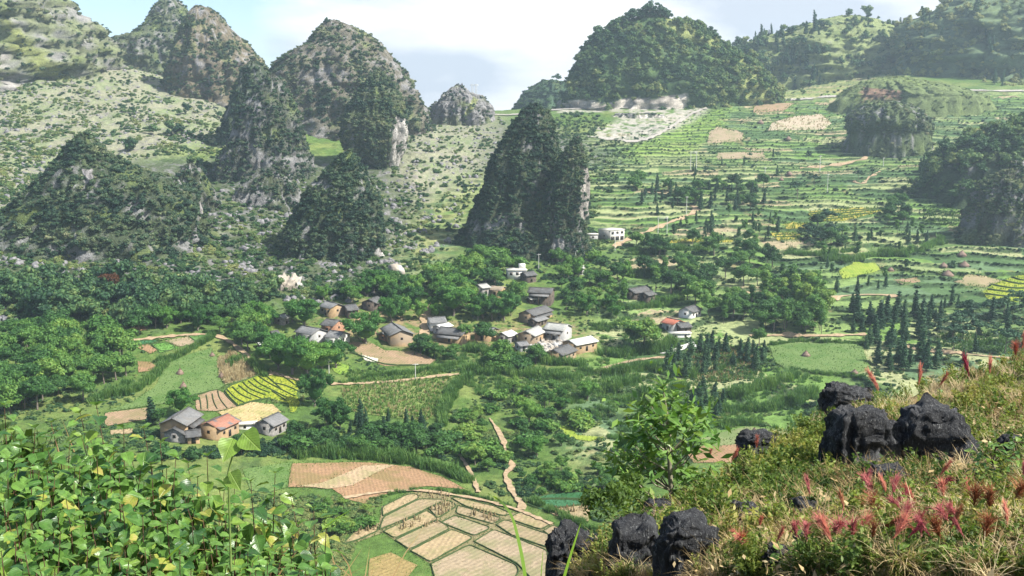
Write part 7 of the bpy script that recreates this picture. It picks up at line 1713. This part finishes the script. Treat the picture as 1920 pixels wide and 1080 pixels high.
# ---------------------------------------------------------------- sapling tree in the middle foreground
LANCE = [mesh_np('leaf', *leaf_np(6, 0.19 + 0.015 * (j % 3), 0.10 + 0.10 * (j % 3), 0.14, 1.6, 0.01, 60 + j, 0.9), mats=[LM[(1, 1, 0, 3, 1, 3)[j]]], smooth=True) for j in range(6)]
def sapling():
    D0 = 10.5; b = P(1263, 962, D0); e = empty('sapling', b, 0, 1.0, 'young tree with whorls of long leaves in front of the gully', 'tree')
    r_ = random.Random(12)
    tr_ = [P(x, y, D0) - b for x, y in [(1266,985),(1262,955),(1258,920),(1256,885),(1254,850),(1256,810),(1250,770),(1244,735)]]
    v, f = tube([tuple(q) for q in tr_], [0.035, 0.032, 0.029, 0.026, 0.022, 0.017, 0.012, 0.006], 7); link('trunk', mesh_np('trunk', v, f, [M_limb], smooth=True), e)
    tips = [(1243,722,0),(1238,742,.2),(1262,745,-.2),(1218,755,.1),(1275,768,-.3),(1206,768,.3),(1200,790,-.2),(1225,785,-.4),(1250,778,-.5),(1290,762,.2),(1310,775,0),(1325,795,.2),(1300,800,-.4),(1272,800,-.5),(1240,805,-.5),(1215,815,-.2),
            (1178,822,0),(1170,845,.2),(1188,850,-.3),(1160,870,0),(1176,880,.3),(1200,880,-.2),(1315,830,0),(1295,835,.3),(1222,845,.3),(1205,850,.4),(1280,880,.2),(1300,895,-.2),(1322,905,0),(1330,880,.2),(1290,915,-.1),(1228,870,.2),(1262,830,.4),(1185,905,.1)]
    for i, (x, y, dz) in enumerate(tips):
        T_ = P(x, y, D0 + dz) - b
        j = min(range(len(tr_)), key=lambda k: abs(tr_[k].z - (T_.z - 0.25 - 0.4 * abs(T_.x - tr_[k].x)))); s = tr_[j]
        m_ = (s + T_) / 2 + Vector((0, 0, -0.06 + 0.0 * i))
        v, f = tube([tuple(s), tuple(m_), tuple(T_)], [0.011, 0.008, 0.005], 5); link('branch', mesh_np('branch', v, f, [M_limb], smooth=True), e)
        for k in range(8):
            a = k / 8 * 6.28 + r_.uniform(-.3, .3); up = 0.55 if k % 3 == 0 else (r_.uniform(-.5, .1) if y > 735 else 0.3)
            d = Vector((math.cos(a), math.sin(a), up + (0.4 if y < 760 else 0)))
            place_leaf(e, T_ + Vector((0, 0, r_.uniform(-.06, .01))), d, r_.uniform(0.15, 0.22), 0, r_, r_.uniform(-.5, .5), meshes=LANCE)
    # inner leaves, too many to part
    rs_ = np.random.RandomState(5); pp = []; nn_ = []
    for x, y, dz in tips:
        q = np.array(P(x, y + 14, D0 + dz) - b); pp.append(q + rs_.normal(0, 0.16, (16, 3))); nn_.append(rs_.normal(0, 1, (16, 3)) + [0, 0, 1])
    v, f = cards(np.concatenate(pp), np.concatenate(nn_), 0.15, rs_, 0.32, 0.5)
    o = link('inner_leaves', mesh_np('inner_leaves', v, f, [BROAD]), e); o['kind'] = 'stuff'; o['tint'] = 0.8
M_limb = noisy_mat('smooth_limb_bark', (0.14, 0.13, 0.09), (0.30, 0.28, 0.20), 12.0, bump=0.3, dist=0.01, coord='Object')
sapling()
# sapling at the right edge
def right_sapling():
    D0 = 7.6; b = P(1915, 1010, D0); e = empty('sapling', b, 0, 1.0, 'crooked grey trunked sapling with fresh green leaves at the right edge', 'tree'); r_ = random.Random(4)
    tr_ = [P(x, y, D0) - b for x, y in [(1925,1040),(1908,1002),(1898,975),(1880,950),(1870,925),(1868,895),(1862,868),(1868,840)]]
    v, f = tube([tuple(q) for q in tr_], [0.034, 0.032, 0.026, 0.022, 0.018, 0.014, 0.010, 0.004], 7); link('trunk', mesh_np('trunk', v, f, [M_limb], smooth=True), e)
    tips = [(1868,832,0),(1850,842,.1),(1886,838,-.1),(1832,852,0),(1902,850,.1),(1843,868,-.2),(1880,862,-.2),(1824,890,.1),(1845,892,0),(1806,905,.1),(1815,925,.1),(1790,895,0),(1860,900,.2),(1905,880,0),(1895,905,.2),(1925,830,0),(1785,915,.1),(1875,880,.2),(1900,865,-.2),(1835,912,0)]
    lm = [LEAVES[k][j] for k in (0, 1, 3) for j in (0, 2)]
    for x, y, dz in tips:
        T_ = P(x, y, D0 + dz) - b; s = min(tr_[3:], key=lambda q: (q - T_ + Vector((0, 0, 0.1))).length)
        v, f = tube([tuple(s), tuple((s + T_) / 2 + Vector((0, 0, .03))), tuple(T_)], [0.007, 0.005, 0.003], 4); link('branch', mesh_np('branch', v, f, [STEM], smooth=True), e)
        for k in range(9):
            a = r_.uniform(0, 6.28); d = Vector((math.cos(a), math.sin(a), r_.uniform(-.5, .35)))
            place_leaf(e, T_ + Vector((r_.uniform(-.07, .07), r_.uniform(-.07, .07), r_.uniform(-.06, .04))), d, r_.uniform(0.045, 0.075), 0, r_, r_.uniform(-.5, .5), meshes=lm)
right_sapling()

# ---------------------------------------------------------------- red plumes
def plume_mat(name, a, b):
    return foliage_mat(name, [(0.0, a), (0.6, b), (1.0, tuple(min(1, c * 1.25) for c in b))], 0.3, 0.7, 0.1, 9.0)
PM = {'pink': plume_mat('pink_plume', (0.36, 0.07, 0.09), (0.60, 0.22, 0.22)), 'crimson': plume_mat('crimson_plume', (0.24, 0.02, 0.05), (0.45, 0.09, 0.13)), 'russet': plume_mat('russet_plume', (0.20, 0.06, 0.03), (0.42, 0.19, 0.10)), 'coral': plume_mat('coral_plume', (0.42, 0.10, 0.07), (0.65, 0.27, 0.20))}
def plume_mesh(seed, mat, spread):
    rs_ = np.random.RandomState(seed); ps = []
    for i in range(110):
        a = rs_.rand() * 6.28; s = spread * rs_.uniform(0.1, 1.0); z0 = rs_.uniform(-0.1, 0.45); L = rs_.uniform(0.35, 0.65)
        d = np.array([math.cos(a) * s, math.sin(a) * s, 1.0]); b = np.array([0, 0, z0])
        ps.append(tube([b, b + d * L * 0.5 + [0, 0, 0.02], b + d * L + [math.cos(a) * s * 0.25, math.sin(a) * s * 0.25, -0.10 * s]], [0.008, 0.010, 0.002], 3))
    v, f = join(ps)
    c, cf = cards(v[::3] + rs_.normal(0, 0.02, v[::3].shape), v[::3] * [1, 1, 0.2], 0.05, rs_, 0.3)
    return mesh_np('plume', np.concatenate([v, c]), f + [cf + len(v)], [mat])
PLM = {k: [plume_mesh(900 + i * 7 + len(k), PM[k], (0.22, 0.45, 0.9)[i]) for i in range(3)] for k in PM}
PL = [(1100,20,'coral',0),(1460,190,'russet',0),(715,600,'pink',0),(1005,540,'pink',0),(1075,588,'pink',1),(1055,635,'pink',0),(1145,590,'coral',0),(1180,610,'pink',1),(1180,680,'crimson',0),(1305,655,'coral',0),(1415,565,'crimson',0),(1450,485,'coral',0),(1462,632,'coral',1),
      (1080,740,'russet',2),(605,845,'crimson',0),(640,890,'pink',0),(765,820,'pink',2),(850,855,'pink',2),(985,850,'coral',1),(1225,740,'pink',1),(1255,780,'pink',2),(1480,800,'pink',2),(1545,790,'pink',1),(1505,860,'russet',0),(1295,870,'coral',1),(1335,885,'pink',1),
      (1060,960,'russet',1),(940,1005,'pink',1),(1265,1005,'crimson',0),(1435,955,'russet',1),(1690,920,'russet',2),(1640,715,'russet',2),(1720,740,'russet',1),(1870,655,'russet',2),(1915,505,'pink',0),(310,885,'coral',0),(428,810,'coral',0),(335,1015,'coral',1),(690,975,'pink',1),(525,1035,'coral',0),(1375,1050,'pink',0),
      (1180,1070,'coral',1),(145,388,'coral',0),(277,405,'coral',0),(416,332,'coral',0),(1608,-80,'crimson',0),(1728,-95,'coral',0),(1330,-35,'coral',0),(1095,-15,'coral',0),(1872,-190,'coral',1),(1912,-230,'coral',0),(1450,-20,'coral',0),(1600,640,'coral',0),(905,700,'russet',0),(1820,830,'coral',0),(1110,850,'russet',0),(820,1040,'coral',1),(1560,1050,'pink',0)]
r_ = random.Random(8)
def where(x, y):
    sx_ = 'near the right edge' if x > 1400 else ('in the middle of the slope' if x > 700 else 'towards the left of the slope')
    return sx_
WORD = {'pink': 'rose pink', 'crimson': 'dark crimson', 'russet': 'rusty brown', 'coral': 'pale coral'}; SHAPE = ['narrow upright', 'loosely fanned', 'wide drooping']
for i, (zx, zy, kd, sp_) in enumerate(PL):
    px, py = 1280 + zx / 3, 720 + zy / 3
    hpx = 55 if py > 760 else 38
    g = GF.cast([px], [min(max(py + hpx, 715), 1078)])[0]
    if py < 720: D_ = min(g[1], 13 + (i % 3))
    else: D_ = g[1]
    tp = P(px, py + 8, D_); gz = float(GF.h(tp[0], D_)) - 0.05
    hgt = max(0.25, tp[2] - gz); L = (0.030 + 0.0085 * D_) * r_.uniform(0.75, 1.15) * (1.15 if kd == 'russet' else 1)
    near = min(ROCKS, key=lambda q: abs(q[0][0] - px) + abs(q[0][1] - q[2] / 2 - py))
    dx_, dy_ = px - near[0][0], py - (near[0][1] - near[2] / 2)
    rel = ('right of' if dx_ > 0 else 'left of') if abs(dx_) > abs(dy_) else ('below' if dy_ > 0 else 'above')
    e = empty('plume_flower', (tp[0] + r_.uniform(-.05, .05), D_, gz), 0, 1.0, ' '.join(('%s %s plume %s the %s' % (SHAPE[sp_], WORD[kd], rel, near[3])).split()[:11]), 'flower', 'plume flowers of the near slope')
    T_ = Vector((tp[0] - e.location[0], 0, hgt)); v, f = tube([(0, 0, 0), tuple(T_ * 0.6 + Vector((r_.uniform(-.03, .03), 0, 0))), tuple(T_)], [0.006, 0.005, 0.004], 4); link('stem', mesh_np('stem', v, f, [GSTEM], smooth=True), e)
    o = link('plume', PLM[kd][sp_][0] if False else PLM[kd][sp_], e); o.location = T_; s = L * (2.0 if sp_ < 2 else 1.7); o.scale = (s, s, s)
    tl = r_.uniform(-.9, .9) if i != 1 else -0.9
    o.rotation_euler = (r_.uniform(-.3, .3), tl, r_.uniform(0, 6.28)); o['tint'] = r_.uniform(0.3, 0.7)
    for k in range(r_.randrange(3, 6)):
        a = r_.uniform(0, 6.28); t = r_.uniform(0.35, 0.92)
        place_leaf(e, T_ * t, Vector((math.cos(a), math.sin(a), r_.uniform(-.6, .3))), r_.uniform(0.04, 0.08), (3, 4, 3, 1)[k % 4], r_, 0)

# ---------------------------------------------------------------- weeds, dry grass and litter of the near slope
HERB = foliage_mat('weed_leaf', [(0.0, (0.035, 0.075, 0.015)), (0.4, (0.085, 0.15, 0.03)), (0.75, (0.19, 0.25, 0.05)), (1.0, (0.36, 0.34, 0.10))], 0.4, 0.55, 0.3, 2.0)
STRAW = foliage_mat('dry_grass', [(0.0, (0.20, 0.13, 0.06)), (0.5, (0.40, 0.30, 0.15)), (1.0, (0.62, 0.52, 0.32))], 0.25, 0.8, 0.1, 2.0)
def herb(seed, n=9, leafn=16, h=1.0, ls=0.14, mat=None):
    rs_ = np.random.RandomState(seed); ps = []; P_, N_ = [], []
    for i in range(n):
        a = rs_.rand() * 6.28; s = rs_.uniform(0.05, 0.5); hh = h * rs_.uniform(0.5, 1.05); b = np.array([rs_.normal(0, .12), rs_.normal(0, .12), 0])
        tip = b + [math.cos(a) * s, math.sin(a) * s, hh]; mid = (b + tip) / 2 + [0, 0, 0.08]
        ps.append(tube([b, mid, tip], [0.010, 0.008, 0.004], 3))
        for k in range(leafn):
            t = rs_.uniform(0.25, 1.0); q_ = b * (1 - t) ** 2 + 2 * t * (1 - t) * mid + t * t * tip; P_.append(q_ + rs_.normal(0, 0.03, 3)); N_.append([math.cos(a + k * 2.4) * .5, math.sin(a + k * 2.4) * .5, 0.8])
    v, f = join(ps); c, cf = cards(np.array(P_), np.array(N_), ls, rs_, 0.42, 0.2, 0.3)
    return mesh_np('herb', np.concatenate([v, c]), f + [cf + len(v)], [mat or HERB])
proto_set('herb', [herb(1000 + i, 9 + i, 18, 1.0, 0.13 + 0.02 * (i % 3)) for i in range(5)])
proto_set('tuft', [blades('tuft', 46, 1.0, 0.035, 1020 + i, HERB, 0.7, 0.9, 0.18, 4) for i in range(3)])
proto_set('straw', [blades('straw', 34, 1.0, 0.022, 1030 + i, STRAW, 1.0, 0.9, 0.2, 4) for i in range(4)])
proto_set('litter', [(lambda v, f: mesh_np('litter', v, f, [STRAW]))(*cards(np.random.RandomState(i).normal(0, .5, (26, 3)) * [1, 1, 0.25], np.tile([0, 0, 1.0], (26, 1)), 0.22, np.random.RandomState(i + 9), 0.4, rnd=0.7)) for i in range(3)])
SL = [(1030,1000),(1150,930),(1300,905),(1380,852),(1500,800),(1560,770),(1640,730),(1700,700),(1800,680),(1960,640),(2300,560),(2500,560),(2500,1090),(1030,1090)]
def near_(polys, n, key, s, lab, tint, seed, name, zs=1.0, tilt=0.2, th=-9, L=1.5, farw=1.0):
    p = poly_points(polys, n, seed, ground_=GF); p = p[p[:, 1] < 21]
    if th > -5: p = p[fbm(p[:, 0] / L, p[:, 1] / L, 3, seed) > th]
    keep = np.ones(len(p), bool)
    for (q_, w, h, lb) in ROCKS:
        g = GF.cast([q_[0]], [min(q_[1], 1078)])[0]; rr = w / F * g[1] / 2; keep &= (np.abs(p[:, 0] - g[0]) > rr * 0.75) | (p[:, 1] < g[1] - max(0.12, rr * 0.5)) | (p[:, 1] > g[1] + rr * 1.3)
    p = p[keep]
    scatter(name, key, p, s * (0.75 + 0.25 * p[:, 1] / 9), lab, seed=seed, zs=zs, tilt=tilt, tints=pebble_tint(p, tint[0], tint[1], seed, 2.0), sink=0.03)
near_([SL], 4400, 'herb', 0.19, 'small leaved weeds over the near slope', (0.25, 1.1), 81, 'weeds')
near_([SL], 7800, 'straw', 0.19, 'dry grass over the near slope', (0.1, 1.0), 82, 'dry_grass', th=-0.25)
near_([SL], 2400, 'tuft', 0.15, 'green grass tufts over the near slope', (0.3, 1.0), 83, 'grass', th=-0.15)
near_([[(1600,850),(1960,760),(1960,1090),(1250,1090),(1450,960)]], 1300, 'litter', 0.20, 'fallen leaves and dry litter of the near slope', (0.3, 1.0), 84, 'leaf_litter', tilt=0.3)
near_([[(1250,930),(1400,850),(1560,780),(1640,860),(1480,960),(1300,1000)]], 450, 'herb', 0.18, 'green weeds along the left crest of the slope', (0.25, 0.85), 85, 'weeds')
near_([[(1100,1000),(1110,930),(1200,900),(1330,920),(1370,1000),(1280,1060),(1130,1070)]], 200, 'herb', 0.22, 'creepers over the bottom rock cluster', (0.15, 0.7), 86, 'creepers')
p = poly_points([[(-10,780),(200,800),(600,960),(650,1090),(-10,1090)]], 1500, 87, ground_=GF); p = p[(p[:, 1] < 6.5)]
scatter('undergrowth', 'herb', p, 0.42, 'dark undergrowth beneath the leafy bank', seed=87, tint=(0.0, 0.5))
rs2 = np.random.RandomState(88)
p = np.column_stack([rs2.uniform(-3.2, -0.6, 300), rs2.uniform(3.2, 5.6, 300), np.zeros(300)]); p[:, 2] = GF.h(p[:, 0], p[:, 1])
scatter('dead_stems', 'straw', p, 0.42, 'withered brown stems inside the leafy bank', seed=88, tint=(0.0, 0.3), tilt=0.1)
# creeping vine crowns on the rocks of the bottom cluster
for i, (px, py, D_, s, lab) in enumerate([(1135,935,8.6,0.36,'leafy creeper hanging over the tall bottom rock'),(1175,915,9.2,0.34,'leafy creeper above the bottom cluster'),(1330,915,9.8,0.34,'leafy bush at the foot of the young tree'),(1225,945,9.0,0.30,'leafy creeper under the young tree'),(1290,945,9.0,0.32,'bright bush right of the young tree trunk'),(1150,1010,7.0,0.26,'leafy creeper between the blocky and the tall bottom rock'),(1245,1035,6.4,0.24,'leafy creeper in the cleft between the two bottom rocks'),(1345,1040,6.6,0.24,'leafy creeper at the right foot of the bottom cluster')]):
    b = P(px, py + 25, D_); e = empty('creeper', b, i, s, lab, 'bush')
    link('foliage', herb_b if i else None, e) if False else None
    o = link('foliage', (lambda sd: crown_mesh('foliage', [(0,0,0.1,0.6,0.5,0.5),(0.3,0,0.5,0.35,0.35,0.3),(-0.35,0.1,0.3,0.35,0.35,0.35)], 520, 0.17, sd, HERB, 0.42, 0.3, core=False))(1100 + i), e); o['tint'] = 0.35

# ---------------------------------------------------------------- air
hb = 1.0
HB = (-1900, 1900, -60, 3300, -160, 240)
M_haze, t, o = new_mat('haze')
pv = N(t, 'ShaderNodeVolumePrincipled'); pv.inputs['Color'].default_value = (0.66, 0.85, 1.0, 1); pv.inputs['Density'].default_value = HAZE_DENSITY; pv.inputs['Anisotropy'].default_value = 0.25
t.links.new(pv.outputs[0], o.inputs['Volume'])
v, f = box_np(*HB)
tag(link('haze', mesh_np('haze', v, f, [M_haze])), 'thin blue haze filling the valley', kind='stuff')
# ---------------------------------------------------------------- every tree gets a description of its own
LMK = [('ochre gabled farmhouse', 338, 790), ('rust roofed house', 405, 795), ('grey roofed stone hut', 505, 795), ('yellow terraced rice', 500, 735), ('brown curved terraces', 390, 755), ('straw field', 480, 770), ('upper haystack of the meadow', 338, 700), ('lower haystack of the meadow', 344, 725),
 ('dry maize plot', 450, 695), ('bright green seedling square', 310, 650), ('pale bare square plot', 340, 640), ('small brown plot by the forest', 275, 690), ('ploughed orange field', 700, 900), ('maize field', 740, 745), ('brown yard field', 730, 670), ('small bright green paddy', 635, 690),
 ('brick walled house', 625, 605), ('long grey roofed house', 585, 620), ('ochre house with rusty roof edge', 740, 625), ('dark roofs at the village back', 655, 575), ('roof half hidden in trees', 700, 562), ('long ochre house', 850, 625), ('white gabled house', 820, 598), ('stone rubble heap', 1028, 648), ('orange gabled house', 995, 625), ('grey block house', 1046, 615),
 ('white roofed village house', 1090, 645), ('dark timber house', 1015, 550), ('white flat roofed house', 968, 510), ('tan roofed house', 934, 540), ('pale upper house', 903, 537), ('small white roofed hut', 1088, 502), ('white concrete house', 1145, 437), ('red roofed house', 1265, 605), ('white walled hut', 1295, 582), ('house sunk in cane', 1200, 545), ('lone broad round tree', 1207, 620),
 ('concrete lane', 1272, 657), ('orange track', 1190, 680), ('earth road', 1520, 631), ('grazing meadow', 1530, 680), ('golden rice strips', 1580, 402), ('golden oval rice plot', 1470, 442), ('yellow green crop', 1610, 515), ('small brown hillside plot', 1700, 527), ('yellow terraces at the edge', 1890, 545), ('lowest haystack on the green slope', 1777, 515), ('pale track at the right', 1800, 664),
 ('long hedge row', 1660, 480), ('climbing earth road', 1240, 425), ('bend of the climbing road', 1305, 395), ('brown hollow', 1370, 690), ('winding footpath', 950, 860), ('maize hedge', 830, 780), ('green vegetable beds', 1040, 940), ('foreground sapling', 1250, 810), ('white limestone scar', 540, 540), ('rust brown dead tree', 214, 525), ('small outcrop', 742, 500), ('bare earth lane', 798, 600), ('bushy knoll', 1650, 230), ('curving pale track', 1600, 303), ('dark wooded hill', 1850, 260),
 ('left edge of the picture', 10, 700), ('yellow green curved terrace', 1090, 815), ('village track', 760, 712), ('earth track', 430, 655), ('paired pole', 1242, 430), ('rocky mound', 1850, 370)]
NTH = ['first', 'second', 'third', 'fourth', 'fifth', 'sixth', 'seventh', 'eighth', 'ninth', 'tenth', 'eleventh', 'twelfth', 'thirteenth', 'fourteenth', 'fifteenth', 'sixteenth', 'seventeenth', 'eighteenth', 'nineteenth', 'twentieth', 'twenty first', 'twenty second', 'twenty third', 'twenty fourth', 'twenty fifth', 'twenty sixth', 'twenty seventh', 'twenty eighth', 'twenty ninth', 'thirtieth', 'thirty first', 'thirty second', 'thirty third', 'thirty fourth', 'thirty fifth', 'thirty sixth', 'thirty seventh', 'thirty eighth', 'thirty ninth', 'fortieth', 'forty first', 'forty second']
KIND = {'broadleaf_tree': 'leafy tree', 'bamboo_clump': 'bamboo clump', 'cypress_tree': 'pointed cypress', 'slender_tree': 'slender tree', 'shrub': 'low shrub', 'pine_tree': 'open crowned tree'}
tops = [o for o in C.objects if o.parent is None and 'label' in o and 'category' in o]
seen = {}
for o in tops: seen.setdefault(o['label'], []).append(o)
new = {}
for lab, L in seen.items():
    if len(L) < 2: continue
    for o in L:
        x, y, z = o.location; px, py = proj(x, y, z); base = o.name.split('.')[0]
        if base in KIND and o.get('group') != 'skyline trees':
            l = min(LMK, key=lambda q: (q[1] - px) ** 2 + ((q[2] - py) * 1.5) ** 2)
            dx, dy = px - l[1], py - l[2]
            rel = ('right of' if dx > 0 else 'left of') if abs(dx) > abs(dy) * 1.4 else ('below' if dy > 0 else 'above')
            h = o.scale[2]; big_ = 'tall' if h > 11.5 else ('small' if h < 6.5 else '')
            s = '%s %s %s the %s' % (big_, KIND[base], rel, l[0])
            s = s.strip()
        elif base == 'leafy_plant': s = lab
        elif o.get('group') == 'skyline trees': s = 'open crowned tree on the skyline of the rounded hill'
        else: s = lab
        new.setdefault(s, []).append((px, o))
for s, L in new.items():
    L.sort(key=lambda q: q[0]); n = len(L)
    for i, (px, o) in enumerate(L):
        if n == 1: o['label'] = s
        elif i == n - 1 and n > 2: o['label'] = s + ', rightmost'
        else: o['label'] = s + ', ' + (NTH[i] + ' from left' if i < len(NTH) else 'near the right')
